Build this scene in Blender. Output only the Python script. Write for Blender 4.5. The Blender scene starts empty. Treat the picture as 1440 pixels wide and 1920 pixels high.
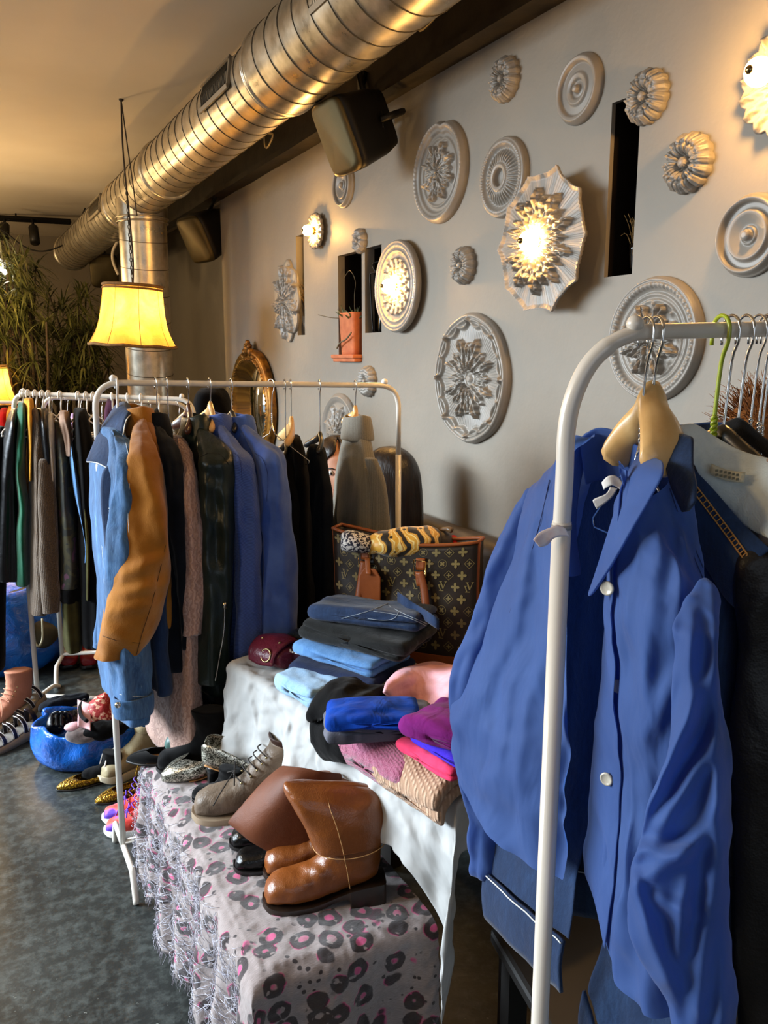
import bpy, bmesh, math, random
from mathutils import Vector, Matrix, noise as mnoise
from math import sin, cos, pi, radians, sqrt, atan2
V = Vector
SC = bpy.context.scene
COL = SC.collection
# ------------------------------------------------------------------ camera
FPX, PITCH, YAW, EYE = 1550.0, radians(10.6), radians(27.3), 1.579
cam_data = bpy.data.cameras.new('camera')
cam_data.sensor_fit = 'VERTICAL'
cam_data.sensor_height = 36.0
cam_data.lens = FPX / 1920.0 * 36.0
cam_data.clip_start = 0.05
cam = bpy.data.objects.new('camera', cam_data)
COL.objects.link(cam)
cam.location = (0, 0, EYE)
cam.rotation_euler = (radians(90) - PITCH, 0, -YAW)
SC.camera = cam
# ------------------------------------------------------------------ exposure
SC.view_settings.view_transform = 'Standard'
SC.view_settings.look = 'None'
SC.view_settings.gamma = 1.0
SC.view_settings.use_curve_mapping = False
SC.view_settings.exposure = 0.14
# ------------------------------------------------------------------ world: overcast daylight outside the shop windows
world = bpy.data.worlds.new('world')
SC.world = world
world.use_nodes = True
wn = world.node_tree.nodes
wn['Background'].inputs['Color'].default_value = (0.62, 0.78, 1.0, 1)
wn['Background'].inputs['Strength'].default_value = 0.6

def area_light(name, loc, target, sx, sy, power, color, spread=180):
    d = bpy.data.lights.new(name, 'AREA')
    d.shape = 'RECTANGLE'; d.size = sx; d.size_y = sy
    d.energy = power; d.color = color; d.spread = radians(spread)
    o = bpy.data.objects.new(name, d)
    COL.objects.link(o)
    o.location = loc
    o.rotation_euler = (V(target) - V(loc)).to_track_quat('-Z', 'Y').to_euler()
    return o
# daylight through the shop windows (left wall and front wall of the room)
area_light('daylight_left_windows', (-2.85, 4.0, 2.05), (0.7, 2.4, 0.15), 4.2, 1.3, 160, (0.78, 0.90, 1.0), 74)
area_light('daylight_front_windows', (-0.9, -2.35, 1.6), (0.6, 2.5, 0.4), 2.6, 1.4, 5, (0.80, 0.90, 1.0), 110)
# added warm fill lights, out of view, at assumed pendant positions
def fill_lamp(name, loc, power, r=0.12):
    d = bpy.data.lights.new(name, 'POINT'); d.energy = power; d.color = (1.0, 0.67, 0.32); d.shadow_soft_size = r
    o = bpy.data.objects.new(name, d); COL.objects.link(o); o.location = loc
for q in ((-1.5, 1.2, 2.2), (-1.3, 4.2, 2.2), (-0.6, 7.6, 2.1), (-1.2, 9.2, 2.2), (0.2, 6.4, 1.9)):
    fill_lamp('warm_fill_light', q, 40)

# ------------------------------------------------------------------ photo geometry -> metres
def ray(px, py):
    r = px - 720.0; d = py - 960.0
    fh = FPX * cos(PITCH) - d * sin(PITCH); dn = FPX * sin(PITCH) + d * cos(PITCH)
    return V((fh * sin(YAW) + r * cos(YAW), fh * cos(YAW) - r * sin(YAW), -dn)), fh
EYEV = V((0, 0, EYE))
def PD(px, py, D): v, fh = ray(px, py); return EYEV + v * (D / fh)
def PX(px, py, x): v, fh = ray(px, py); return EYEV + v * (x / v.x)
def PY(px, py, y): v, fh = ray(px, py); return EYEV + v * (y / v.y)
def PZ(px, py, z): v, fh = ray(px, py); return EYEV + v * ((z - EYE) / v.z)
RIGHT = V((cos(YAW), -sin(YAW), 0)); FWD = V((sin(YAW), cos(YAW), 0)); UP = V((0, 0, 1))
def m_per_px(D): return D / FPX

# ------------------------------------------------------------------ colours and materials
def lin(h):
    h = h.lstrip('#')
    c = [int(h[i:i + 2], 16) / 255 for i in (0, 2, 4)]
    return tuple((x / 12.92 if x <= 0.04045 else ((x + 0.055) / 1.055) ** 2.4) for x in c) + (1,)
class NT:
    def __init__(s, name):
        s.m = bpy.data.materials.new(name); s.m.use_nodes = True
        s.t = s.m.node_tree; s.n = s.t.nodes; s.l = s.t.links
        s.b = s.n['Principled BSDF']
        s.tc = s.n.new('ShaderNodeTexCoord')
    def node(s, kind, **kw):
        n = s.n.new(kind)
        for k, v in kw.items():
            if k.startswith('_'): n.inputs[k[1:]].default_value = v
            else: setattr(n, k, v)
        return n
    def link(s, a, b): s.l.new(a, b)
    def coords(s, scale=(1, 1, 1), rot=(0, 0, 0), src='Object'):
        mp = s.n.new('ShaderNodeMapping')
        mp.inputs['Scale'].default_value = scale; mp.inputs['Rotation'].default_value = rot
        s.l.new(s.tc.outputs[src], mp.inputs['Vector'])
        return mp.outputs['Vector']
    def noise(s, vec, scale, detail=4, rough=0.55, dist=0):
        n = s.n.new('ShaderNodeTexNoise')
        n.inputs['Scale'].default_value = scale; n.inputs['Detail'].default_value = detail
        n.inputs['Roughness'].default_value = rough; n.inputs['Distortion'].default_value = dist
        s.l.new(vec, n.inputs['Vector'])
        return n.outputs['Fac']
    def voro(s, vec, scale, feature='F1', out='Distance', rnd=1):
        n = s.n.new('ShaderNodeTexVoronoi'); n.feature = feature
        n.inputs['Scale'].default_value = scale; n.inputs['Randomness'].default_value = rnd
        s.l.new(vec, n.inputs['Vector'])
        return n.outputs[out]
    def wave(s, vec, scale, dist=0, direction='X', dscale=1, kind='BANDS', profile='SIN'):
        n = s.n.new('ShaderNodeTexWave'); n.wave_type = kind; n.wave_profile = profile
        if kind == 'BANDS': n.bands_direction = direction
        else: n.rings_direction = direction
        n.inputs['Scale'].default_value = scale; n.inputs['Distortion'].default_value = dist
        n.inputs['Detail Scale'].default_value = dscale
        s.l.new(vec, n.inputs['Vector'])
        return n.outputs['Fac']
    def ramp(s, fac, stops, interp='LINEAR'):
        r = s.n.new('ShaderNodeValToRGB'); cr = r.color_ramp; cr.interpolation = interp
        while len(cr.elements) < len(stops): cr.elements.new(0.5)
        for e, (p, c) in zip(cr.elements, stops):
            e.position = p; e.color = c if len(c) == 4 else (*c, 1)
        s.l.new(fac, r.inputs['Fac'])
        return r.outputs['Color']
    def math(s, op, a, b=None, clamp=False):
        n = s.n.new('ShaderNodeMath'); n.operation = op; n.use_clamp = clamp
        for i, q in enumerate((a, b)):
            if q is None: continue
            if isinstance(q, (int, float)): n.inputs[i].default_value = q
            else: s.l.new(q, n.inputs[i])
        return n.outputs[0]
    def mix(s, fac, a, b, blend='MIX'):
        n = s.n.new('ShaderNodeMix'); n.data_type = 'RGBA'; n.blend_type = blend
        for i, q in ((0, fac), (6, a), (7, b)):
            if isinstance(q, (int, float)): n.inputs[i].default_value = q
            elif isinstance(q, tuple): n.inputs[i].default_value = q
            else: s.l.new(q, n.inputs[i])
        return n.outputs[2]
    def bump(s, h, strength=0.3, dist=0.01):
        n = s.n.new('ShaderNodeBump'); n.inputs['Strength'].default_value = strength
        n.inputs['Distance'].default_value = dist
        s.l.new(h, n.inputs['Height'])
        prev = s.b.inputs['Normal']
        if prev.is_linked: s.l.new(prev.links[0].from_socket, n.inputs['Normal'])
        s.l.new(n.outputs['Normal'], prev)
    def set(s, **kw):
        for k, v in kw.items():
            k = {'rough': 'Roughness', 'metal': 'Metallic', 'sheen': 'Sheen Weight', 'coat': 'Coat Weight',
                 'spec': 'Specular IOR Level', 'trans': 'Transmission Weight', 'estr': 'Emission Strength',
                 'ecol': 'Emission Color', 'base': 'Base Color', 'alpha': 'Alpha', 'sss': 'Subsurface Weight', 'coatr': 'Coat Roughness'}[k]
            if isinstance(v, (int, float, tuple)): s.b.inputs[k].default_value = v
            else: s.l.new(v, s.b.inputs[k])
        return s
MATS = {}
def cloth(name, c, c2=None, rough=0.85, nscale=14, weave=700, wstr=0.25, sheen=0.04, crease=0.0, cscale=18, spec=0.08, stretch=(1, 1, 1), contrast=(0.35, 0.68)):
    if name in MATS: return MATS[name]
    t = NT(name); v = t.coords(stretch)
    c2 = c2 or c
    col = t.ramp(t.noise(v, nscale, 5), [(contrast[0], lin(c)), (contrast[1], lin(c2))])
    t.set(base=col, rough=rough, sheen=sheen, spec=spec)
    if crease: t.bump(t.noise(v, cscale, 3, 0.5, 0.6), crease, 0.02)
    vv = t.coords()
    if wstr: t.bump(t.noise(vv, weave, 2), wstr, 0.002)
    MATS[name] = t.m; return t.m
def leather(name, c, c2=None, rough=0.42, grain=420, gstr=0.25, nscale=7, crease=0.15, coat=0.0, cscale=22, spec=0.32):
    if name in MATS: return MATS[name]
    t = NT(name); v = t.coords(); c2 = c2 or c
    t.set(base=t.ramp(t.noise(v, nscale, 4), [(0.35, lin(c)), (0.7, lin(c2))]), rough=rough, coat=coat, spec=spec)
    t.bump(t.noise(v, cscale, 3, 0.6, 0.4), crease, 0.01)
    t.bump(t.voro(v, grain), gstr, 0.001)
    MATS[name] = t.m; return t.m
def plain(name, c, rough=0.5, metal=0.0, c2=None, nscale=20, bump=0.0, bscale=80, coat=0.0, spec=0.5, emit=None, estr=0.0):
    if name in MATS: return MATS[name]
    t = NT(name); v = t.coords()
    if c2: t.set(base=t.ramp(t.noise(v, nscale, 4), [(0.35, lin(c)), (0.7, lin(c2))]))
    else: t.set(base=lin(c))
    t.set(rough=rough, metal=metal, coat=coat, spec=spec)
    if bump: t.bump(t.noise(v, bscale, 4), bump, 0.004)
    if emit: t.set(ecol=lin(emit), estr=estr)
    MATS[name] = t.m; return t.m

# ------------------------------------------------------------------ mesh building
class MB:
    def __init__(s): s.v = []; s.f = []
    def add(s, verts, faces):
        o = len(s.v); s.v += [V(p) for p in verts]; s.f += [tuple(i + o for i in f) for f in faces]; return s
    def loft(s, rings, cap0=True, cap1=True, closed=True):
        o = len(s.v); n = len(rings[0]); m = len(rings)
        for r in rings: s.v += [V(p) for p in r]
        for i in range(m - 1):
            for j in range(n if closed else n - 1):
                k = (j + 1) % n
                s.f.append((o + i * n + j, o + i * n + k, o + (i + 1) * n + k, o + (i + 1) * n + j))
        if closed:
            for flag, base, rev in ((cap0, o, True), (cap1, o + (m - 1) * n, False)):
                if flag:
                    c = sum((s.v[base + j] for j in range(n)), V()) / n
                    ci = len(s.v); s.v.append(c)
                    for j in range(n):
                        k = (j + 1) % n
                        s.f.append((ci, base + k, base + j) if rev else (ci, base + j, base + k))
        return s
    def tube(s, path, r, n=8, caps=True, closed=False):
        path = [V(p) for p in path]; m = len(path)
        rr = r if isinstance(r, (list, tuple)) else [r] * m
        up = None; rings = []
        for i, p in enumerate(path):
            if closed: t = path[(i + 1) % m] - path[i - 1]
            else: t = path[min(i + 1, m - 1)] - path[max(i - 1, 0)]
            t = t.normalized() if t.length > 1e-9 else V((0, 0, 1))
            if up is None:
                a = V((0, 0, 1)) if abs(t.z) < 0.9 else V((1, 0, 0))
                up = (a - t * a.dot(t)).normalized()
            else:
                up = up - t * up.dot(t)
                up = up.normalized() if up.length > 1e-6 else t.orthogonal().normalized()
            b = t.cross(up)
            rings.append([p + (up * cos(2 * pi * j / n) + b * sin(2 * pi * j / n)) * rr[i] for j in range(n)])
        if closed: rings.append(rings[0])
        return s.loft(rings, caps and not closed, caps and not closed)
    def box(s, lo, hi, mtx=None):
        x0, y0, z0 = lo; x1, y1, z1 = hi
        vs = [V((x, y, z)) for z in (z0, z1) for y in (y0, y1) for x in (x0, x1)]
        if mtx: vs = [mtx @ q for q in vs]
        return s.add(vs, [(0, 2, 3, 1), (4, 5, 7, 6), (0, 1, 5, 4), (2, 6, 7, 3), (0, 4, 6, 2), (1, 3, 7, 5)])
    def lathe(s, prof, n=32, mtx=None, cap=True, ang=None):
        rings = []
        for r, z in prof:
            ring = [V((r * cos(2 * pi * j / n), r * sin(2 * pi * j / n), z)) for j in range(n)]
            rings.append([mtx @ q for q in ring] if mtx else ring)
        return s.loft(rings, cap, cap)
    def sphere(s, c, r, n=16, m=10, sc=(1, 1, 1)):
        c = V(c); rings = []
        for i in range(1, m):
            a = pi * i / m
            rings.append([c + V((r * sc[0] * sin(a) * cos(2 * pi * j / n), r * sc[1] * sin(a) * sin(2 * pi * j / n), r * sc[2] * cos(a))) for j in range(n)])
        o = len(s.v); s.loft(rings, False, False)
        t = len(s.v); s.v += [c + V((0, 0, r * sc[2])), c - V((0, 0, r * sc[2]))]
        for j in range(n):
            s.f.append((t, o + j, o + (j + 1) % n))
            b = o + (m - 2) * n; s.f.append((t + 1, b + (j + 1) % n, b + j))
        return s
    def grid(s, fn, nu, nv):
        o = len(s.v)
        for i in range(nu + 1):
            for j in range(nv + 1): s.v.append(V(fn(i / nu, j / nv)))
        for i in range(nu):
            for j in range(nv):
                a = o + i * (nv + 1) + j
                s.f.append((a, a + nv + 1, a + nv + 2, a + 1))
        return s
    def prism(s, poly, d):
        """poly: closed list of points; extruded by vector d"""
        n = len(poly); d = V(d); poly = [V(p) for p in poly]
        o = len(s.v); s.v += poly + [p + d for p in poly]
        s.f.append(tuple(o + n - 1 - i for i in range(n))); s.f.append(tuple(o + n + i for i in range(n)))
        for i in range(n):
            k = (i + 1) % n; s.f.append((o + i, o + k, o + n + k, o + n + i))
        return s
    def xf(s, m): s.v = [m @ p for p in s.v]; return s
    def warp(s, fn): s.v = [V(fn(p)) for p in s.v]; return s

def wrinkle_mesh(me, amp, scale, seed=0, stretch=(1, 1, 1), ridged=False, octs=2):
    me.update()
    off = V((seed * 13.7, seed * 7.3, seed * 3.1)); st = V(stretch)
    nrm = [v.normal.copy() for v in me.vertices]
    for v, n in zip(me.vertices, nrm):
        q = V((v.co.x * st.x, v.co.y * st.y, v.co.z * st.z)) * scale + off
        h = 0; a = 1.0
        for k in range(octs):
            t = mnoise.noise(q * (2.1 ** k))
            if ridged: t = 0.5 - abs(t) * 2
            h += t * a; a *= 0.45
        v.co += n * (h * amp)

def build(name, mb, m, parent=None, smooth=True, sub=0, wr=None, bevel=0, solid=0, crease_ang=None, label=None, fixn=True):
    me = bpy.data.meshes.new(name)
    off = parent_world(parent) if parent is not None else V((0, 0, 0))
    me.from_pydata([tuple(p - off) for p in mb.v], [], mb.f)
    if fixn:
        bm = bmesh.new(); bm.from_mesh(me)
        bmesh.ops.recalc_face_normals(bm, faces=bm.faces)
        bm.to_mesh(me); bm.free()
    if wr:
        for w in (wr if isinstance(wr, list) else [wr]): wrinkle_mesh(me, **w)
    me.materials.append(m)
    if smooth:
        me.polygons.foreach_set('use_smooth', [True] * len(me.polygons))
    o = bpy.data.objects.new(name, me); COL.objects.link(o)
    if parent is not None: o.parent = parent
    if solid:
        md = o.modifiers.new('solid', 'SOLIDIFY'); md.thickness = solid; md.offset = 0
    if bevel:
        md = o.modifiers.new('bevel', 'BEVEL'); md.width = bevel; md.segments = 2; md.limit_method = 'ANGLE'
    if sub:
        md = o.modifiers.new('sub', 'SUBSURF'); md.levels = sub; md.render_levels = sub
    if crease_ang is not None and smooth:
        me.set_sharp_from_angle(angle=radians(crease_ang))
    if label: o['label'] = label
    return o
def parent_world(o):
    p = V(o.location)
    while o.parent is not None: o = o.parent; p = p + V(o.location)
    return p
def tag(o, label, cat, group=None):
    o['label'] = label; o['category'] = cat
    if group: o['group'] = group
    return o
def thing(name, label, cat, loc=(0, 0, 0), group=None):
    o = bpy.data.objects.new(name, None); COL.objects.link(o)
    o.empty_display_size = 0.05; o.location = loc
    return tag(o, label, cat, group)
def struct(name, mb, m, **kw):
    kw.setdefault('smooth', False)
    o = build(name, mb, m, **kw)
    if o.parent is None: o['kind'] = 'structure'
    return o
def dup(root, loc=None, rot=None, label=None):
    r = root.copy(); COL.objects.link(r)
    if loc is not None: r.location = loc
    if rot is not None: r.rotation_euler = rot
    if label: r['label'] = label
    for ch in list(root.children):
        c = ch.copy(); COL.objects.link(c); c.parent = r
        for g in list(ch.children):
            d = g.copy(); COL.objects.link(d); d.parent = c
    return r
def smooth_path(pts, k=6, closed=False):
    """Catmull-Rom through 3-D or n-D tuples"""
    pts = [tuple(p) for p in pts]; n = len(pts); out = []
    for i in range(n if closed else n - 1):
        if closed: p = [pts[(i + j - 1) % n] for j in range(4)]
        else: p = [pts[max(0, i - 1)], pts[i], pts[i + 1], pts[min(n - 1, i + 2)]]
        for q in range(k):
            t = q / k
            out.append(tuple(0.5 * (2 * b + (c - a) * t + (2 * a - 5 * b + 4 * c - d) * t * t + (3 * b - a - 3 * c + d) * t ** 3)
                             for a, b, c, d in zip(*p)))
    if not closed: out.append(pts[-1])
    return out
def nz(x, y=0.0, z=0.0): return mnoise.noise(V((x, y, z)))
def frame(x, y, z, o): return Matrix(((x[0], y[0], z[0], o[0]), (x[1], y[1], z[1], o[1]), (x[2], y[2], z[2], o[2]), (0, 0, 0, 1)))
from mathutils.bvhtree import BVHTree
def bvh_of(o):
    off = parent_world(o); return BVHTree.FromPolygons([v.co + off for v in o.data.vertices], [tuple(p.vertices) for p in o.data.polygons])
def crease(o, ridges, gain=1.0):
    """press cloth folds into a garment: each ridge is (x0, y0, x1, y1, height, width)"""
    me = o.data; me.update(); off = parent_world(o); nrm = [v.normal.copy() for v in me.vertices]
    two = [0.0] * len(nrm)
    for v, n in zip(me.vertices, nrm):
        p = v.co + off; d = (p - EYEV).normalized(); q = proj(p); h = 0.0
        for x0, y0, x1, y1, A, s in ridges:
            ex, ey = x1 - x0, y1 - y0; L2 = ex * ex + ey * ey; t = ((q[0] - x0) * ex + (q[1] - y0) * ey) / L2
            if t < -.2 or t > 1.2: continue
            tc = max(0, min(1, t)); fade = max(0.0, 1 - abs(t - tc) / .2) * (0.35 + .65 * sin(pi * (.1 + .8 * tc)))
            sd = ((q[0] - x0) * ey - (q[1] - y0) * ex) / sqrt(L2)
            h += A * fade * (math.exp(-(sd / s) ** 2) - .55 * math.exp(-((sd - 2.0 * s) / s) ** 2) - .25 * math.exp(-((sd + 2.0 * s) / s) ** 2))
        if h: v.co -= d * (h * gain)
def proj(p):
    q = V(p) - EYEV; fh = q.dot(FWD); r = q.dot(RIGHT)
    fw = fh * cos(PITCH) - q.z * sin(PITCH); dn = -fh * sin(PITCH) - q.z * cos(PITCH)
    return 720 + FPX * r / fw, 960 + FPX * dn / fw
def on_surface(o, pxs, k=5, lift=.0012):
    """points of a seam lying on the surface of object o"""
    tree = bvh_of(o) if not isinstance(o, BVHTree) else o; out = []
    for q in smooth_path([tuple(map(float, p)) for p in pxs], k):
        d = ray(*q)[0].normalized(); hit = tree.ray_cast(EYEV, d)
        if hit[0] is not None: out.append(hit[0] - d * lift)
    return out
def seam(name, o, lines, r, m, parent, lift=.001):
    mb = MB(); tree = bvh_of(o)
    for l in lines:
        p = on_surface(tree, l, 6, lift)
        if len(p) > 2: mb.tube(p, r, 4)
    return build(name, mb, m, parent) if mb.v else None
def lerp(a, b, t): return a + (b - a) * t
def interp(tab, x):
    if x <= tab[0][0]: return tab[0][1]
    for (a, b), (c, d) in zip(tab, tab[1:]):
        if x <= c: return b + (d - b) * (x - a) / (c - a)
    return tab[-1][1]
# ================================================================== SETTING
WX, CEIL, FARY = 1.70, 2.95, 10.6
def m_wall():
    t = NT('grey plaster paint'); v = t.coords()
    col = t.ramp(t.noise(v, 1.6, 5, 0.6), [(0.3, lin('#807a70')), (0.75, lin('#8a8479'))])
    t.set(base=col, rough=0.6, spec=0.3)
    t.bump(t.noise(v, 5, 5, 0.6), 0.25, 0.02); t.bump(t.noise(v, 90, 3), 0.08, 0.003)
    return t.m
def m_floor():
    t = NT('worn black linoleum'); v = t.coords()
    n1 = t.noise(v, 2.2, 8, 0.65, 0.4); n2 = t.noise(v, 26, 6, 0.7)
    c1 = t.ramp(n1, [(0.35, lin('#161a1a')), (0.6, lin('#2c3231')), (0.8, lin('#565e5c'))])
    c2 = t.ramp(n2, [(0.45, lin('#1f2424')), (0.74, lin('#6a7371'))])
    col = t.mix(0.42, c1, c2)
    spots = t.ramp(t.noise(t.coords((1, 1, 1)), 60, 3, 0.6), [(0.68, (0, 0, 0)), (0.74, (1, 1, 1))])
    gate = t.ramp(t.noise(v, 3.1, 3), [(0.5, (0, 0, 0)), (0.62, (1, 1, 1))])
    col = t.mix(t.math('MULTIPLY', t.math('MULTIPLY', spots, gate), 0.6), col, lin('#aab0aa'))
    rg = t.ramp(n1, [(0.3, (0.30,) * 3), (0.8, (0.55,) * 3)])
    t.set(base=col, rough=rg, spec=0.5)
    t.bump(n2, 0.12, 0.004); t.bump(n1, 0.2, 0.02)
    return t.m
M_WALL = m_wall(); M_FLOOR = m_floor()
M_CEIL = plain('ceiling paint', '#cbbfac', 0.85, c2='#d3c8b6', nscale=1.2, bump=0.1, bscale=14)
M_FARW = plain('far wall paint', '#7d725f', 0.8, c2='#887c68', nscale=1.5)
M_NICHE_SHADE = plain('painted niche shade', '#17130f', 0.9, spec=.05)  # near-black colour puts the niche shadow into the inner faces
M_BEAM = plain('dark painted beam', '#17140f', 0.6, c2='#2a241a', nscale=9, bump=0.4, bscale=25, spec=.2)
M_WIN = plain('window frame paint', '#d9d6cf', 0.5)

struct('floor', MB().box((-3.0, -2.5, -0.1), (2.4, FARY + .1, 0)), M_FLOOR)
struct('ceiling', MB().box((-3.0, -2.5, CEIL), (2.4, FARY + .1, CEIL + 0.1)), M_CEIL)
# right wall with niches: (y0, y1, z0, z1, depth)
NICHES = [(1.795, 1.907, 1.806, 2.275, 0.17), (4.215, 4.322, 1.697, 2.215, 0.15),
          (3.515, 3.778, 1.558, 2.058, 0.15), (3.317, 3.482, 1.688, 2.06, 0.15)]
def right_wall():
    ys = sorted({-2.5, 5.70} | {q for n in NICHES for q in n[:2]}); zs = sorted({0.0, CEIL} | {q for n in NICHES for q in n[2:4]})
    f = MB(); back = MB()
    def quad(mb, a, b, c, d): mb.add([a, b, c, d], [(0, 1, 2, 3)])
    for y0, y1 in zip(ys, ys[1:]):
        for z0, z1 in zip(zs, zs[1:]):
            yc, zc = (y0 + y1) / 2, (z0 + z1) / 2
            if any(n[0] < yc < n[1] and n[2] < zc < n[3] for n in NICHES): continue
            quad(f, (WX, y0, z0), (WX, y1, z0), (WX, y1, z1), (WX, y0, z1))
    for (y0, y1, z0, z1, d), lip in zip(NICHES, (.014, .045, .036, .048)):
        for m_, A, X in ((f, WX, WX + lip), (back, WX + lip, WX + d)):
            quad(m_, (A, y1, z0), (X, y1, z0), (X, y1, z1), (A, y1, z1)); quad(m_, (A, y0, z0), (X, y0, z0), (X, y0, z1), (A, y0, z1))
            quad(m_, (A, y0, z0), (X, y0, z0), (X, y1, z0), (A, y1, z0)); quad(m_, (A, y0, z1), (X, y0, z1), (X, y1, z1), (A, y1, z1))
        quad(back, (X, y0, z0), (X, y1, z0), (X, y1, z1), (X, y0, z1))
    # end face, return and outer skin
    quad(f, (WX, 5.70, 0), (2.3, 5.70, 0), (2.3, 5.70, CEIL), (WX, 5.70, CEIL))
    w = struct('wall_right', f, M_WALL, fixn=False)
    struct('niche_inside', back, M_NICHE_SHADE, parent=w, fixn=False)
    return w
WALL = right_wall()
struct('wall_recess', MB().box((2.3, 5.70, 0), (2.4, FARY, CEIL)), M_WALL)
struct('wall_far', MB().box((-3.0, FARY, 0), (2.4, FARY + .1, CEIL)), M_FARW)
# left and front walls with the shop windows that let the daylight in (behind the photographer)
def window_wall(name, wname, p0, p1, w0, w1, z0, z1, axis):
    mb = MB(); wl = MB()
    def bx(a0, a1, b0, b1, m):
        if axis == 'y': m.box((p0, a0, b0), (p1, a1, b1))
        else: m.box((a0, p0, b0), (a1, p1, b1))
    lo, hi = (-2.5, FARY) if axis == 'y' else (-3.0, 2.4)
    bx(lo, w0, 0, CEIL, mb); bx(w1, hi, 0, CEIL, mb); bx(w0, w1, 0, z0, mb); bx(w0, w1, z1, CEIL, mb)
    struct(name, mb, M_WALL)
    for k in range(5):
        a = lerp(w0, w1 - 0.06, k / 4); bx(a, a + 0.06, z0, z1, wl)
    bx(w0, w1, z0, z0 + 0.05, wl); bx(w0, w1, z1 - 0.05, z1, wl)
    struct(wname, wl, M_WIN)
window_wall('wall_left', 'window_1', -3.1, -3.0, 1.6, 6.4, 0.4, 2.75, 'y')
window_wall('wall_front', 'window_2', -2.6, -2.5, -2.7, 0.9, 0.4, 2.75, 'x')
# steel beam along the right wall
b = MB()
prof = [(1.70, 2.612), (1.60, 2.606), (1.60, 2.632), (1.645, 2.64), (1.645, 2.90), (1.60, 2.91), (1.60, CEIL), (1.70, CEIL)]
rings = []
for i in range(41):
    y = -2.5 + i * (FARY + 2.5) / 40
    j = 0.006 * nz(y * 3.1)
    rings.append([V((x, y, z + (j if k in (0, 1) else 0))) for k, (x, z) in enumerate(prof)])
b.loft(rings); struct('ceiling_beam', b, M_BEAM)

# ================================================================== VENTILATION DUCT
def m_duct():
    t = NT('galvanised steel'); v = t.coords()
    n = t.noise(t.coords((3, 3, 3)), 6, 5, 0.6)
    t.set(base=t.ramp(n, [(0.3, lin('#a39a88')), (0.75, lin('#cfc7b4'))]), metal=0.9,
          rough=t.ramp(t.noise(v, 9, 4), [(0.3, (0.26,) * 3), (0.75, (0.42,) * 3)]))
    t.bump(t.noise(v, 7, 2), 0.03, 0.02)
    return t.m
M_DUCT = m_duct()
M_SEAM = plain('duct seam', '#4a4438', 0.6, 0.6)
M_BLACK = plain('matt black plastic', '#0d0c0b', 0.5, spec=.2)
M_STEEL = plain('bright steel wire', '#c8c4bb', 0.25, 1.0)
A0 = V((1.335, 0.3, 2.765)); A1 = PY(134, 474, 8.6)
def duct_axis(y): return A0 + (A1 - A0) * ((y - A0.y) / (A1.y - A0.y))
dd = (A1 - A0).normalized(); ds = V((1, 0, 0)); ds = (ds - dd * ds.dot(dd)).normalized(); du = ds.cross(dd) * -1
du = dd.cross(ds) * -1 if dd.cross(ds).z < 0 else dd.cross(ds)
def dring(y, r, n=48): c = duct_axis(y); return [c + (ds * cos(2 * pi * j / n) + du * sin(2 * pi * j / n)) * r for j in range(n)]
duct = thing('ventilation_duct', 'long round spiral steel air duct running under the ceiling', 'duct', tuple(duct_axis(5.75)))
SECT = [(0.3, 3.30, 0.168), (3.30, 5.05, 0.156), (5.05, 6.15, 0.160), (6.15, 8.6, 0.158)]
for a, c, r in SECT:
    m = MB().loft([dring(a, r), dring(c, r)], False, False)
    if c > 8: m.loft([dring(c, r), dring(c - 0.02, r - 0.02), dring(c - 0.3, r - 0.02)], False, True)
    build('duct_section', m, M_DUCT, duct)
for a, c, r in SECT:
    sm = MB()
    k = int((c - a) / 0.125)
    for i in range(1, k):
        y = a + (c - a) * i / k; tilt = 0.03
        pts = [p + dd * (tilt * sin(2 * pi * j / 40)) for j, p in enumerate(dring(y, r + 0.0005, 40))]
        sm.tube(pts, 0.0028, 5, closed=True)
    build('spiral_seam', sm, M_SEAM, duct)
for y, r in ((3.30, 0.168), (5.05, 0.163), (6.15, 0.165), (8.55, 0.163)):
    m = MB(); m.loft([dring(y - 0.016, r - 0.008), dring(y - 0.012, r + 0.004), dring(y - 0.003, r + 0.006), dring(y, r), dring(y + 0.003, r + 0.006), dring(y + 0.012, r + 0.004), dring(y + 0.016, r - 0.008)], False, False)
    build('joint_ring', m, M_DUCT, duct)
GY = min([1.4 + .02 * i for i in range(90)], key=lambda y: abs(proj(duct_axis(y) + ds * -.166)[0] - 628))
# vent grilles on the room side of the duct
M_GRILLE = plain('grille frame steel', '#8f8676', 0.45, 0.7)
for y, ang, ln in ((GY, 178, 0.36), (3.66, 172, 0.38), (5.72 + 0.75, 172, 0.42)):
    c = duct_axis(y); r = 0.164
    def gp(u, w, h):
        th = radians(ang) + w / r
        return duct_axis(y + u) + (ds * cos(th) + du * sin(th)) * (r + h)
    g = MB(); hh = 0.062
    for (u0, u1, w0, w1) in ((-ln / 2, ln / 2, -hh, -hh + 0.016), (-ln / 2, ln / 2, hh - 0.016, hh), (-ln / 2, -ln / 2 + 0.016, -hh, hh), (ln / 2 - 0.016, ln / 2, -hh, hh)):
        g.add([gp(u, w, h) for h in (0.0, 0.012) for w in (w0, w1) for u in (u0, u1)], [(0, 1, 3, 2), (4, 6, 7, 5), (0, 4, 5, 1), (2, 3, 7, 6), (0, 2, 6, 4), (1, 5, 7, 3)])
    gr = build('vent_grille', g, M_GRILLE, duct, smooth=False)
    g = MB(); g.add([gp(u, w, 0.002) for w in (-hh, hh) for u in (-ln / 2, ln / 2)], [(0, 1, 3, 2)])
    build('grille_opening', g, M_BLACK, gr, smooth=False)
    g = MB()
    for i in range(22):
        u = -ln / 2 + 0.016 + (ln - 0.032) * (i + 0.5) / 22
        g.tube([gp(u, -hh, 0.006), gp(u, 0, 0.006), gp(u, hh, 0.006)], 0.0022, 4)
    build('grille_bars', g, M_SEAM, gr)
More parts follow.
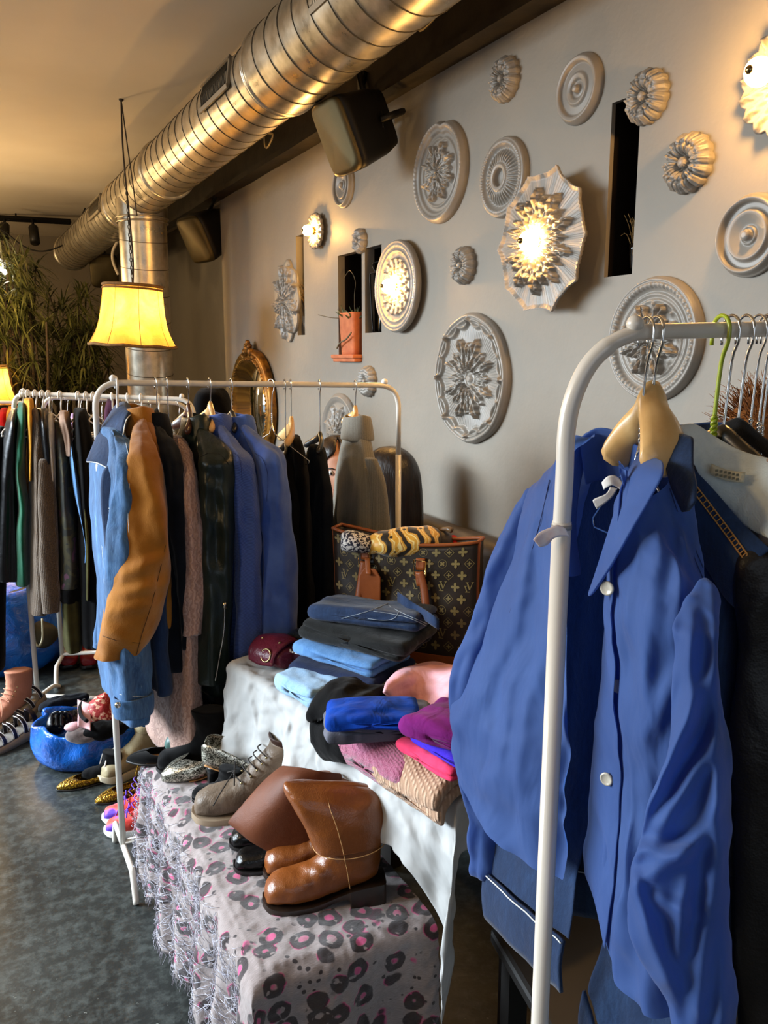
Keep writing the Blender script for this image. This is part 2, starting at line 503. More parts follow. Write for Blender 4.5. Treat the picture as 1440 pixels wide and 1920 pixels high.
# vertical branch
BY = 5.72; bc = duct_axis(BY)
def vring(z, r, n=40): return [V((bc.x + r * cos(2 * pi * j / n), bc.y + r * sin(2 * pi * j / n), z)) for j in range(n)]
m = MB().loft([vring(bc.z - 0.05, 0.165), vring(bc.z - 0.17, 0.158), vring(bc.z - 0.2, 0.152), vring(0.02, 0.150)], False, False)
build('vertical_branch', m, M_DUCT, duct)
sm = MB()
for i in range(14):
    z = bc.z - 0.3 - i * 0.17
    sm.tube([p + V((0, 0, 0.03 * sin(2 * pi * j / 40))) for j, p in enumerate(vring(z, 0.1505))], 0.0028, 5, closed=True)
build('branch_seam', sm, M_SEAM, duct)
m = MB()
for z, r in ((bc.z - 0.165, 0.164), (bc.z - 0.19, 0.160)): m.tube(vring(z, r), 0.006, 6, closed=True)
build('branch_collar', m, M_DUCT, duct)
# duct hanging clips (bent strap ends on the wall side)
M_CLIP = plain('pale strap metal', '#b3a684', 0.45, 0.4)
for (p1, p2, p3) in (((772, 60), (806, 32), (782, 52)), ((497, 240), (497, 272), (504, 250))):
    x = 1.597
    pts = [PX(*p1, x), PX(p2[0], p2[1] , x), PX(p2[0] + 6, p2[1] + 3, x), PX(p3[0] + 8, p3[1] + 4, x), PX(p3[0], p3[1], x)]
    m = MB().tube(smooth_path(pts, 5, True), 0.006, 6, closed=True)
    tag(build('strap_clip', m, M_CLIP), 'pale bent strap clip ' + ('near the top edge, above the front speaker' if p1[0] > 700 else 'on the beam left of the front speaker'), 'clip')

# ================================================================== SPEAKERS
def speaker(name, label, loc, aim, s=1.0, cable=None):
    t = thing(name, label, 'speaker', tuple(loc))
    f = (V(aim)).normalized(); r = f.cross(UP).normalized(); u = r.cross(f)
    mt = frame(r, f, u, loc) @ Matrix.Scale(s, 4)
    # cabinet: rounded wedge, wide front, narrow rounded back
    rings = []
    for (y, w, h) in ((-0.16, 0.05, 0.09), (-0.15, 0.075, 0.115), (-0.08, 0.105, 0.135), (0.05, 0.125, 0.15), (0.085, 0.126, 0.151)):
        ring = []
        for j in range(32):
            a = 2 * pi * j / 32; cx = abs(cos(a)) ** 0.35 * (1 if cos(a) >= 0 else -1); cz = abs(sin(a)) ** 0.35 * (1 if sin(a) >= 0 else -1)
            ring.append(mt @ V((w * cx, y, h * cz)))
        rings.append(ring)
    build('cabinet', MB().loft(rings), M_BLACK, t)
    rings = []
    for (y, k) in ((0.083, 1.0), (0.1, 1.0), (0.112, 0.96), (0.12, 0.85)):
        ring = []
        for j in range(32):
            a = 2 * pi * j / 32; cx = abs(cos(a)) ** 0.35 * (1 if cos(a) >= 0 else -1); cz = abs(sin(a)) ** 0.35 * (1 if sin(a) >= 0 else -1)
            ring.append(mt @ V((0.124 * k * cx, y - 0.012 * abs(cx) ** 3, 0.15 * k * cz)))
        rings.append(ring)
    build('front_grille', MB().loft(rings), plain('speaker grille', '#4a4128', 0.36, 0.75, bump=0.3, bscale=900), t)
    return t, mt
t, mt = speaker('wall_speaker', 'black box speaker nearest the camera, hung from the beam below the duct', PX(664, 246, 1.48), (-0.93, -0.06, -0.42), 0.92)
m = MB().tube([mt @ V((0.0, -0.1, 0.1)), mt @ V((0.0, -0.12, 0.2)), V((1.62, 3.35, 2.66)), V((1.64, 3.35, 2.75))], 0.012, 8)
m.tube([mt @ V((0.13, -0.06, 0.0)), mt @ V((0.15, -0.12, 0.0)), mt @ V((0.10, -0.2, 0.0)), mt @ V((-0.1, -0.2, 0)), mt @ V((-0.15, -0.12, 0)), mt @ V((-0.13, -0.06, 0))], 0.012, 6)
build('bracket', m, M_BLACK, t)
m = MB().tube(smooth_path([PX(677, 125, 1.59), PX(678, 160, 1.585), PX(683, 190, 1.58), PX(705, 194, 1.56), PX(716, 212, 1.56), PX(718, 240, 1.56)], 6), 0.006, 6)
m.tube(smooth_path([PX(675, 128, 1.60), PX(684, 165, 1.58), PX(690, 192, 1.57), PX(706, 190, 1.56)], 6), 0.005, 6)
build('cable', m, M_BLACK, t)
t, mt = speaker('wall_speaker', 'black box speaker under the beam at the far wall corner', PD(386, 440, 5.9), (-0.85, -0.3, -0.45), 1.05)
build('bracket', MB().tube([mt @ V((0, -0.1, 0.12)), V((1.63, 5.55, 2.62))], 0.014, 8), M_BLACK, t)
t, mt = speaker('wall_speaker', 'dark speaker behind the vertical duct pipe, above the plants', PD(196, 505, 8.0), (-0.2, -0.9, -0.3), 1.0)
build('bracket', MB().tube([mt @ V((0, -0.1, 0.1)), mt @ V((0, -0.13, 0.45))], 0.016, 8), M_BLACK, t)
m = MB().tube(smooth_path([PD(222, 450, 6.6), PD(212, 470, 6.6), PD(212, 490, 6.6), PD(222, 515, 6.6)], 6), 0.012, 6)
tag(build('power_cable', m, plain('beige cable', '#a59a86', 0.5)), 'pale looped cable beside the vertical duct pipe', 'cable')

# ================================================================== TRACK SPOTLIGHTS AND HANGING CABLE
Q0 = PD(-30, 407, 8.4); Q1 = PD(132, 416, 8.4)
tr = thing('lighting_track', 'black lighting track under the ceiling at the far left', 'track light', tuple((Q0 + Q1) / 2))
build('rail', MB().tube([Q0, Q1], 0.028, 4), M_BLACK, tr, smooth=False)
build('drop_rod', MB().tube([PD(30, 408, 8.4), V((PD(30, 408, 8.4).x, PD(30, 408, 8.4).y, CEIL))], 0.008, 6), M_BLACK, tr)
for (px, py, qx, qy, lab) in ((9, 420, 8, 446, 'black track spotlight pointing straight down, the left one'), (62, 424, 66, 455, 'black track spotlight tilted to the side, the right one')):
    a = PD(px, py, 8.35); c = PD(qx, qy, 8.25)
    s = thing('track_spotlight', lab, 'spotlight', tuple(a), 'spotlights on the track')
    d = (c - a).normalized()
    build('lamp_body', MB().tube([a, a + d * 0.02, c], [0.03, 0.045, 0.045], 16), plain('dark grey metal', '#2b2924', 0.4, 0.5), s)
    build('stem', MB().tube([a, V((a.x, a.y, PD(px, 412, 8.4).z))], 0.012, 6), M_BLACK, s)
m = MB().tube(smooth_path([PD(160, 390, 7.6), PD(140, 430, 7.6), PD(120, 458, 7.6), PD(80, 471, 7.6), PD(45, 462, 7.6), PD(10, 435, 7.6), PD(-15, 420, 7.6)], 6), 0.006, 6)
tag(build('sagging_cable', m, M_BLACK), 'thin dark cable sagging from the duct towards the track lights', 'cable')

# ================================================================== PENDANT LAMPS
def m_shade():
    t = NT('parchment shade'); v = t.coords()
    n = t.noise(v, 7, 6, 0.65, 0.5)
    col = t.ramp(n, [(0.3, lin('#dda248')), (0.55, lin('#f5cd74')), (0.75, lin('#fbe0a0'))])
    tr_ = t.n.new('ShaderNodeBsdfTranslucent'); t.l.new(col, tr_.inputs['Color'])
    mx = t.n.new('ShaderNodeMixShader'); mx.inputs['Fac'].default_value = 0.78
    t.set(base=col, rough=0.7)
    t.l.new(t.b.outputs[0], mx.inputs[1]); t.l.new(tr_.outputs[0], mx.inputs[2])
    t.l.new(mx.outputs[0], t.n['Material Output'].inputs['Surface'])
    return t.m
M_SHADE = m_shade()
M_TRIM = plain('brown shade trim', '#6b4a20', 0.8, c2='#8a6430', nscale=60, bump=0.4, bscale=200)
def bulb_mat(name, color, strength):
    t = NT(name); t.set(base=(0.02, 0.02, 0.02, 1), ecol=lin(color), estr=strength); return t.m
M_BULB_SHADE = bulb_mat('glowing bulb in shade', '#ffcf80', 190)
def pendant(label, c, tilt, sc, cord_top, name='pendant_lamp'):
    t = thing(name, label, 'lamp', tuple(c), 'parchment pendant lamps')
    mt = Matrix.Translation(c) @ Matrix.Rotation(radians(tilt), 4, FWD) @ Matrix.Scale(sc, 4)
    prof = [(0.242, -0.163), (0.222, -0.125), (0.198, -0.075), (0.182, -0.01), (0.172, 0.06), (0.166, 0.12), (0.163, 0.163)]
    prof = smooth_path(prof, 4); n = 64; rings = []
    for r, z in prof:
        k = max(0, (-z + 0.0) / 0.163)
        rings.append([mt @ V((q * cos(2 * pi * j / n), q * sin(2 * pi * j / n), z - 0.006 * k * (abs(cos(4 * 2 * pi * j / n))))) for j in range(n)
                      for q in [r * (1 - 0.022 * abs(cos(4 * 2 * pi * j / n)))]])
    build('lamp_shade', MB().loft(rings, False, False), M_SHADE, t)
    for k, rr in ((0, 0.0085), (len(rings) - 1, 0.009)):
        tb = MB().tube(rings[k], rr * sc, 6, closed=True)
        if k: tb.tube(rings[-3], 0.006 * sc, 6, closed=True)
        build('trim_band', tb, M_TRIM, t)
    rb = MB()
    for j in range(0, n, 8): rb.tube([r[j] for r in rings], 0.0018 * sc, 4)
    build('rib', rb, plain('shade rib', '#7a4c14', 0.8), t)
    fr = MB()
    top = mt @ V((0, 0, 0.15))
    for a in range(3): fr.tube([top, mt @ V((0.16 * cos(a * 2.1), 0.16 * sin(a * 2.1), 0.155))], 0.003 * sc, 5)
    fr.tube([top, mt @ V((0, 0, 0.05))], 0.014 * sc, 10)
    build('frame', fr, M_BLACK, t)
    build('bulb', MB().sphere(mt @ V((0, 0, 0.0)), 0.035 * sc, 16, 10, (1, 1, 1.25)), M_BULB_SHADE, t)
    ch = MB(); a = top; bnd = V(cord_top)
    k = int((bnd - a).length * 0.55 / 0.022); dirv = (bnd - a).normalized(); rt = dirv.cross(FWD).normalized()
    for i in range(k):
        p = a + dirv * (0.022 * i); w = rt if i % 2 else FWD
        ch.tube([p + w * 0.006 * cos(x) + dirv * 0.013 * sin(x) for x in [2 * pi * q / 8 for q in range(8)]], 0.0022, 4, closed=True)
    build('chain', ch, plain('dark chain', '#231c14', 0.5, 0.6), t)
    cd = MB().tube(smooth_path([top, a + dirv * 0.2 + RIGHT * 0.012, a + dirv * 0.7 - RIGHT * 0.006, bnd], 6), 0.0045, 6)
    cd.tube(smooth_path([bnd, bnd - dirv * 0.25 + RIGHT * 0.02, bnd - dirv * 0.42 + RIGHT * 0.035, bnd - dirv * 0.6 + RIGHT * 0.048], 6), 0.0035, 6)
    cd.sphere(bnd, 0.014, 10, 6)
    build('cord', cd, plain('dark cord', '#2a2016', 0.7), t)
    return t
LC = PD(249, 592, 4.8)
pendant('flared parchment lampshade hanging by a chain in front of the vertical duct', LC, 3.0, 1.0, PD(227, 185, 4.8) * 1.0 if False else V((PD(227, 185, 4.8).x, PD(227, 185, 4.8).y, CEIL)))
LC2 = PD(-22, 722, 6.2)
pendant('second lampshade cut off by the left edge of the photo, over the far clothes rail', LC2, 0, 0.86, V((LC2.x, LC2.y, CEIL)))
# ================================================================== PLASTER MEDALLIONS AND WALL LAMPS
def m_plaster():
    t = NT('painted plaster relief'); v = t.coords()
    t.set(base=t.ramp(t.noise(v, 9, 4), [(0.3, lin('#79736a')), (0.75, lin('#89837a'))]), rough=0.42, spec=0.5)
    t.bump(t.noise(v, 120, 3), 0.06, 0.002)
    return t.m
M_PLAST = m_plaster()
def sm_(a, b, x):
    t = max(0.0, min(1.0, (x - a) / (b - a))); return t * t * (3 - 2 * t)
def leafp(r, th, n, r0, r1, wid, ph=0.0, lobes=22.0):
    t = (r - r0) / (r1 - r0)
    if t <= 0 or t >= 1: return 0.0
    s = 2 * pi / n; a = ((th - ph) % s) - s / 2
    w = wid * s * 0.5 * sin(pi * t ** 0.75) ** 0.7 * (0.78 + 0.22 * cos(t * lobes))
    d = abs(a) / max(w, 1e-6)
    if d >= 1: return 0.0
    return (1 - d ** 4) * (0.55 + 0.45 * t) * (0.72 + 0.28 * cos(d * 11 - t * 9)) + 0.25 * (d < 0.16)
def bead(r, th, rc, w, n):
    d = abs(r - rc) / w
    if d >= 1: return 0.0
    return sqrt(1 - d * d) * (0.25 + 0.75 * abs(sin(n * th / 2)) ** 0.6)
def medallion(label, px, py, R, hf, of=None, nr=40, nt=120, name='plaster_medallion', base=0.0, sy=1.0, parent=None, rot=0.0, cat='medallion', group=None):
    c = PX(px, py, WX)
    hub = V((WX, c.y, c.z))
    mb = MB(); rings = []
    ks = [0.0001] + [((i + 1) / nr) for i in range(nr)]
    for r in ks:
        ring = []
        for j in range(nt):
            th = 2 * pi * j / nt; o = of(th + rot) if of else 1.0
            ring.append(V((WX - base - hf(r, th + rot), c.y + sy * R * r * o * cos(th), c.z + R * r * o * sin(th))))
        rings.append(ring)
    last = rings[-1]
    rings.append([V((WX - base * 0.5, p.y, p.z)) for p in last] if base == 0 else [V((p.x + 0.012, lerp(p.y, c.y, .01), lerp(p.z, c.z, .01))) for p in last])
    if base > 0:
        rings.append([V((WX - 0.0, c.y + (p.y - c.y) * 0.5, c.z + (p.z - c.z) * 0.5)) for p in last])
    mb.loft(rings, True, False)
    o = build(name, mb, M_PLAST, parent)
    if parent is None: tag(o, label, cat, group)
    return o, hub
def flower(n=13, dome=0.03):
    def h(r, th):
        if r < 0.2: return dome * 0.8 + 0.012 * sqrt(max(0, 1 - (r / 0.2) ** 2))
        pet = abs(cos(n * th / 2)) ** 0.5
        fine = 0.12 * cos(n * th * 3)
        prof = dome * (0.72 + 0.5 * sin(pi * (r - 0.2) / 0.8)) * (1 - 0.25 * sm_(0.8, 1.0, r))
        dip = 1 - 0.35 * math.exp(-((r - 0.25) / 0.05) ** 2)
        return prof * dip * (0.45 + 0.55 * pet + fine * sm_(0.25, 0.5, r)) * (1 - .16 * math.exp(-((r - .62) / .05) ** 2))
    return h, (lambda th: 0.9 + 0.1 * abs(cos(n * th / 2)) ** 0.6)
def ringsf(tab):
    def h(r, th):
        return interp(tab, r)
    return h
RT = [(0, .034), (.07, .034), (.13, .03), (.16, .014), (.2, .022), (.24, .012), (.3, .014), (.5, .024), (.58, .026), (.64, .012), (.78, .012), (.82, .026), (.88, .03), (.93, .022), (.96, .012), (1, .01)]
RT2 = [(0, .03), (.09, .028), (.14, .012), (.24, .010), (.3, .018), (.42, .022), (.5, .014), (.72, .012), (.78, .024), (.88, .026), (.94, .018), (1, .008)]
fl = flower(15, .034); fl12 = flower(14, 0.036); fl8 = flower(9, 0.03)
medallion('small daisy-shaped plaster medallion highest on the wall, nearest the beam', 952, 150, 0.071, *fl, nr=24, nt=130)
medallion('plain ringed plaster medallion up high, left of the tall niche top', 1090, 168, 0.097, ringsf(RT2), nr=44, nt=72)
medallion('small daisy-shaped plaster medallion overlapping the top of the tall niche', 1219, 183, 0.070, *fl, nr=24, nt=130, base=0.0)
medallion('small daisy-shaped plaster medallion right of the tall niche', 1296, 307, 0.074, *fl12, nr=24, nt=130)
medallion('plain ringed plaster medallion cut by the right edge of the photo', 1412, 442, 0.095, ringsf(RT), nr=44, nt=72)
medallion('small plain ringed medallion under the front speaker', 648, 348, 0.100, ringsf(RT), nr=40, nt=64)
medallion('tiny flower plaster medallion between the bulb lamp and terracotta pot niche', 679, 452, 0.056, *fl8, nr=18, nt=80)
medallion('small flower plaster medallion right of the middle bulb lamp', 875, 498, 0.068, *fl12, nr=24, nt=120)
medallion('small flower plaster medallion half behind the end of the middle clothes rail', 694, 715, 0.072, *fl, nr=20, nt=104)
def h4(r, th):
    h = interp([(0, .02), (.1, .02), (.12, .012), (.62, .011), (.66, .02), (.7, .012), (.76, .012), (.8, .022), (.86, .024), (.94, .03), (1, .012)], r)
    h += 0.028 * max(leafp(r, th, 8, .12, .6, .95), 0.8 * leafp(r, th, 8, .1, .48, .8, pi / 8))
    h += 0.012 * sqrt(max(0, 1 - (r / .13) ** 2)) * (0.7 + 0.3 * cos(8 * th)) if r < .13 else 0
    h += 0.006 * bead(r, th, .90, .045, 64)
    return h
medallion('round plaster medallion with leafy rosette and chipped top, above the middle bulb lamp', 830, 324, 0.182, h4, (lambda th: 1 - 0.06 * math.exp(-((th - 1.75) / .12) ** 2)), nr=60, nt=220)
def h5(r, th):
    h = interp([(0, .012), (.2, .014), (.24, .034), (.32, .036), (.36, .03), (.7, .012), (.76, .018), (.8, .024), (.96, .024), (1, .012)], r)
    if .36 < r < .74: h += 0.010 * (0.5 + 0.5 * cos(36 * th)) * sin(pi * (r - .36) / .38)
    h += 0.007 * bead(r, th, .86, .06, 72)
    return h
medallion('fluted ring plaster medallion between the leafy one and scalloped lamp', 949, 334, 0.128, h5, nr=54, nt=216)
def h15(r, th):
    h = interp([(0, .03), (.06, .03), (.08, .014), (.5, .012), (.58, .014), (.62, .02), (.66, .014), (.72, .02), (.76, .014), (.8, .018), (.9, .022), (.95, .028), (1, .010)], r)
    h += 0.034 * max(leafp(r, th, 8, .1, .6, .98), 0.7 * leafp(r, th, 8, .08, .42, .8, pi / 8))
    h += 0.012 * sum(math.exp(-(((r - .56) / .04) ** 2 + ((((th - .39) % (pi / 4)) - pi / 8) / .07) ** 2)) for _ in (0,))
    h += 0.010 * bead(r, th, .86, .05, 60)
    return h
medallion('oval-looking plaster medallion with large leaf rosette behind the near white rail', 1231, 637, 0.166, h15, nr=70, nt=260)
def h14(r, th):
    s = abs(((th / (pi / 4)) % 1) - 0.5) * 2
    edge = 0.80 - 0.06 * sin(pi * (1 - s)) + 0.05 * (s ** 6)
    h = interp([(0, .026), (.05, .026), (.06, .014), (.11, .012), (.13, .02), (.16, .012), (.78, .012), (1, .012)], r)
    h += 0.018 * math.exp(-((r - edge - .06) / .03) ** 2) + 0.02 * sm_(.84, .9, r) - 0.016 * sm_(.96, 1.0, r) - 0.010 * math.exp(-((r - .915) / .012) ** 2)
    if .3 < r < edge: h += 0.004 * (0.5 + 0.5 * cos(96 * th)) * sm_(.45, .7, r)
    h += 0.032 * max(leafp(r, th, 8, .17, .66, .62, 0, 30), 0.9 * leafp(r, th, 8, .14, .55, .62, pi / 8, 26))
    return h
medallion('largest round plaster medallion with fine leaf relief, left of the near white rail', 888, 710, 0.236, h14, (lambda th: 0.985 + 0.015 * abs(cos(4 * th))), nr=84, nt=384)
def h16(r, th):
    return 0.014 + 0.028 * max(leafp(r, th, 9, .1, 1.0, .9, .3), leafp(r, th, 7, .05, .7, .8, .1)) + 0.012 * sqrt(max(0, 1 - (r / .14) ** 2)) + 0.006 * abs(nz(r * 9, th * 4))
medallion('ragged leafy plaster medallion at the wall end, left of the narrow niche', 541, 566, 0.222, h16, (lambda th: 0.9 + 0.1 * abs(sin(4.5 * th)) + .05 * nz(th * 2)), nr=50, nt=200, sy=0.85)
def h18(r, th):
    return interp([(0, .02), (.78, .012), (.84, .02), (.92, .026), (1, .01)], r) + 0.02 * max(leafp(r, th, 8, .1, .76, .8), 0.8 * leafp(r, th, 8, .1, .6, .7, pi / 8))
medallion('pale leafy plaster medallion low on the wall behind the grey tweed blazer', 640, 815, 0.205, h18, nr=50, nt=200, sy=1.05)

# ---- medallions that carry a bare bulb
M_BULB = bulb_mat('glowing bare bulb', '#ffbf68', 340)
M_BRASS = plain('brass socket', '#8a6a2c', 0.35, 1.0)
def wall_lamp(label, px, py, R, hf, of, nr, nt, base, bulb_r, stand, dirn=(-1, 0, 0)):
    c = PX(px, py, WX); hub = V((WX, c.y, c.z))
    t = thing('wall_lamp', label, 'lamp', tuple(hub), 'bare bulb lamps on plaster medallions')
    medallion(None, px, py, R, hf, of, nr, nt, name='plaster_rose', base=base, parent=t)
    d = V(dirn)
    build('socket', MB().tube([hub + d * 0.01, hub + d * (stand - bulb_r * 0.9)], 0.018, 16), M_BRASS, t)
    cc = hub + d * stand
    build('bulb', MB().sphere(cc, bulb_r, 20, 12), M_BULB, t)
    build('bulb_tip', MB().sphere(cc + d * bulb_r * 0.96, bulb_r * 0.33, 12, 8), plain('mirrored bulb tip', '#8f7a50', 0.2, 1.0), t)
    return t
def h7(r, th):
    h = interp([(0, .03), (.2, .024), (.5, .018), (.8, .012), (.93, .010), (1, .02)], r)
    h += 0.036 * max(leafp(r, th, 10, .2, .8, .66, .0, 30), 0.9 * leafp(r, th, 10, .15, .62, .6, pi / 10, 24))
    if r > .5: h += 0.003 * (0.5 + 0.5 * cos(100 * th))
    return h
o7 = lambda th: 0.86 + 0.14 * (1 - abs(sin(5 * th))) ** 1.5 * (0.8 + .2 * cos(3 * th)) + 0.03 * abs(sin(5 * th))
wall_lamp('bare bulb lamp on the large scalloped leaf medallion beside the tall niche', 1050, 457, 0.222, h7, o7, 70, 360, 0.06, 0.031, 0.118)
def h12(r, th):
    h = interp([(0, .02), (.5, .014), (.6, .018), (.64, .012), (.72, .014), (.76, .024), (.8, .018), (.86, .02), (.92, .02), (.96, .028), (1, .012)], r)
    h += 0.016 * max(leafp(r, th, 16, .3, .62, .95, 0, 12), leafp(r, th, 12, .1, .42, .9, .2, 12)) + 0.006 * bead(r, th, .88, .04, 80)
    return h
wall_lamp('bare bulb lamp on a round ringed medallion, the middle of three lit lamps', 757, 538, 0.186, h12, None, 60, 256, 0.02, 0.029, 0.072)
def h10(r, th): return 0.02 + 0.014 * leafp(r, th, 16, .3, 1.0, .95) * (r < .98)
wall_lamp('bare bulb lamp on a small toothed medallion, farthest of three lit lamps', 601, 434, 0.088, h10, (lambda th: 0.88 + 0.12 * abs(sin(8 * th))), 24, 160, 0.012, 0.026, 0.07)
# a fourth lamp of the same kind hangs just past the right edge of the view; its light grazes the wall
wall_lamp('bare bulb lamp just past the upper right edge of the photo', 1490, 150, 0.12, h10, (lambda th: 0.88 + 0.12 * abs(sin(8 * th))), 24, 160, 0.012, 0.03, 0.115)

# ================================================================== THINGS IN THE NICHES
M_TERRA = plain('terracotta', '#a85a34', 0.8, c2='#c07044', nscale=20, bump=0.25, bscale=120)
M_DRY = plain('dried grass', '#a8864e', 0.85, c2='#7c6236', nscale=40)
M_DKGREEN = plain('dark succulent leaf', '#2f3b20', 0.5, c2='#4e5a34', nscale=60)
def m_glass():
    t = NT('clear glass'); t.set(base=(0.95, 0.93, 0.88, 1), rough=0.03, trans=1.0); return t.m
M_GLASS = m_glass()
def sprig(mb, base, n, h, spread, r=0.0012, seed=0, curl=0.25):
    rd = random.Random(seed)
    for i in range(n):
        a = rd.uniform(0, 2 * pi); s = rd.uniform(.2, 1) * spread; hh = h * rd.uniform(.6, 1.05)
        p = [V(base), V(base) + V((cos(a) * s * .3, sin(a) * s * .3, hh * .45)), V(base) + V((cos(a) * s * .7, sin(a) * s * .7, hh * .8)), V(base) + V((cos(a) * s * 1.1, sin(a) * s * 1.1, hh * (1 - curl * rd.random())))]
        mb.tube(smooth_path(p, 3), r, 3)
ny0, ny1, nz0, nz1, nd = NICHES[0]
c = V((WX + 0.065, 1.85, nz0)); t = thing('dried_flower_vase', 'glass vase of dried sprigs in the tall niche beside the scalloped lamp', 'vase', tuple(c))
build('vase', MB().lathe([(.001, .002), (.016, .002), (.02, .03), (.024, .075), (.027, .09), (.024, .09), (.02, .05), (.014, .008), (.001, .008)], 20, Matrix.Translation(c)), M_GLASS, t)
m = MB(); sprig(m, c + V((0, 0, .012)), 46, 0.165, 0.05, 0.0009, 3); build('dried_sprigs', m, M_DRY, t)
ny0, ny1, nz0, nz1, nd = NICHES[1]
c = V((WX + 0.05, (ny0 + ny1) / 2, nz0)); t = thing('dry_grass_pot', 'small pot of dry grass in the narrow niche at the wall end', 'plant pot', tuple(c))
build('pot', MB().lathe([(.001, .001), (.03, .001), (.042, .1), (.036, .1), (.03, .06), (.001, .06)], 20, Matrix.Translation(c)), plain('dark pot', '#3a352e', 0.4), t)
m = MB(); sprig(m, c + V((0, 0, .06)), 70, 0.25, 0.075, 0.0014, 4, .5); build('dry_grass', m, M_DRY, t)
ny0, ny1, nz0, nz1, nd = NICHES[2]
yc = (ny0 + ny1) / 2; c = V((WX + 0.03, yc, nz0))
tray = tag(build('terracotta_tray', MB().box((WX - 0.035, ny0 + .012, nz0), (WX + 0.13, ny1 - .006, nz0 + 0.028)).box((WX - 0.045, ny0 + .006, nz0 + .016), (WX + 0.13, ny1 - .003, nz0 + 0.034)), M_TERRA, bevel=0.004), 'flat terracotta tray under the terracotta pot in the wide niche', 'tray')
pc = V((WX + 0.035, yc + .0, nz0 + .034)); t = thing('terracotta_pot', 'square terracotta pot with small succulents in the wide wall niche', 'plant pot', tuple(pc))
m = MB()
rings = []
for z, k in ((0, .86), (.02, .87), (.17, .98), (.178, 1.0), (.195, 1.0), (.195, .84), (.15, .82)):
    rings.append([pc + V((0.062 * k * (1 if cos(a) > 0 else -1) * abs(cos(a)) ** .3, 0.085 * k * (1 if sin(a) > 0 else -1) * abs(sin(a)) ** .3, z)) for a in [2 * pi * j / 40 for j in range(40)]])
m.loft(rings); build('pot', m, M_TERRA, t)
m = MB(); rd = random.Random(5)
for i in range(60):
    b0 = pc + V((rd.uniform(-.045, .045), rd.uniform(-.07, .07), .16)); a = rd.uniform(0, 2 * pi); el = rd.uniform(.3, 1.2); L = rd.uniform(.04, .085)
    d = V((cos(a) * cos(el), sin(a) * cos(el), sin(el))); m.tube([b0, b0 + d * L * .5, b0 + d * L], [.004, .005, .001], 5)
build('succulent', m, M_DKGREEN, t)
m = MB().tube(smooth_path([pc + V((0, .02, .18)), pc + V((-.01, .0, .27)), pc + V((-.02, -.03, .34)), pc + V((-.02, .03, .39)), pc + V((-.03, .07, .36))], 4), .0016, 4)
m.tube(smooth_path([pc + V((-.03, .05, .17)), pc + V((-.09, .1, .175)), pc + V((-.13, .16, .19))], 4), .0016, 4)
m.tube(smooth_path([pc + V((-.072, .07, .03)), pc + V((-.078, .02, .055)), pc + V((-.075, -.04, .07)), pc + V((-.07, -.09, .1))], 4), .004, 5)
build('trailing_stem', m, plain('dry stem', '#5c5138', .8), t)
ny0, ny1, nz0, nz1, nd = NICHES[3]
c = V((WX + 0.06, (ny0 + ny1) / 2, nz0)); t = thing('wire_bottle_holder', 'black wire holder with dark bottle and sprig in the niche beside the terracotta pot', 'holder', tuple(c))
m = MB()
for dx in (-.045, .03):
    m.tube(smooth_path([c + V((dx, -.035, .004)), c + V((dx, -.05, .1)), c + V((dx, -.06, .25)), c + V((dx, -.04, .262)), c + V((dx, .04, .262)), c + V((dx, .06, .25)), c + V((dx, .045, .1)), c + V((dx, .03, .004))], 4), .004, 6)
m.tube([c + V((-.045, -.035, .004)), c + V((.03, -.035, .004))], .004, 6); m.tube([c + V((-.045, .03, .004)), c + V((.03, .03, .004))], .004, 6)
m.tube(smooth_path([c + V((-.045, .0, .262)), c + V((-.05, .02, .3)), c + V((.0, -.03, .31)), c + V((.03, -.02, .262))], 4), .004, 6)
build('wire_frame', m, M_BLACK, t)
build('bottle', MB().lathe([(.001, .006), (.026, .006), (.028, .02), (.028, .12), (.024, .125), (.001, .125)], 20, Matrix.Translation(c + V((-.005, 0, 0)))), plain('dark bottle glass', '#1c1a12', 0.1), t)
m = MB(); sprig(m, c + V((-.005, 0, .11)), 26, 0.1, 0.05, 0.0016, 8); build('sprig', m, M_DKGREEN, t)

# ================================================================== GILT MIRROR, BANQUETTE
def m_gold():
    t = NT('old gilt wood'); v = t.coords()
    t.set(base=t.ramp(t.noise(v, 18, 5), [(0.3, lin('#4a2e0c')), (0.55, lin('#8c601e')), (0.8, lin('#b88a38'))]), metal=0.55, rough=0.42)
    t.bump(t.noise(v, 60, 4), 0.3, 0.004); return t.m
M_GOLD = m_gold()
MXX = 1.655
mb0 = PX(509, 800, MXX); mb1 = PX(434, 800, MXX); mtop = PX(466, 655, MXX).z
a_ = abs(mb1.y - mb0.y) / 2; ycm = (mb1.y + mb0.y) / 2; zb = 0.92; zc_ = (mtop + zb) / 2; b_ = (mtop - zb) / 2
t = thing('gilt_mirror', 'tall oval mirror in carved gold frame leaning on the grey wall', 'mirror', (MXX, ycm, zb))
def ovr(k, x, n=72): return [V((x, ycm + (a_ - k) * cos(2 * pi * j / n) * (abs(cos(2 * pi * j / n)) ** -0.12 if abs(cos(2 * pi * j / n)) > .05 else 1), zc_ + (b_ - k) * sin(2 * pi * j / n))) for j in range(n)]
fw = 0.075
prof = [(0, 1.69), (0, 1.665), (.01, 1.652), (.025, 1.645), (.038, 1.66), (.05, 1.648), (.058, 1.64), (.066, 1.655), (fw, 1.672), (fw + .004, 1.682)]
m = MB().loft([ovr(k, x) for k, x in prof], False, False)
fr = build('frame', m, M_GOLD, t)
m = MB()
for j in range(0, 72):
    p = ovr(0.06, 1.645)[j]; m.sphere(p, .0085, 6, 4)
build('bead_border', m, M_GOLD, fr)
m = MB()
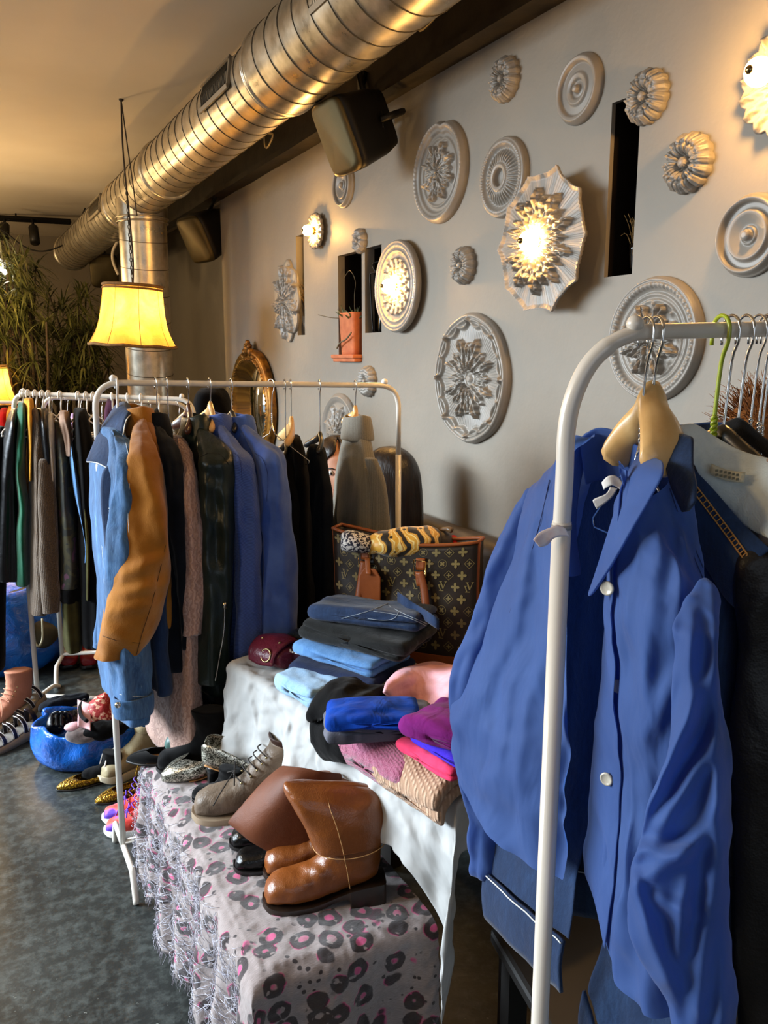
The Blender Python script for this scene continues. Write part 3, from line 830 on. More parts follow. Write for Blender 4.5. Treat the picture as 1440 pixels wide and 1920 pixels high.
for (dy, dz, rr) in ((0, .03, .035), (-.05, .012, .03), (.05, .012, .03), (-.095, -.02, .024), (.095, -.02, .024), (0, .07, .022), (-.03, .05, .022), (.03, .05, .022)):
    m.sphere((1.655, ycm + dy, mtop - .03 + dz), rr, 12, 8, (.7, 1, .9))
build('carved_crest', m, M_GOLD, t, wr=dict(amp=.008, scale=60, seed=2))
g = ovr(fw, 1.678)
m = MB(); m.loft([g, [p + V((.006, 0, 0)) for p in g]])
build('mirror_glass', m, plain('mirror silver', '#e8ebe6', 0.02, 1.0), t)
M_SOFA = leather('dark banquette leather', '#3a332c', '#463e36', 0.5, grain=300, gstr=.15, crease=.12, cscale=6)
sofa = thing('banquette', 'long dark brown padded banquette along the grey wall', 'bench seat', (1.4, 3.0, 0))
def rbox(x0, x1, y0, y1, z0, z1, r=.04, n=6):
    rings = []
    def ring(y, k):
        pts = []
        for (cx, cz, a0) in ((x1 - r, z1 - r, 0), (x0 + r, z1 - r, pi / 2), (x0 + r, z0 + r, pi), (x1 - r, z0 + r, 3 * pi / 2)):
            for q in range(n + 1):
                a = a0 + pi / 2 * q / n; pts.append(V((cx + r * k * cos(a) - (1 - k) * r * (0) , y, cz + r * k * sin(a))))
        return pts
    ys = [y0, y0 + r * .3, y0 + r] + [lerp(y0 + r, y1 - r, i / 20) for i in range(1, 20)] + [y1 - r, y1 - r * .3, y1]
    for i, y in enumerate(ys):
        k = .5 if i in (0, len(ys) - 1) else (.85 if i in (1, len(ys) - 2) else 1)
        rings.append(ring(y, k))
    return MB().loft(rings)
build('back_cushion', rbox(1.57, 1.69, 1.2, 4.9, .42, .955, .05), M_SOFA, sofa)
build('seat_cushion', rbox(1.33, 1.575, 1.2, 4.9, .34, .46, .04), M_SOFA, sofa)
build('base', MB().box((1.37, 1.24, 0), (1.69, 4.86, .34)), M_BLACK, sofa, smooth=False)
tag(build('red_garment', rbox(1.33, 1.5, 1.62, 1.9, .46, .80, .05).warp(lambda p: p + V((0, 0, .02 * nz(p.x * 9, p.y * 9)))), cloth('red cloth', '#a3120f', '#c01a14'), wr=dict(amp=.02, scale=9, seed=3)), 'bright red garment lying on the banquette behind the monogram bag', 'garment')
# ================================================================== CLOTHES RAILS
M_WHITE = plain('white powder coated steel', '#d8d4cb', 0.32, c2='#cfcabf', nscale=4, coat=0.2)
M_WHITEP = plain('white plastic', '#e4e2dc', 0.4)
M_WOODL = plain('light beech wood', '#c89a5c', 0.35, c2='#d8ae72', nscale=30, coat=0.3)
M_WOODD = plain('dark brown wood', '#3a1d12', 0.3, c2='#4d281a', nscale=30, coat=0.4)
M_PLBLK = plain('black hanger plastic', '#0e0d0d', 0.28)
M_CHROME = plain('chrome wire', '#cfcdc8', 0.18, 1.0)
def arc_corner(p, d0, d1, r, n=8):
    """round the corner at p, coming along d0 and leaving along d1"""
    a = p - d0 * r; b = p + d1 * r
    return [(a * (1 - t) + p * t) * (1 - t) + (p * (1 - t) + b * t) * t for t in [i / n for i in range(n + 1)]]
def clothes_rail(label, L, R, r=0.0085, rad=0.07, foot_dir=None, foot=0.18, low=0.09, joint=0.23, post_r=None, group='white clothes rails'):
    L = V(L); R = V(R); ax = (R - L); ax.z = 0; ax.normalize(); pr = post_r or r * 1.12
    fd = foot_dir or UP.cross(ax)
    t = thing('clothes_rail', label, 'clothes rail', ((L.x + R.x) / 2, (L.y + R.y) / 2, 0), group)
    d = (R - L).normalized()
    top = [L - UP * joint] + arc_corner(L, UP, d, rad) + arc_corner(R, d, -UP, rad) + [R - UP * joint]
    build('hanging_bar', MB().tube(top, r, 12), M_WHITE, t)
    for e, s in ((L, -1), (R, 1)):
        foot_c = V((e.x, e.y, low))
        po = build('post', MB().tube([e - UP * joint, foot_c], pr, 12), M_WHITE, t)
        fp = [foot_c - fd * foot + UP * (-low + .004), foot_c - fd * (foot * .82) - UP * .01] + [foot_c - fd * foot * .6, foot_c + fd * foot * .6] + [foot_c + fd * (foot * .82) - UP * .01, foot_c + fd * foot + UP * (-low + .004)]
        build('foot', MB().tube(smooth_path(fp, 5), pr * .95, 10), M_WHITE, t)
        build('end_knob', MB().sphere(e + d * (s * 0.004) + UP * (-0.0) - d * (s * (rad * .75)) + UP * .012, 0.0105, 12, 8), M_WHITEP, t)
    a = V((L.x, L.y, low + .0)); b = V((R.x, R.y, low))
    build('base_bar', MB().tube([a + UP * .012, b + UP * .012], r, 10), M_WHITE, t)
    return t
BL = PD(176, 717, 2.33); BL.z = 1.51; BR = PD(751, 722, 2.76); BR.z = 1.487; BR.y = BL.y + .0
clothes_rail('white metal clothes rail in the middle, nearest the blazers and tan jacket', BL, BR, rad=0.075)
R2L = PD(24, 737, 3.6); R2R = PD(362, 749, 3.52)
clothes_rail('white clothes rail at the left holding the green and brown knitwear', R2L, R2R, rad=0.07, r=.010, low=.03, foot=.2)
R3L = PD(80, 744, 3.98); R3R = PD(352, 757, 4.1)
clothes_rail('white clothes rail hidden behind the one with green and brown knitwear', R3L, R3R, rad=0.07, r=.010)
R4L = PD(-160, 752, 5.3); R4R = PD(60, 755, 5.3)
clothes_rail('farthest clothes rail under the lampshade at the left edge', R4L, R4R, rad=0.07, r=.010)

# ------------------------------------------------------------------ hangers
def hanger(label, kind, P, ax, w=0.2, group=None, drop=0.075, hook_m=None, twist=0):
    """P: point on the bar axis; ax: horizontal direction of the arms"""
    P = V(P); ax = V(ax).normalized(); n = ax.cross(UP)
    t = thing('coat_hanger', label, 'hanger', tuple(P - UP * drop), group)
    r = 0.0155; neck = P - UP * drop
    hk = [P + ax * (-r * 1.0) - UP * .016, P - ax * r * 1.02 + UP * 0.004] + [P + (ax * cos(a) + UP * sin(a)) * r for a in [pi - pi * i / 8 for i in range(0, 9)]]
    hk += [P + ax * (r * .9) - UP * .014, P + ax * .005 - UP * .035, neck + UP * .002, neck - UP * .01]
    hm = hook_m or {'wood': M_CHROME, 'dark': M_CHROME, 'black': M_CHROME, 'wire': M_CHROME, 'white': M_WHITEP, 'green': None, 'velvet': M_CHROME, 'broad': M_CHROME}[kind]
    wr_ = {'white': .0035, 'green': .0024, 'wire': .0014}.get(kind, .0017)
    if kind == 'green': hm = plain('lime green coated wire', '#8f9a12', 0.4, coat=.3)
    m = MB().tube(smooth_path(hk, 3), wr_, 7)
    if kind in ('wood', 'dark', 'black', 'velvet', 'broad'):
        build('hook', m, hm, t)
        am = {'wood': M_WOODL, 'broad': M_WOODL, 'dark': M_WOODD, 'black': M_PLBLK, 'velvet': cloth('black velvet', '#050505', sheen=.1)}[kind]
        hh, th = {'wood': (.026, .009), 'broad': (.024, .016), 'dark': (.026, .009), 'black': (.013, .008), 'velvet': (.01, .004)}[kind]
        rings = []
        for i in range(29):
            u = -1 + 2 * i / 28; au = abs(u)
            z = -0.012 - ((0.07 if kind != 'broad' else .20) * au ** (1.25 if kind != 'broad' else 1.8)) * (w / .2) + (0.016 if kind in ('wood', 'dark', 'broad') else .006) * math.exp(-(u / .13) ** 2)
            k = (1 - .55 * au ** 2) if kind in ('wood', 'dark') else (1 - .2 * au)
            c = neck + ax * (u * w) + UP * z + n * ((0.03 if kind != 'broad' else .006) * au * au)
            e = 0.55 if abs(u) == 1 else 1
            k2 = 1 + .9 * au if kind == 'broad' else 1
            rings.append([c + UP * (hh * k * e * sin(a)) + n * (th * k2 * e * cos(a)) for a in [2 * pi * q / 12 for q in range(12)]])
        m = MB().loft(rings)
        if kind == 'black': m.tube([neck + ax * (-w * .86) - UP * .07, neck + ax * (w * .86) - UP * .07], .0035, 6)
        build('shoulder_bar', m, am, t)
    else:
        if kind in ('wire', 'green'):
            tw = []
            for i in range(15):
                q = neck + UP * (.004 - .03 * i / 14)
                m.tube([q, q - UP * .0024], .001, 3) if False else None
            for ph in (0, pi):
                m.tube([neck + UP * (.002 - .034 * i / 20) + (ax * cos(i * .95 + ph) + n * sin(i * .95 + ph)) * wr_ * .9 for i in range(21)], wr_, 6)
            b0 = neck - UP * .032
            pts = [b0, b0 - UP * .03 - ax * .012, b0 - UP * .042 - ax * .04, b0 - ax * w - UP * .1, b0 - ax * (w * 1.0) - UP * .106, b0 - ax * (w * .96) - UP * .112, b0 + ax * (w * .96) - UP * .112, b0 + ax * w - UP * .106, b0 + ax * w - UP * .1, b0 + ax * .04 - UP * .042, b0 - UP * .03 + ax * .012, b0]
            m.tube(pts, wr_, 7)
        else:
            m.tube(smooth_path([neck, neck - UP * .012 - ax * .03, neck - ax * w - UP * .075, neck - ax * (w * 1.02) - UP * .088, neck - ax * (w * .9) - UP * .095, neck + ax * (w * .9) - UP * .095, neck + ax * (w * 1.02) - UP * .088, neck + ax * w - UP * .075, neck - UP * .012 + ax * .03, neck], 3), .0036, 6)
        build('hook_and_arms', m, hm, t)
    return t

# ------------------------------------------------------------------ garments
def limb_rings(pts, place, ratio=1.0, k=5, n=26, lobes=0.05, seed=0, depth=None, axr=None, axf=None):
    pts = smooth_path([tuple(map(float, p)) for p in pts], k); rings = []
    for i, (px, py, w) in enumerate(pts):
        c = place(px, py); dd = (c - EYEV).dot(FWD); hw = w / 2 * m_per_px(dd); hd = depth if depth else hw * ratio
        ar = axr or RIGHT; af = axf or FWD
        if axf == 'ray': af = V((c.x, c.y, 0)).normalized(); ar = V((af.y, -af.x, 0))
        ring = []
        for j in range(n):
            a = 2 * pi * j / n
            q = 1 + lobes * (cos(3 * a + seed + i * .13) + .6 * cos(5 * a + 2 * seed - i * .21))
            ring.append(c + ar * (hw * cos(a) * q) + af * (hd * sin(a) * q))
        rings.append(ring)
    return rings
def inset_end(rings, d=0.06):
    """hollow cuff: fold the last ring inwards"""
    a = rings[-1]; c = sum(a, V()) / len(a)
    up = (sum(rings[-4], V()) / len(a) - c).normalized()
    return rings + [[lerp(p, c, .10) for p in a], [lerp(p, c, .16) + up * d for p in a]]
def limb(pts, place, **kw):
    return MB().loft(inset_end(limb_rings(pts, place, **kw)), True, True)
def body_rings(y0, yh, c_px, n_px, th, Yc=2.43, half=0.21, drop=62, n=40, seed=0, flare=1.0, nx=None, top_s=.28, pleat=.18):
    """c_px / n_px: (top, hem) columns of the garment's middle and of its near edge"""
    rings = []; N = 34
    for i in range(N + 1):
        t = i / N
        y = y0 + (yh - y0) * t
        cp = lerp(c_px[0], c_px[1], t); npx = lerp(n_px[0], n_px[1], t)
        C = PY(cp, y, Yc); Nn = PY(npx, y, Yc - half)
        ax = V((Nn.x - C.x, Nn.y - C.y, 0))
        dpx = y - y0; s = top_s + (1 - top_s) * min(1, dpx / drop) ** .8
        s *= lerp(1, flare, t)
        thk = th * (0.5 + .5 * min(1, dpx / (drop * 1.5)))
        an = ax.cross(UP).normalized(); L = ax.length
        ring = []
        for j in range(n):
            a = 2 * pi * j / n; cx = cos(a); sy = sin(a)
            cx = abs(cx) ** .75 * (1 if cx > 0 else -1); sy = abs(sy) ** .7 * (1 if sy > 0 else -1)
            pl = pleat * min(1, dpx / 150) * (sin(a * 7 + seed + .4 * sin(t * 5)) * .5 + .5 * nz(a * 2.2 + seed, t * 2.5))
            ring.append(C + ax * (s * cx) + an * (thk * sy * (1 + pl) + .012 * t * nz(cx * 2 + seed, t * 3)) )
        rings.append(ring)
    return rings
def collar_mb(c, ax, w, t_, h=.035, drop=.05, flare=1.45, openf=0.0, n=28):
    an = V(ax).cross(UP).normalized(); ax = V(ax).normalized(); rings = []
    for (z, k) in ((-.03, .95), (0.0, .95), (h * .8, 1.0), (h, 1.06), (h * .9, 1.14), (h * .2, 1.3), (-drop, flare), (-drop - .003, flare * .985), (-drop + .008, flare * .95), (h * .2, 1.2)):
        rings.append([c + ax * (w * k * cos(a)) + an * (t_ * k * sin(a)) + UP * (z - .35 * h * abs(sin(a)) * (z > -.02)) for a in [2 * pi * j / n for j in range(n)]])
    return MB().loft(rings, False, False)
def sheet_mb(rows, ku=4, kv=4):
    """rows of points -> smooth surface through them"""
    rr = [smooth_path([tuple(p) for p in r], ku) for r in rows]
    cols = list(zip(*rr)); cc = [smooth_path(c, kv) for c in cols]
    g = list(zip(*cc)); nu, nv = len(g) - 1, len(g[0]) - 1
    return MB().add([V(p) for r in g for p in r], [(i * (nv + 1) + j, (i + 1) * (nv + 1) + j, (i + 1) * (nv + 1) + j + 1, i * (nv + 1) + j + 1) for i in range(nu) for j in range(nv)])
NEAR = 2.21
def on_rail(px, L=BL, R=BR):
    y = L.y; p = PY(px, 720, y); t = (p.x - L.x) / (R.x - L.x); return V((p.x, y, lerp(L.z, R.z, t)))
WRK = dict(amp=.006, scale=9, stretch=(1, 1, .45), seed=1)
def rail_garment(name, label, cat, m, hook, kind, y0, yh, c_px, n_px, th, sleeve=None, far_sleeve=None, collar=True, hlabel=None, wr=.006, collar_m=None, sub=1, lapel=None, half=.21, flare=1.0, pleat=.18, drop=62, ratio=1.0, col_h=.03, hgroup=None):
    seed = hook * .37
    C = PY(c_px[0], y0, 2.43); N = PY(n_px[0], y0, 2.43 - half); ax = V((N.x - C.x, N.y - C.y, 0)).normalized()
    hp = on_rail(hook)
    t = thing(name, label, cat, tuple(C))
    W = lambda s: [dict(amp=wr * 1.5, scale=9, stretch=(1, 1, .4), seed=s), dict(amp=wr * .9, scale=17, stretch=(1, 1, .55), seed=s + 1, ridged=True)]
    build('body', MB().loft(body_rings(y0, yh, c_px, n_px, th, half=half, seed=seed, flare=flare, pleat=pleat, drop=drop), True, True), m, t, wr=W(seed), sub=sub)
    if sleeve:
        sp = [(c_px[0] + .25 * (n_px[0] - c_px[0]), y0 + 6, 8)] + [q for q in sleeve if q[1] > y0 + 20]
        build('sleeve', limb(sp, lambda x, y: PY(x, y, lerp(2.38, NEAR, min(1, max(0, (y - y0) / 70)) ** .7)), ratio=ratio, seed=seed, n=40, k=7, lobes=.07), m, t, wr=W(seed + 3), sub=sub)
    if far_sleeve:
        build('sleeve', limb(far_sleeve, lambda x, y: PY(x, y, 2.60), ratio=1.0, seed=seed + 2), m, t, wr=W(seed + 5), sub=sub)
    if collar:
        build('collar', collar_mb(C + ax * .01 + UP * .004, ax, .062, .036, h=col_h), collar_m or m, t, wr=dict(amp=.003, scale=20, seed=seed), sub=1)
    if kind: hanger(hlabel, kind, hp, ax, w=.05 if name == 'tweed_blazer' else .105, drop=max(.05, hp.z - C.z - .035))
    return t
# fabrics
def denim(name, c, c2, c3=None, streak=True):
    if name in MATS: return MATS[name]
    t = NT(name); v = t.coords()
    n = t.noise(t.coords((1, 1, .4)), 13, 7, .72, .4); f = t.noise(t.coords((1, 1, .12)), 260, 2)
    base = t.ramp(n, [(.3, lin(c)), (.6, lin(c2)), (.8, lin(c3 or c2))])
    col = t.mix(t.math('MULTIPLY', t.math('POWER', f, 2.0), .45), base, lin(c3 or c2))
    t.set(base=col, rough=.85, sheen=.1, spec=.25); t.bump(t.noise(v, 500, 2), .25, .002); t.bump(t.noise(v, 26, 4, .6, .6), .25, .012)
    MATS[name] = t.m; return t.m
M_DENIM_L = denim('mid blue denim', '#14294a', '#2c5480', '#7ba3c8')
M_DENIM_D = denim('dark blue denim', '#0a1630', '#142847', '#2a4870')
M_DENIM_P = denim('pale blue denim', '#6f97bd', '#94b6d4', '#b6d0e4')
M_TAN = cloth('tan wool felt', '#855112', '#9a6420', .9, nscale=9, weave=420, wstr=.4, sheen=.3, crease=.2)
M_NAVYS = cloth('navy suede', '#080b11', '#0f141d', .9, nscale=20, sheen=.08)
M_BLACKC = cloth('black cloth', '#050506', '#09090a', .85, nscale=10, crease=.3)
M_BLACKW = cloth('black wool', '#050506', '#08080a', .95, nscale=16, sheen=.03, crease=.2)
def m_jacq():
    t = NT('pink jacquard'); v = t.coords()
    w = t.wave(v, 26, 9, 'X', 2.2)
    t.set(base=t.mix(w, lin('#8d6c60'), lin('#aa897b')), rough=t.ramp(w, [(0, (.75,) * 3), (1, (.4,) * 3)]), sheen=.2)
    t.bump(w, .35, .004); return t.m
M_JACQ = m_jacq()
M_GREENL = leather('dark green leather', '#121b18', '#1b2622', .34, crease=.35, cscale=14)
M_BLKL = leather('black leather', '#070708', '#0c0c0d', .3, crease=.35, cscale=14)
def m_herr():
    t = NT('blue herringbone'); v = t.coords((1, 1, 1))
    w1 = t.wave(t.coords((1, 1, 1), (0, radians(25), radians(20))), 105, 0, 'DIAGONAL')
    t.set(base=t.mix(w1, lin('#1d377a'), lin('#3d5ba6')), rough=.8, sheen=.2); t.bump(w1, .3, .003)
    t.bump(t.noise(v, 14, 4), .25, .015); return t.m
M_HERR = m_herr()
M_BLUEB = cloth('cornflower blue suiting', '#38539a', '#4c68ae', .75, nscale=10, weave=800, sheen=.25, crease=.35, cscale=12)
M_NAVY = cloth('navy cloth', '#090d15', '#10161f', .85, crease=.25)
def m_tweed():
    t = NT('grey tweed'); v = t.coords()
    w = t.wave(t.coords((1, 1, 1), (0, 0, radians(35))), 60, 1.5, 'X', 3)
    n = t.noise(v, 320, 3)
    c = t.mix(n, lin('#4f4c43'), lin('#7d786b')); c = t.mix(t.math('MULTIPLY', w, .35), c, lin('#8d887b'))
    t.set(base=c, rough=.9, sheen=.25); t.bump(n, .4, .003); t.bump(t.noise(v, 10, 3), .25, .015); return t.m
M_TWEED = m_tweed()

# ---- the middle rail, left to right
dj = rail_garment('denim_jacket', 'light blue denim jacket with turned-up collar at the left end of the middle rail', 'jacket', M_DENIM_L, 218, 'white', 800, 1320, (206, 236), (232, 262), .045,
    sleeve=[(232, 830, 34), (238, 880, 44), (230, 980, 56), (230, 1080, 66), (238, 1180, 78), (246, 1260, 76), (250, 1326, 62)],
    far_sleeve=[(198, 960, 26), (199, 1040, 40), (198, 1120, 44), (193, 1180, 36), (188, 1214, 30)], collar=False, wr=.008, hlabel='pale hanger inside the light denim jacket collar')
def P_(x, y, Y): return PY(x, y, Y)
build('collar', sheet_mb([[P_(163, 866, 2.40), P_(182, 868, 2.36), P_(206, 880, 2.32)], [P_(186, 812, 2.44), P_(204, 815, 2.38), P_(226, 836, 2.32)], [P_(208, 776, 2.48), P_(220, 772, 2.42), P_(236, 790, 2.34)], [P_(222, 758, 2.54), P_(236, 756, 2.47), P_(247, 776, 2.38)], [P_(240, 764, 2.58), P_(248, 772, 2.52), P_(252, 800, 2.44)]]), M_DENIM_D, dj, solid=.008, label='dark inside of the turned-up denim collar')
build('placket', sheet_mb([[P_(206, 872, 2.31), P_(216, 880, 2.29)], [P_(192, 890, 2.30), P_(214, 900, 2.28)], [P_(190, 945, 2.30), P_(214, 950, 2.28)], [P_(197, 1010, 2.30), P_(212, 1020, 2.28)], [P_(206, 1100, 2.30), P_(212, 1110, 2.28)]]), M_DENIM_D, dj, solid=.008)
M_STITCH = plain('pale stitching', '#cfd3d0', .8)
build('collar_edge', MB().tube(smooth_path([P_(206, 880, 2.315), P_(182, 868, 2.355), P_(163, 866, 2.395)], 4), .0016, 5).tube(smooth_path([P_(206, 880, 2.315), P_(226, 836, 2.315), P_(236, 790, 2.335), P_(247, 776, 2.375)], 4), .0016, 5), M_STITCH, dj)
build('cuff_button', MB().sphere(P_(221, 1322, 2.165), .009, 12, 8, (1, .6, 1)), M_STEEL, dj)
build('cuff', MB().loft(limb_rings([(249, 1300, 72), (250, 1318, 74), (251, 1336, 72)], lambda x, y: PY(x, y, NEAR), ratio=1.05), False, False), M_DENIM_L, dj, solid=.006)
rail_garment('tan_jacket', 'tan brown wool jacket with broad sleeve on the middle rail', 'jacket', M_TAN, 250, None, 782, 1150, (258, 284), (288, 316), .05,
    sleeve=[(264, 803, 28), (267, 836, 44), (269, 885, 68), (270, 951, 92), (267, 1010, 110), (263, 1069, 118), (252, 1122, 116), (238, 1182, 108), (219, 1228, 86)], wr=.005, col_h=.035)
rail_garment('navy_jacket', 'black navy suede jacket between the tan jacket and pink jacquard coat', 'jacket', M_NAVYS, 292, 'velvet', 790, 1225, (286, 304), (318, 336), .035,
    sleeve=[(306, 800, 20), (316, 840, 34), (328, 900, 42), (336, 1000, 40), (343, 1090, 28), (348, 1160, 20), (350, 1218, 18)], hlabel='black velvet hanger above the navy suede jacket')
rail_garment('jacquard_coat', 'long pink jacquard coat hanging almost to the floor on the middle rail', 'coat', M_JACQ, 313, 'black', 815, 1392, (330, 322), (352, 362), .05,
    sleeve=[(344, 822, 22), (350, 860, 32), (356, 940, 42), (364, 1020, 50), (364, 1100, 48), (360, 1190, 38)], collar=False, wr=.005, flare=1.15, hlabel='black hanger with shiny arm above the pink jacquard coat')
rail_garment('green_leather_jacket', 'dark green leather jacket with zipped cuff on the middle rail', 'jacket', M_GREENL, 352, 'dark', 795, 1270, (368, 380), (398, 418), .045,
    sleeve=[(384, 802, 36), (398, 840, 58), (405, 900, 68), (407, 1000, 68), (404, 1100, 66), (401, 1200, 60), (398, 1278, 56)], wr=.006, hlabel='dark brown wooden hanger of the green leather jacket')
gl = bpy.data.objects['green_leather_jacket']
build('cuff_zip', MB().tube(smooth_path([PY(421, 1118, 2.17), PY(420, 1180, 2.165), PY(412, 1230, 2.16), PY(404, 1276, 2.16)], 4), .0022, 5).box(*(lambda p: (p - V((.004, .003, .016)), p + V((.004, .003, 0))))(PY(421, 1130, 2.16))), M_STEEL, gl)
rail_garment('herringbone_blazer', 'bright blue herringbone blazer, left of the plain blue blazer', 'blazer', M_HERR, 393, 'wood', 792, 1245, (404, 428), (444, 468), .045,
    sleeve=[(424, 806, 30), (442, 850, 48), (456, 900, 54), (464, 990, 54), (467, 1090, 52), (465, 1190, 52), (463, 1242, 50)], wr=.005, hlabel='light wooden hanger of the blue herringbone blazer')
rail_garment('blue_blazer', 'plain cornflower blue blazer on the middle rail, left of the black dresses', 'blazer', M_BLUEB, 433, 'black', 794, 1190, (446, 470), (492, 520), .045,
    sleeve=[(474, 812, 40), (498, 848, 50), (511, 895, 48), (518, 980, 58), (521, 1080, 66), (522, 1150, 70), (522, 1204, 72)], wr=.006, hlabel='black hanger of the plain blue blazer')
rail_garment('black_dress', 'black dress on a curved black hanger right of the blue blazer', 'dress', M_BLACKC, 534, 'black', 850, 1190, (530, 548), (548, 572), .05, collar=False, hlabel='black curved hanger of the left black dress', half=.17)
rail_garment('black_dress', 'slim black dress on a light wooden hanger, second of the two', 'dress', M_BLACKW, 545, 'wood', 818, 1190, (552, 562), (566, 578), .035, collar=False, hlabel='light wooden hanger of the slim black dress', half=.17)
hanger('thin bare wire hanger between the blue blazer and black dress', 'wire', on_rail(508), V((.35, -1, 0)), w=.17, drop=.09)
rail_garment('navy_dress', 'dark navy dress on a black hanger, left of the grey tweed blazer', 'dress', M_NAVY, 599, 'black', 834, 1180, (592, 596), (612, 616), .04, collar=False, hlabel='black hanger with open arms above the dark navy dress', half=.16)
rail_garment('tweed_blazer', 'grey tweed blazer at the right end of the middle rail', 'blazer', M_TWEED, 666, 'wood', 796, 1200, (668, 672), (702, 708), .055,
    sleeve=None, hlabel='light wooden hanger of the grey tweed blazer', wr=.004, col_h=.035, pleat=.08, half=.195, drop=110)
tw = bpy.data.objects['tweed_blazer']
build('sleeve', limb([(694, 858, 24), (706, 900, 32), (713, 960, 34), (716, 1040, 36)], lambda x, y: PY(x, y, 2.24)), M_TWEED, tw, wr=dict(amp=.004, scale=9, seed=3), sub=1)
build('sleeve', limb([(652, 880, 16), (642, 930, 26), (637, 1000, 32), (636, 1110, 36)], lambda x, y: PY(x, y, 2.5)), M_TWEED, tw, wr=dict(amp=.004, scale=9, seed=4), sub=1)
rail_garment('black_trousers', 'black trousers hanging low behind the green leather jacket', 'trousers', M_BLACKC, 375, None, 900, 1330, (392, 398), (405, 410), .035, collar=False)
rail_garment('jeans', 'dark denim jeans hem hanging behind the tan jacket', 'jeans', M_DENIM_D, 270, None, 900, 1262, (285, 290), (300, 305), .03, collar=False)

def kid(root, n): return [c for c in root.children if c.name.split('.')[0] == n][0]
M_SEAMD = plain('dark seam', '#3a240c', .9)
tj_ = bpy.data.objects['tan_jacket']; ts = kid(tj_, 'sleeve')
seam('sleeve_seam', ts, [[(313, 1012), (300, 1070), (285, 1130), (266, 1190), (256, 1228)], [(186, 1190), (215, 1200), (240, 1204), (264, 1206)]], .0008, M_SEAMD, tj_, .0018)
djs = kid(dj, 'sleeve'); djb = kid(dj, 'body')
seam('sleeve_stitching', djs, [[(240, 880), (252, 884)], [(224, 1302), (250, 1306), (284, 1304)], [(236, 830), (244, 880), (240, 960), (246, 1060), (258, 1160), (266, 1290)]], .0006, M_STITCH, dj)
seam('chest_stitching', djb, [[(190, 952), (205, 953), (222, 952)], [(190, 957), (205, 958), (222, 957)], [(188, 900), (190, 1000), (196, 1100)], [(216, 960), (220, 1060), (226, 1160)]], .0006, M_STITCH, dj)
for q in ((196, 907), (199, 968), (206, 1040)):
    p = on_surface(djb, [q, (q[0] + 1, q[1])], 1)
    if p: build('snap_button', MB().sphere(p[0], .006, 10, 6), M_STEEL, dj)
crease(ts, [(205, 1085, 322, 1040, .010, 10), (215, 1120, 318, 1092, .008, 9), (190, 1150, 290, 1130, .007, 10), (262, 850, 300, 1000, .010, 14), (240, 960, 228, 1100, .008, 12), (300, 930, 318, 1030, .010, 10), (200, 1180, 250, 1210, .006, 9)], 1.0)
crease(djs, [(224, 900, 252, 960, .010, 9), (214, 1000, 250, 1040, .010, 9), (210, 1110, 262, 1150, .012, 10), (232, 1180, 240, 1310, .012, 10), (262, 1180, 264, 1290, .010, 9), (216, 1220, 270, 1250, .010, 9)], 1.0)
crease(djb, [(190, 900, 196, 1100, .012, 9), (206, 1000, 212, 1180, .012, 9), (186, 1060, 216, 1100, .010, 9)], 1.0)
def folds_on(nm, ridges, seams=(), sm=None):
    o = bpy.data.objects[nm]; k = kid(o, 'sleeve'); crease(k, ridges)
    if seams: seam('seam_line', k, seams, .0007, sm, o, .0)
M_SEAMB = plain('dark blue seam', '#16265a', .9)
folds_on('blue_blazer', [(496, 850, 486, 980, .016, 10), (520, 860, 540, 1180, .016, 12), (500, 1000, 496, 1190, .016, 12), (522, 1060, 516, 1190, .010, 9), (505, 930, 532, 960, .008, 10), (490, 1120, 548, 1150, .007, 10)], [[(478, 850), (492, 860), (502, 890), (500, 940)]], M_SEAMB)
folds_on('herringbone_blazer', [(444, 860, 452, 1230, .012, 9), (474, 900, 478, 1220, .010, 9), (440, 980, 480, 1010, .006, 9)], [[(440, 850), (450, 862), (454, 900)]], M_SEAMB)
folds_on('green_leather_jacket', [(384, 850, 390, 1050, .012, 10), (420, 860, 428, 1100, .012, 11), (376, 960, 436, 1000, .012, 10), (378, 1060, 430, 1090, .010, 10), (396, 1100, 392, 1260, .012, 10), (372, 900, 430, 930, .009, 9)], [[(372, 860), (390, 850), (412, 852), (430, 872)]], M_BLACKC)
folds_on('navy_jacket', [(322, 850, 332, 1060, .008, 8), (338, 940, 346, 1080, .006, 7)])
folds_on('jacquard_coat', [(352, 860, 362, 1080, .008, 8), (344, 950, 376, 990, .005, 8)])
crease(kid(bpy.data.objects['jacquard_coat'], 'body'), [(314, 1180, 318, 1380, .03, 12), (350, 1180, 352, 1390, .025, 12), (290, 1250, 288, 1370, .02, 10)])
crease(kid(bpy.data.objects['tweed_blazer'], 'body'), [(650, 860, 640, 1000, .008, 10), (680, 830, 690, 1000, .006, 10), (708, 900, 716, 1010, .008, 10)])
for nm in ('black_dress', 'black_dress.001', 'navy_dress'):
    k = kid(bpy.data.objects[nm], 'body'); x = {'black_dress': 540, 'black_dress.001': 562, 'navy_dress': 596}[nm]
    crease(k, [(x - 14, 900, x - 12, 1160, .012, 7), (x + 8, 880, x + 12, 1160, .012, 7)])

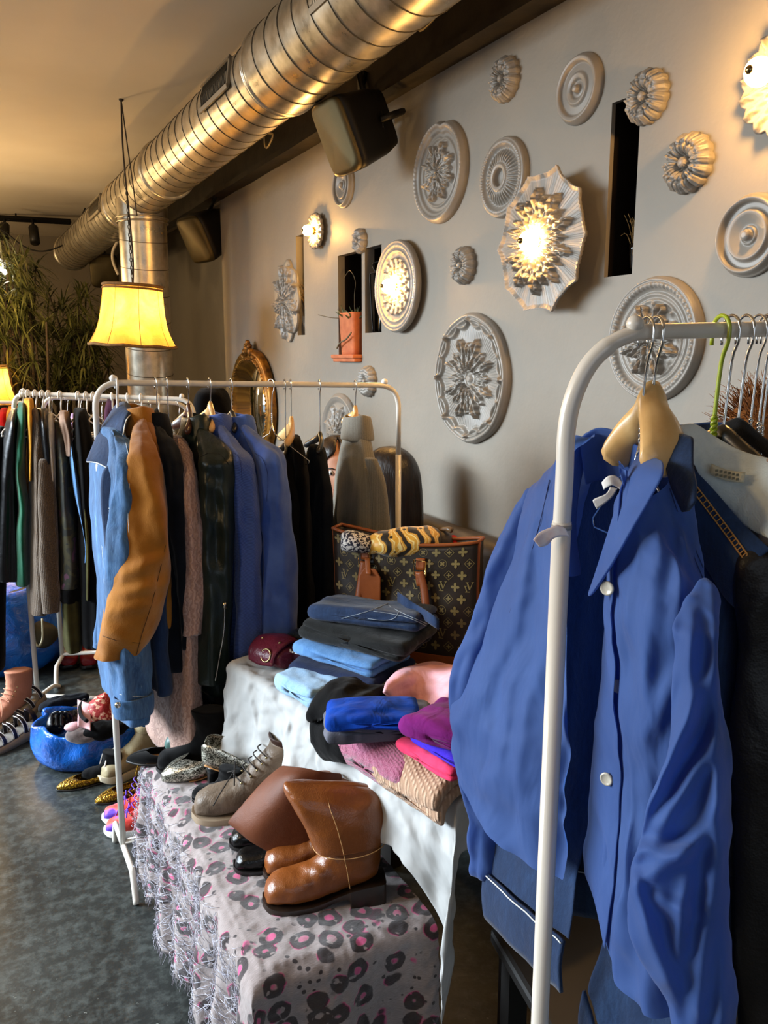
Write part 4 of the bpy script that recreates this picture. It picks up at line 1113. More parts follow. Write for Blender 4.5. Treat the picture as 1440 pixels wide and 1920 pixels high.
# ---- the left rail
def left_garment(name, label, cat, m, pts, D, hook=None, depth=.15, sub=1, wr=.007, extra=None, kind='white', hlab=None):
    t = thing(name, label, cat, tuple(PD(pts[0][0], pts[0][1], D)))
    r = limb_rings([(a, b, w) for a, b, w in pts], lambda x, y: PD(x, y, D + .09), k=5, n=30, depth=depth, seed=pts[0][0], lobes=.09, axf='ray')
    # narrow neck, wide shoulders in depth
    for i, ring in enumerate(r):
        s = min(1, .3 + i / 5); c = sum(ring, V()) / len(ring)
        af = V((c.x, c.y, 0)).normalized(); r[i] = [p - af * ((p - c).dot(af) * (1 - s)) for p in ring]
    build('body', MB().loft(inset_end(r)), m, t, wr=[dict(amp=wr, scale=9, stretch=(1, 1, .4), seed=pts[0][0])], sub=sub)
    if extra: build(extra[0], MB().loft(inset_end(limb_rings(extra[1], lambda x, y: PD(x, y, D - (.05 if extra[0] == 'sleeve' else -.09)), ratio=.9, n=22, depth=None if extra[0] == 'sleeve' else depth * 1.04, axf='ray'))), extra[2] if len(extra) > 2 else m, t, wr=dict(amp=.005, scale=10, seed=4), sub=1)
    return t
def folds_left(nm, xs):
    k = kid(bpy.data.objects[nm], 'body')
    crease(k, [(x0, y0, x1, y1, .014, 5) for x0, y0, x1, y1 in xs])
M_GREEN = cloth('bottle green jersey', '#06412d', '#0b5a40', .8, nscale=8, crease=.5, cscale=9, sheen=.25)
M_MUST = cloth('mustard rib knit', '#b07c22', '#cf9a3c', .9, nscale=60, stretch=(1, 1, .1), weave=240, wstr=.6)
def knit(name, c, c2, scale=130, st=.8):
    if name in MATS: return MATS[name]
    t = NT(name); v = t.coords()
    w = t.wave(v, scale * .4, 2.0, 'X', 2); n = t.noise(v, scale * 2, 3)
    t.set(base=t.ramp(n, [(.35, lin(c)), (.68, lin(c2))]), rough=.95, sheen=.4, spec=.15)
    t.bump(w, st * .5, .004); t.bump(n, st, .004); MATS[name] = t.m; return t.m
M_BRKNIT = knit('brown melange knit', '#382b1e', '#5f4c37')
def m_camo():
    t = NT('camouflage print'); v = t.coords()
    n = t.noise(v, 11, 2, .5, .4); n2 = t.noise(t.coords((1, 1, 1), (1, 2, 3)), 15, 2)
    c = t.ramp(n, [(.4, lin('#1d1f1a')), (.47, lin('#3c3822')), (.55, lin('#2a2a20')), (.62, lin('#543347'))], 'CONSTANT')
    t.set(base=t.mix(t.ramp(n2, [(.56, (0, 0, 0)), (.6, (.7, .7, .7))]), c, lin('#221f1d')), rough=.85); t.bump(t.noise(v, 14, 4), .3, .015); return t.m
M_CAMO = m_camo()
M_OLIVE = cloth('olive cloth', '#35331b', '#474526'); M_WHITEC = cloth('white cotton', '#c9c6c0', '#dcdad5', .85, crease=.5)
M_BEIGE = cloth('beige cloth', '#8c7464', '#a78c7a'); M_SKYJ = denim('sky blue denim', '#3b6ea8', '#5b8cc2', '#86aed6')
D2 = 3.42
LG = [
 ('black_trousers', 'black trousers cut by the left edge of the photo', 'trousers', M_BLACKC, [(0, 800, 14), (-4, 860, 24), (-6, 1000, 28), (-5, 1100, 30), (-4, 1240, 26)], None),
 ('leather_jacket', 'black leather jacket at the left end of the left rail', 'jacket', M_BLKL, [(30, 765, 16), (26, 800, 34), (21, 860, 42), (18, 950, 48), (18, 1040, 50), (18, 1078, 50)], None),
 ('green_sweater', 'bottle green sweatshirt next to the black leather jacket', 'sweater', M_GREEN, [(41, 755, 10), (40, 790, 18), (36, 850, 24), (36, 890, 22), (44, 945, 22), (40, 1000, 26), (43, 1088, 28)], None),
 ('mustard_sweater', 'mustard ribbed turtleneck jumper between green and brown knitwear', 'sweater', M_MUST, [(54, 748, 14), (55, 790, 15), (57, 840, 12), (57, 895, 8)], None),
 ('brown_cardigan', 'long brown knitted cardigan on the left rail', 'cardigan', M_BRKNIT, [(66, 767, 12), (69, 800, 20), (74, 860, 36), (78, 940, 48), (80, 1040, 54), (79, 1110, 50), (76, 1140, 40)], ('sleeve', [(84, 860, 24), (89, 960, 34), (92, 1060, 36), (96, 1120, 34), (97, 1148, 31)])),
 ('black_vest', 'black jacket between the brown cardigan and camouflage jacket', 'jacket', M_BLKL, [(80, 765, 20), (84, 800, 22), (90, 860, 22), (96, 940, 22), (100, 1060, 22)], None),
 ('white_shirt', 'off-white shirt edge beside the camouflage jacket', 'shirt', M_WHITEC, [(94, 775, 12), (96, 820, 14), (99, 870, 11), (100, 960, 8), (101, 1020, 7)], None),
 ('camouflage_jacket', 'dark camouflage jacket with pink patches on the left rail', 'jacket', M_CAMO, [(109, 790, 18), (113, 830, 24), (120, 900, 34), (126, 980, 46), (130, 1050, 52), (131, 1092, 50)], ('waistband', [(131, 1090, 46), (131, 1100, 47), (132, 1116, 44)], M_BLACKC)),
 ('olive_trousers', 'olive brown trousers hanging below the camouflage jacket hem', 'trousers', M_OLIVE, [(132, 1060, 36), (134, 1120, 40), (136, 1170, 36), (137, 1208, 32)], None),
 ('beige_jacket', 'beige jacket with rounded collar behind the sky blue sleeve', 'jacket', M_BEIGE, [(120, 770, 16), (122, 790, 20), (126, 815, 18), (128, 850, 12)], None),
 ('blue_shirt', 'sky blue denim shirt sleeve hanging on the left rail', 'shirt', M_SKYJ, [(129, 812, 8), (134, 850, 12), (145, 920, 14), (154, 970, 12), (160, 1010, 9), (159, 1042, 8)], None),
 ('olive_jacket', 'dull olive jacket between the sky blue sleeve and black coat', 'jacket', M_OLIVE, [(141, 790, 10), (148, 860, 14), (158, 940, 14), (164, 1020, 12), (163, 1110, 10)], None),
 ('black_coat', 'black coat at the right of the left rail, beside the denim jacket', 'coat', M_BLACKW, [(150, 765, 20), (152, 790, 28), (158, 850, 36), (166, 950, 40), (172, 1080, 42), (174, 1200, 40)], None)]
for k, (nm, lab, cat, m, pts, ex) in enumerate(LG):
    left_garment(nm, lab, cat, m, pts, D2 - .004 * k, extra=ex)
folds_left('green_sweater', [(34, 840, 52, 880), (32, 900, 54, 930), (36, 980, 54, 1010), (44, 1000, 46, 1070)])
folds_left('leather_jacket', [(10, 850, 8, 1060), (28, 830, 30, 1050), (6, 900, 36, 930)])
folds_left('brown_cardigan', [(68, 850, 66, 1100), (84, 840, 90, 1100)])
folds_left('camouflage_jacket', [(118, 880, 120, 1060), (138, 900, 144, 1060), (106, 960, 146, 990)])
folds_left('black_coat', [(154, 820, 160, 1080), (172, 880, 180, 1080)])
def on_r(px, L, R):
    a = (L - EYEV); b = (R - EYEV)
    best = min((abs(px - proj(lerp(L, R, i / 200))[0]), i) for i in range(201))[1]
    return lerp(L, R, best / 200)
for k, px in enumerate((40, 52, 65, 78, 90, 113, 145, 161, 175)):
    hanger(['above the black leather jacket', 'above the mustard jumper', 'above the brown cardigan', 'right of the brown cardigan', 'above the off-white shirt edge', 'above the camouflage jacket', 'above the olive jacket', 'above the black coat', 'beside the middle rail post'][k].join(['white plastic hanger ', '']), 'white', on_r(px, R2L, R2R), FWD + RIGHT * .1, w=.17, group='white hangers on the left rail')
for k, px in enumerate((210, 239, 264, 297)):
    hanger('empty white hanger on the left rail, seen ' + ['left of the duct pipe', 'against the left side of duct pipe', 'against the middle of duct pipe', 'at the right side of duct pipe'][k], 'white', on_r(px, R2L, R2R), FWD + RIGHT * (.1 * k - .2), w=.17, group='white hangers on the left rail')
for k, px in enumerate((95, 125, 150, 190, 230, 255, 280, 335)):
    hanger('thin wire hanger on the hidden back rail of the left group', 'wire', on_r(px, R3L, R3R), FWD + RIGHT * .1, w=.17, group='wire hangers on the back rail')
# garments on the back rail and far rail
M_PLUM = cloth('plum cloth', '#2a0f1e', '#3d1a2e'); M_LILAC = cloth('lilac cloth', '#a58ab5', '#bda4cb'); M_ORANGE = cloth('orange cloth', '#b36a14', '#d28a2a')
for nm, lab, cat, m, pts, D in (
  ('lilac_top', 'lilac top glimpsed behind the white rail corner', 'top', M_LILAC, [(138, 775, 8), (138, 800, 16), (140, 860, 20), (140, 960, 20)], 3.95),
  ('plum_jacket', 'plum jacket shoulder peeking above the light denim collar', 'jacket', M_PLUM, [(208, 745, 10), (209, 765, 22), (210, 800, 30), (210, 900, 34)], 3.9),
  ('olive_jacket', 'olive jacket shoulder peeking right of the light denim collar', 'jacket', M_OLIVE, [(242, 757, 8), (243, 775, 18), (244, 800, 24), (244, 900, 28)], 3.9),
  ('red_blouse', 'small bit of red top showing behind the navy jacket', 'top', cloth('red cloth', '#a3120f'), [(281, 775, 8), (281, 790, 16), (282, 830, 18), (282, 900, 18)], 3.9),
  ('black_hooded_jacket', 'black hooded jacket hanging behind the middle rail, beside the gilt mirror', 'jacket', M_BLACKW, [(396, 727, 40), (396, 745, 64), (398, 790, 74), (400, 900, 84), (400, 1050, 84)], 3.7),
  ('orange_dress', 'orange dress on the farthest rail under the lampshade', 'dress', M_ORANGE, [(24, 760, 14), (24, 775, 30), (24, 800, 34), (24, 900, 36)], 5.2),
  ('red_dress', 'red dress on the farthest rail at the left edge', 'dress', cloth('red cloth', '#a3120f'), [(8, 765, 8), (6, 785, 20), (6, 820, 24), (6, 900, 26)], 5.2)):
    left_garment(nm, lab, cat, m, pts, D, depth=.12)
# ================================================================== TABLE, CLOTH, BENCH, SCARF
TZ = 0.75; BZ = 0.42
TA = PZ(440, 1245, TZ); TB = PZ(868, 1503, TZ)          # front edge of the table, far and near end
te = (TB - TA); te.z = 0; TL = te.length; te.normalize(); ti = V((-te.y, te.x, 0)) * -1
if ti.x < 0: ti = -ti
TWD = 0.53
M_DWOOD = plain('dark stained wood', '#1c130d', .45, c2='#2a1c12', nscale=8)
t = thing('dining_table', 'dark wooden table hidden under the white cloth', 'table', tuple((TA + TB) / 2 + ti * TWD / 2 - UP * TZ))
TM = frame(te, ti, UP, TA - UP * TZ)
build('tabletop', MB().box((.02, .015, .715), (TL - .02, TWD, .744), TM), M_DWOOD, t, smooth=False)
for x in (.08, TL - .12):
    for y in (.24, TWD - .08): build('leg', MB().box((x, y, 0), (x + .045, y + .045, .715), TM), M_DWOOD, t, smooth=False)
M_SHEET = cloth('white cotton sheet', '#a3a5a5', '#b0b1b0', .85, nscale=5, weave=900, wstr=.15, crease=.5, cscale=9)
def cloth_fn(s, t):
    """s along the table, t from the wall side over the front edge"""
    x = -0.02 + s * (TL + .10); over_l = 0
    front = lerp(.25, .17, sm_(.25, .6, x)) + .03 * sin(x * 9 + 1) + .015 * sin(x * 23) + (.24 * sm_(TL - .12, TL + .06, x))
    tot = TWD + .02 + front; y = TWD + .02 - t * tot            # y<0: over the edge
    z = TZ + .003 + .0015 * nz(x * 14, y * 14)
    if y < 0:
        d = -y; r = .02
        if d < r * 1.57: a = d / r; yy = -r * sin(a); zz = z - r * (1 - cos(a))
        else:
            h = d - r * 1.57; k = min(1, h / .22)
            yy = -r - .028 * k * (sin(x * 19 + .6) * .7 + .6 * sin(x * 41)) - .018 * k; zz = z - r - h
        y, z = yy, zz
    if x > TL:
        e = x - TL; z -= e * 1.25 ; x = TL + e * .12 + .0
    return TM @ V((x, y, z))
m = MB().grid(cloth_fn, 110, 90)
tag(build('tablecloth', m, M_SHEET, sub=1, solid=.002, wr=[dict(amp=.006, scale=13, seed=4), dict(amp=.006, scale=20, seed=9, ridged=True)]), 'white cotton cloth draped over the table of folded clothes', 'tablecloth')

BX0, BX1, BY0, BY1 = .43, .805, 1.345, 2.33
t = thing('bench', 'low padded bench covered by the leopard print scarf', 'bench', ((BX0 + BX1) / 2, (BY0 + BY1) / 2, 0))
m = MB().box((BX0 + .012, BY0 + .012, .16), (BX1 - .01, BY1 - .01, BZ - .006))
build('padded_top', m, M_BLACK, t, bevel=.02, smooth=False)
for x in (BX0 + .03, BX1 - .07):
    for y in (BY0 + .03, BY1 - .07): build('leg', MB().box((x, y, 0), (x + .035, y + .035, .16)), M_DWOOD, t, smooth=False)
def m_leopard():
    t = NT('leopard print scarf'); uv = t.coords((1, 1, 1), src='UV')
    n = t.n.new('ShaderNodeTexNoise'); n.inputs['Scale'].default_value = 22; n.inputs['Detail'].default_value = 2; t.l.new(uv, n.inputs['Vector'])
    off = t.n.new('ShaderNodeVectorMath'); off.operation = 'MULTIPLY_ADD'; t.l.new(n.outputs['Color'], off.inputs[0]); off.inputs[1].default_value = (.022,) * 3; t.l.new(uv, off.inputs[2])
    v = off.outputs[0]
    d = t.voro(v, 18, 'F1', 'Distance', .8)
    br = t.noise(v, 48, 1)
    ring = t.ramp(d, [(.0, (0, 0, 0)), (.17, (0, 0, 0)), (.21, (1, 1, 1)), (.43, (1, 1, 1)), (.47, (0, 0, 0))])
    ring = t.math('MULTIPLY', ring, t.ramp(br, [(.30, (0, 0, 0)), (.34, (1, 1, 1))]))
    ctr = t.math('MULTIPLY', t.ramp(d, [(.16, (1, 1, 1)), (.2, (0, 0, 0))]), t.ramp(t.noise(v, 9, 1), [(.4, (0, 0, 0)), (.5, (1, 1, 1))]))
    halo = t.math('MULTIPLY', t.ramp(d, [(.36, (0, 0, 0)), (.4, (1, 1, 1)), (.46, (1, 1, 1)), (.5, (0, 0, 0))]), t.ramp(t.noise(v, 30, 1), [(.52, (0, 0, 0)), (.56, (1, 1, 1))]))
    d2 = t.voro(v, 46, 'F1', 'Distance', 1)
    dots = t.math('MULTIPLY', t.ramp(d2, [(.2, (1, 1, 1)), (.25, (0, 0, 0))]), t.ramp(t.noise(v, 15, 1), [(.5, (0, 0, 0)), (.55, (1, 1, 1))]))
    fib = t.noise(t.coords((30, 3, 1), src='UV'), 26, 3)
    base = t.ramp(fib, [(.3, lin('#827876')), (.7, lin('#a09594'))])
    c = t.mix(t.math('MAXIMUM', ctr, halo), base, lin('#c0527f'))
    c = t.mix(t.math('MULTIPLY', t.math('MAXIMUM', ring, dots), .92), c, lin('#2a2427'))
    t.set(base=c, rough=.9, sheen=.35, spec=.15)
    t.bump(fib, .35, .004); t.bump(t.noise(uv, 40, 4, .6), .3, .006)
    return t.m
M_LEO = m_leopard()
def scarf():
    nu, nv = 150, 130; L = BY1 - BY0; Wd = BX1 - BX0
    vs, uvs, fs = [], [], []
    for i in range(nu + 1):
        for j in range(nv + 1):
            s = -0.02 + (L + .02 + .40) * i / nu            # along the bench, then down the near end
            q = -0.0 + (Wd + .41) * j / nv                   # across from the wall side, then down the room side
            uvs.append((s, q))
            a = max(0, s - L); b = max(0, q - Wd)
            hemb = .36 + .03 * sin(s * 21) + .02 * nz(s * 40); hema = .37
            b = min(b, .41) * hemb / .41; a *= hema / .40
            y = BY1 - min(s, L); x = BX1 - min(q, Wd); z = BZ
            def drop(d, r=.03):
                if d < r * 1.57: w = d / r; return r * sin(w), r * (1 - cos(w))
                return r, r + d - r * 1.57
            k = min(1, b / .2); ka = min(1, a / .2)
            if b > 0 and a <= 0:
                o, dz = drop(b); x -= o - .03 + .03; z -= dz
                x -= k * (.026 * sin(s * 40 + .8 * sin(s * 7)) + .014 * nz(s * 52, b * 4) + .012 * b / .4)
            elif a > 0 and b <= 0:
                o, dz = drop(a); y -= o; z -= dz
                y -= ka * (.016 * sin(q * 30 + 1) + .008 * nz(q * 30, 3))
            elif a > 0 and b > 0:
                o1, d1 = drop(b); o2, d2 = drop(a)
                r_ = min(a, b); x -= o1 + r_ * .12; y -= o2 + r_ * .12; z -= max(d1, d2) + .10 * r_
                x -= k * .02 * sin(s * 34); y -= ka * .014 * sin(q * 30 + 1)
            x = x + .0; z = max(z, .035 + .01 * nz(s * 9, q * 9))
            if a <= 0 and b <= 0: z += .004 + .003 * nz(s * 16, q * 16)
            vs.append(V((x, y, z)))
    for i in range(nu):
        for j in range(nv):
            p = i * (nv + 1) + j; fs.append((p, p + nv + 1, p + nv + 2, p + 1))
    o = build('leopard_scarf', MB().add(vs, fs), M_LEO, wr=[dict(amp=.004, scale=30, seed=2, ridged=True)], solid=.0015)
    me = o.data; ul = me.uv_layers.new(name='UVMap')
    for lp in me.loops: ul.data[lp.index].uv = uvs[lp.vertex_index]
    md = o.modifiers[0]; o.modifiers.remove(md)
    md = o.modifiers.new('sub', 'SUBSURF'); md.levels = md.render_levels = 1
    tag(o, 'pink and grey leopard print scarf spread over the low bench', 'scarf')
    # frayed fringe along the hem
    f = MB(); rd = random.Random(4); n1 = nv + 1
    for i in range(0, nu + 1):
        for rep in range(3):
            p = vs[i * n1 + nv].lerp(vs[min(nu, i + 1) * n1 + nv], rd.random()); L_ = rd.uniform(.012, .035)
            d = V((rd.uniform(-.5, .1), rd.uniform(-.5, .5), -1)).normalized() * L_
            f.tube([p, p + d * .5 + V((rd.uniform(-.004, .004),) * 3), V((p.x + d.x, p.y + d.y, max(.006, p.z + d.z)))], .0007, 3)
    fo = build('fringe', f, cloth('pale fringe thread', '#9a96a0', '#b5b0b8', .9)); fo.parent = o
    fo['kind'] = 'stuff'
    f = MB()
    for _ in range(1900):
        i = rd.randrange(2, nu - 50); j = rd.randrange(int(nv * .52), nv - 1)
        p = vs[i * n1 + j]; q_ = vs[min(nu, i + rd.randint(1, 4)) * n1 + min(nv, j + rd.randint(-5, 7))]
        if p.x > BX0 + .012 or (p - q_).length > .09: continue
        o_ = V((-.006 * rd.random() - .002, 0, 0)); f.tube([p + o_, lerp(p, q_, .5) + o_ * 2.2, q_ + o_], .0006, 3)
    lo = build('loose_threads', f, cloth('pale loose thread', '#a3a3b0', '#c4c4cf', .8)); lo.parent = o; lo['kind'] = 'stuff'
scarf()

# ================================================================== FOLDED CLOTHES
def folded_mb(c, dx, L, W, h, layers=2, seed=0, tilt=0.0, roll=0.0, twist=0.0, gap=.86, taper=0.0, bulge=.0, lift=0.0):
    rd = random.Random(seed); dx = V((dx[0], dx[1], 0)).normalized(); dy = UP.cross(dx); t = h / layers; path = []
    for k in range(layers):
        z = t * (k + .5); xs = [-.5 + i / 12 for i in range(13)]
        if k % 2: xs = xs[::-1]
        for x in xs: path.append((x * (L - t), z))
        if k < layers - 1:
            s = 1 if k % 2 == 0 else -1
            for q in range(1, 5):
                a = -pi / 2 + pi * q / 5
                path.append((s * ((L - t) / 2 + t * .5 * cos(a)), z + t / 2 + t * .5 * sin(a)))
    n = len(path); rings = []; ny = 18
    for j in range(ny + 1):
        v = -1 + 2 * j / ny; up, dn = [], []
        edge = 1 - .75 * max(0, abs(v) - .86) / .14 if abs(v) > .86 else 1
        for i, (x, z) in enumerate(path):
            a = path[max(0, i - 1)]; b = path[min(n - 1, i + 1)]
            tx, tz = b[0] - a[0], b[1] - a[1]; l = sqrt(tx * tx + tz * tz) or 1; nx_, nz_ = -tz / l, tx / l
            th = t * .5 * gap * edge * (1 + .15 * nz(x * 20 + seed, v * 3, i * .1))
            yy = v * W / 2 * (1 + .03 * nz(i * .21 + seed, v) - taper * (x / L + .5)) 
            wz = .12 * h * nz(x * 9 + seed, v * 2.2, 1.7) + bulge * (1 - v * v) * (1 - (2 * x / L) ** 2)
            for lst, sg in ((up, 1), (dn, -1)):
                p = V((x + nx_ * th * sg, yy, z + nz_ * th * sg + wz * (z / h + .2)))
                p.y += twist * p.x; p.z += tilt * (p.x + L / 2) + roll * (p.y + W / 2) * 1.0 + lift
                lst.append(c + dx * p.x + dy * p.y + UP * p.z)
        rings.append(up + dn[::-1])
    return MB().loft(rings, True, True)
def over_edge(mb, r=.03, sag=1.0):
    """let whatever sticks out over the table's front edge hang down"""
    def f(p):
        q = TM.inverted() @ p; d = -q.y
        if d <= 0: return p
        hz = q.z - TZ; rr = r + max(0, hz)
        if d < rr * 1.57: a = d / rr; q2 = V((q.x, -rr * sin(a), TZ + max(0, hz) - rr * (1 - cos(a)) if hz > 0 else q.z - r * (1 - cos(a)) ))
        else: q2 = V((q.x, -rr, TZ + (hz if hz > 0 else 0) - rr - (d - rr * 1.57) * sag))
        return TM @ q2
    return mb.warp(f)
def folded(name, label, cat, m, px, py, z, dirpx, L, W, h, layers=2, seed=0, wr=.004, sub=1, edge=False, **kw):
    z0 = Zt if name == 'jeans' or name == 'folded_legs' else z
    c = PZ(px, py, z0); d = PZ(px + dirpx[0], py + dirpx[1], z0) - c; c.z = z
    mb = folded_mb(c, d, L, W, h, layers, seed, **kw)
    if edge: over_edge(mb)
    o = build(name, mb, m, wr=[dict(amp=wr, scale=14, seed=seed + 1), dict(amp=wr * .6, scale=34, seed=seed + 2, ridged=True)], sub=sub)
    if label: tag(o, label, cat)
    return o
def garment_root(name, label, cat, px, py, z): return thing(name, label, cat, tuple(PZ(px, py, z)))
Zt = TZ + .008
M_BLKD = denim('black denim', '#060707', '#0b0d0c', '#171a18')
M_NVYD = denim('navy denim', '#07122a', '#0c1b3c', '#17305c')
folded('jeans', 'pale blue folded jeans lying at the table edge in front of the stack', 'jeans', M_DENIM_P, 590, 1302, Zt, (-40, -22), .17, .13, .05, 2, 3, edge=True, gap=.9)
folded('jeans', 'navy folded jeans at the bottom of the denim stack', 'jeans', M_NVYD, 668, 1282, Zt, (-100, -26), .28, .20, .068, 2, 5, gap=.96)
folded('jeans', 'light blue folded jeans above the navy pair in the stack', 'jeans', M_SKYJ, 662, 1280, Zt + .066, (-100, -30), .265, .17, .036, 2, 6, gap=.95, tilt=.02)
folded('jeans', 'black folded jeans under the top pair of the denim stack', 'jeans', M_BLKD, 690, 1276, Zt + .102, (-100, -22), .30, .19, .052, 3, 7, gap=.95, tilt=.04)
tj = garment_root('jeans', 'dark blue jeans with pale stitching lying on top of the denim stack', 'jeans', 708, 1180, Zt + .152)
o = folded('folded_legs', None, None, M_DENIM_D, 706, 1276, Zt + .152, (-100, -14), .30, .17, .045, 2, 9, gap=.95, roll=.10)
o.parent = tj; o.data.transform(Matrix.Translation(-V(tj.location)))
seam('stitching', o, [[(612, 1170), (628, 1184), (652, 1176)], [(700, 1146), (740, 1152), (770, 1160), (800, 1174)], [(730, 1136), (756, 1150), (806, 1172)], [(690, 1160), (716, 1163), (738, 1160), (748, 1146)], [(640, 1160), (690, 1146), (730, 1130)]], .0006, plain('grey blue stitching', '#97a3ae', .8), tj)
wb = MB().loft([[PZ(745 + 78 * i / 10, 1119 + 52 * (i / 10), Zt + .212 + .006 * sin(i)) + UP * (.014 * cos(a)) + FWD * (.006 * sin(a)) for a in [2 * pi * q / 10 for q in range(10)]] for i in range(11)])
build('waistband', wb, M_DENIM_D, tj)
o = folded('top', 'olive green folded top behind the black one', 'top', cloth('olive jersey', '#4b513d', '#5f6650', crease=.3), 715, 1322, Zt, (-60, -20), .20, .13, .05, 2, 11, gap=.95)
folded('jumper', 'dusky pink knitted jumper under the grey plaid shirt, hanging at the table edge', 'jumper', knit('dusky pink knit', '#8e4560', '#b56a85', 150), 742, 1412, Zt, (-80, -46), .25, .19, .055, 2, 12, edge=True, gap=.97)
o = folded('shirt', 'grey plaid folded shirt on the dusky pink jumper', 'shirt', None or (lambda: (lambda t: (t.set(base=t.mix(t.math('MAXIMUM', t.wave(t.coords((1, 1, 1), (0, 0, .5)), 9, 0, 'X', profile='SIN'), t.wave(t.coords((1, 1, 1), (0, 0, .5)), 9, 0, 'Y')), lin('#33343f'), lin('#5a5b66')), rough=.85), t.bump(t.noise(t.coords(), 300, 2), .3, .002), t.m)[2])(NT('grey plaid')))(), 712, 1370, Zt + .052, (-100, 6), .22, .13, .045, 3, 13, gap=.93)
folded('top', 'royal blue folded top on the grey plaid shirt', 'top', cloth('royal blue jersey', '#06318c', '#0d45ad', crease=.4), 705, 1352, Zt + .096, (-100, 2), .19, .11, .03, 2, 14, gap=.93, bulge=.012)
folded('top', 'black cotton top slumped over the table edge left of the royal blue top', 'top', M_BLACKC, 648, 1368, Zt, (-50, 34), .17, .15, .085, 3, 21, edge=True, gap=.97, wr=.008, bulge=.02)
M_WAFF = None
def m_waffle():
    t = NT('beige waffle knit'); v = t.coords((1, 1, 1), (0, 0, .19))
    w = t.math('MULTIPLY', t.wave(v, 34, 0, 'X'), t.wave(v, 34, 0, 'Y'))
    t.set(base=t.mix(w, lin('#a98870'), lin('#cdae95')), rough=.95, sheen=.1, spec=.1); t.bump(w, .6, .004); t.bump(t.noise(v, 300, 2), .4, .003); return t.m
folded('jumper', 'beige waffle knit jumper folded at the near table edge', 'jumper', m_waffle(), 806, 1458, Zt, (-74, -44), .21, .17, .052, 2, 15, edge=True, gap=.98)
folded('top', 'coral pink folded top lying on the beige waffle jumper', 'top', cloth('coral jersey', '#d8305a', '#ee4a72', crease=.3), 826, 1426, Zt + .055, (-74, -44), .17, .09, .024, 2, 16, gap=.95)
folded('top', 'white folded top edge under the violet one', 'top', M_WHITEC, 868, 1416, Zt + .055, (-60, -34), .12, .12, .03, 2, 17)
folded('top', 'violet blue folded top between the coral and purple ones', 'top', cloth('violet jersey', '#3320a8', '#4630c8', crease=.3), 866, 1404, Zt + .08, (-60, -34), .16, .13, .022, 2, 18)
folded('top', 'deep purple folded top on the violet one, beside the blue shirt sleeve', 'top', cloth('purple jersey', '#5a1252', '#751c6c', crease=.4), 862, 1382, Zt + .1, (-70, -24), .18, .15, .04, 2, 19, gap=.92, bulge=.015)
rows = []
for i, (y0, zz) in enumerate(((1255, .05), (1272, .085), (1300, .07), (1325, .05), (1338, .03))):
    rows.append([PZ(lerp(725, 800, j / 5) + 22 * j - (i - 2) * (-6) + (30 if i == 0 and j == 0 else 0), y0 + 14 * (j == 0) * (i < 2) - 3 * j + 6 * sin(j * 2 + i), Zt + zz + .012 * sin(j * 1.7 + i) + .012 * (j > 3)) for j in range(6)])
tag(build('shirt', sheet_mb(rows, 4, 4), cloth('pale pink cotton', '#d49aa6', '#e6b4bd', .85, crease=.35), solid=.014, sub=1, wr=dict(amp=.006, scale=14, seed=8)), 'pale pink shirt spread in front of the monogram bag', 'shirt')
# purses at the far end of the table
M_BURG = leather('burgundy leather', '#4c1422', '#6a2233', .35, crease=.5, cscale=30)
c = PZ(523, 1242, TZ + .004); pd = (PZ(560, 1256, TZ) - c); pd.z = 0; pd.normalize()
t = thing('purse', 'burgundy leather purse with brass ring at the far left corner of the table', 'purse', tuple(c))
pm = frame(pd, UP.cross(pd), UP, c)
def pillow(w, d, h, m, n=28, p=.55):
    rings = []
    for i in range(13):
        v = -1 + 2 * i / 12; k = (1 - abs(v) ** 3.2) ** .5 if abs(v) < 1 else .05
        rings.append([m @ V((w / 2 * (abs(cos(a)) ** p) * (1 if cos(a) > 0 else -1) * lerp(.82, 1, k), d / 2 * v, h / 2 + h / 2 * (abs(sin(a)) ** p) * (1 if sin(a) > 0 else -1) * max(.12, k))) for a in [2 * pi * q / n for q in range(n)]])
    return MB().loft(rings)
build('pouch', pillow(.13, .12, .062, pm), M_BURG, t, sub=1, wr=dict(amp=.008, scale=18, seed=3, ridged=True))
build('flap', sheet_mb([[pm @ V((-.05, .03, .064)), pm @ V((0, .035, .07)), pm @ V((.05, .03, .064))], [pm @ V((-.055, -.02, .07)), pm @ V((0, -.02, .076)), pm @ V((.055, -.02, .07))], [pm @ V((-.05, -.06, .05)), pm @ V((0, -.066, .052)), pm @ V((.05, -.06, .05))], [pm @ V((-.045, -.068, .02)), pm @ V((0, -.072, .015)), pm @ V((.045, -.068, .02))]]), M_BURG, t, solid=.004)
rg = MB().tube([pm @ V((.02 + .017 * cos(a), -.068 + .006 * sin(a), .045 + .016 * sin(a))) for a in [2 * pi * q / 20 for q in range(20)]], .0024, 6, closed=True)
build('brass_ring', rg, plain('aged brass', '#8f7d58', .3, 1.0), t)
sd = MB()
for x, z in ((.035, .066), (-.03, .066), (.0, .02), (.04, .02)): sd.sphere(pm @ V((x, -.066 if z < .05 else -.03, z + .006)), .0045, 10, 6)
build('studs', sd, plain('aged brass', '#8f7d58', .3, 1.0), t)
c = PZ(578, 1230, TZ + .004); pm = frame(pd, UP.cross(pd), UP, c)
tag(build('purse', pillow(.13, .09, .075, pm), leather('shiny black leather', '#141718', '#20262a', .22, crease=.6, cscale=26), sub=1, wr=dict(amp=.006, scale=20, seed=5)), 'shiny black leather purse behind the burgundy one', 'purse')
c = PZ(568, 1250, TZ + .004); pm = frame(pd, UP.cross(pd), UP, c)
t = thing('wallet', 'dark plum wallet with white lettering squeezed beside the black jeans', 'wallet', tuple(c))
build('body', pillow(.07, .07, .07, pm), M_PLUM, t, sub=1)
lt = MB()
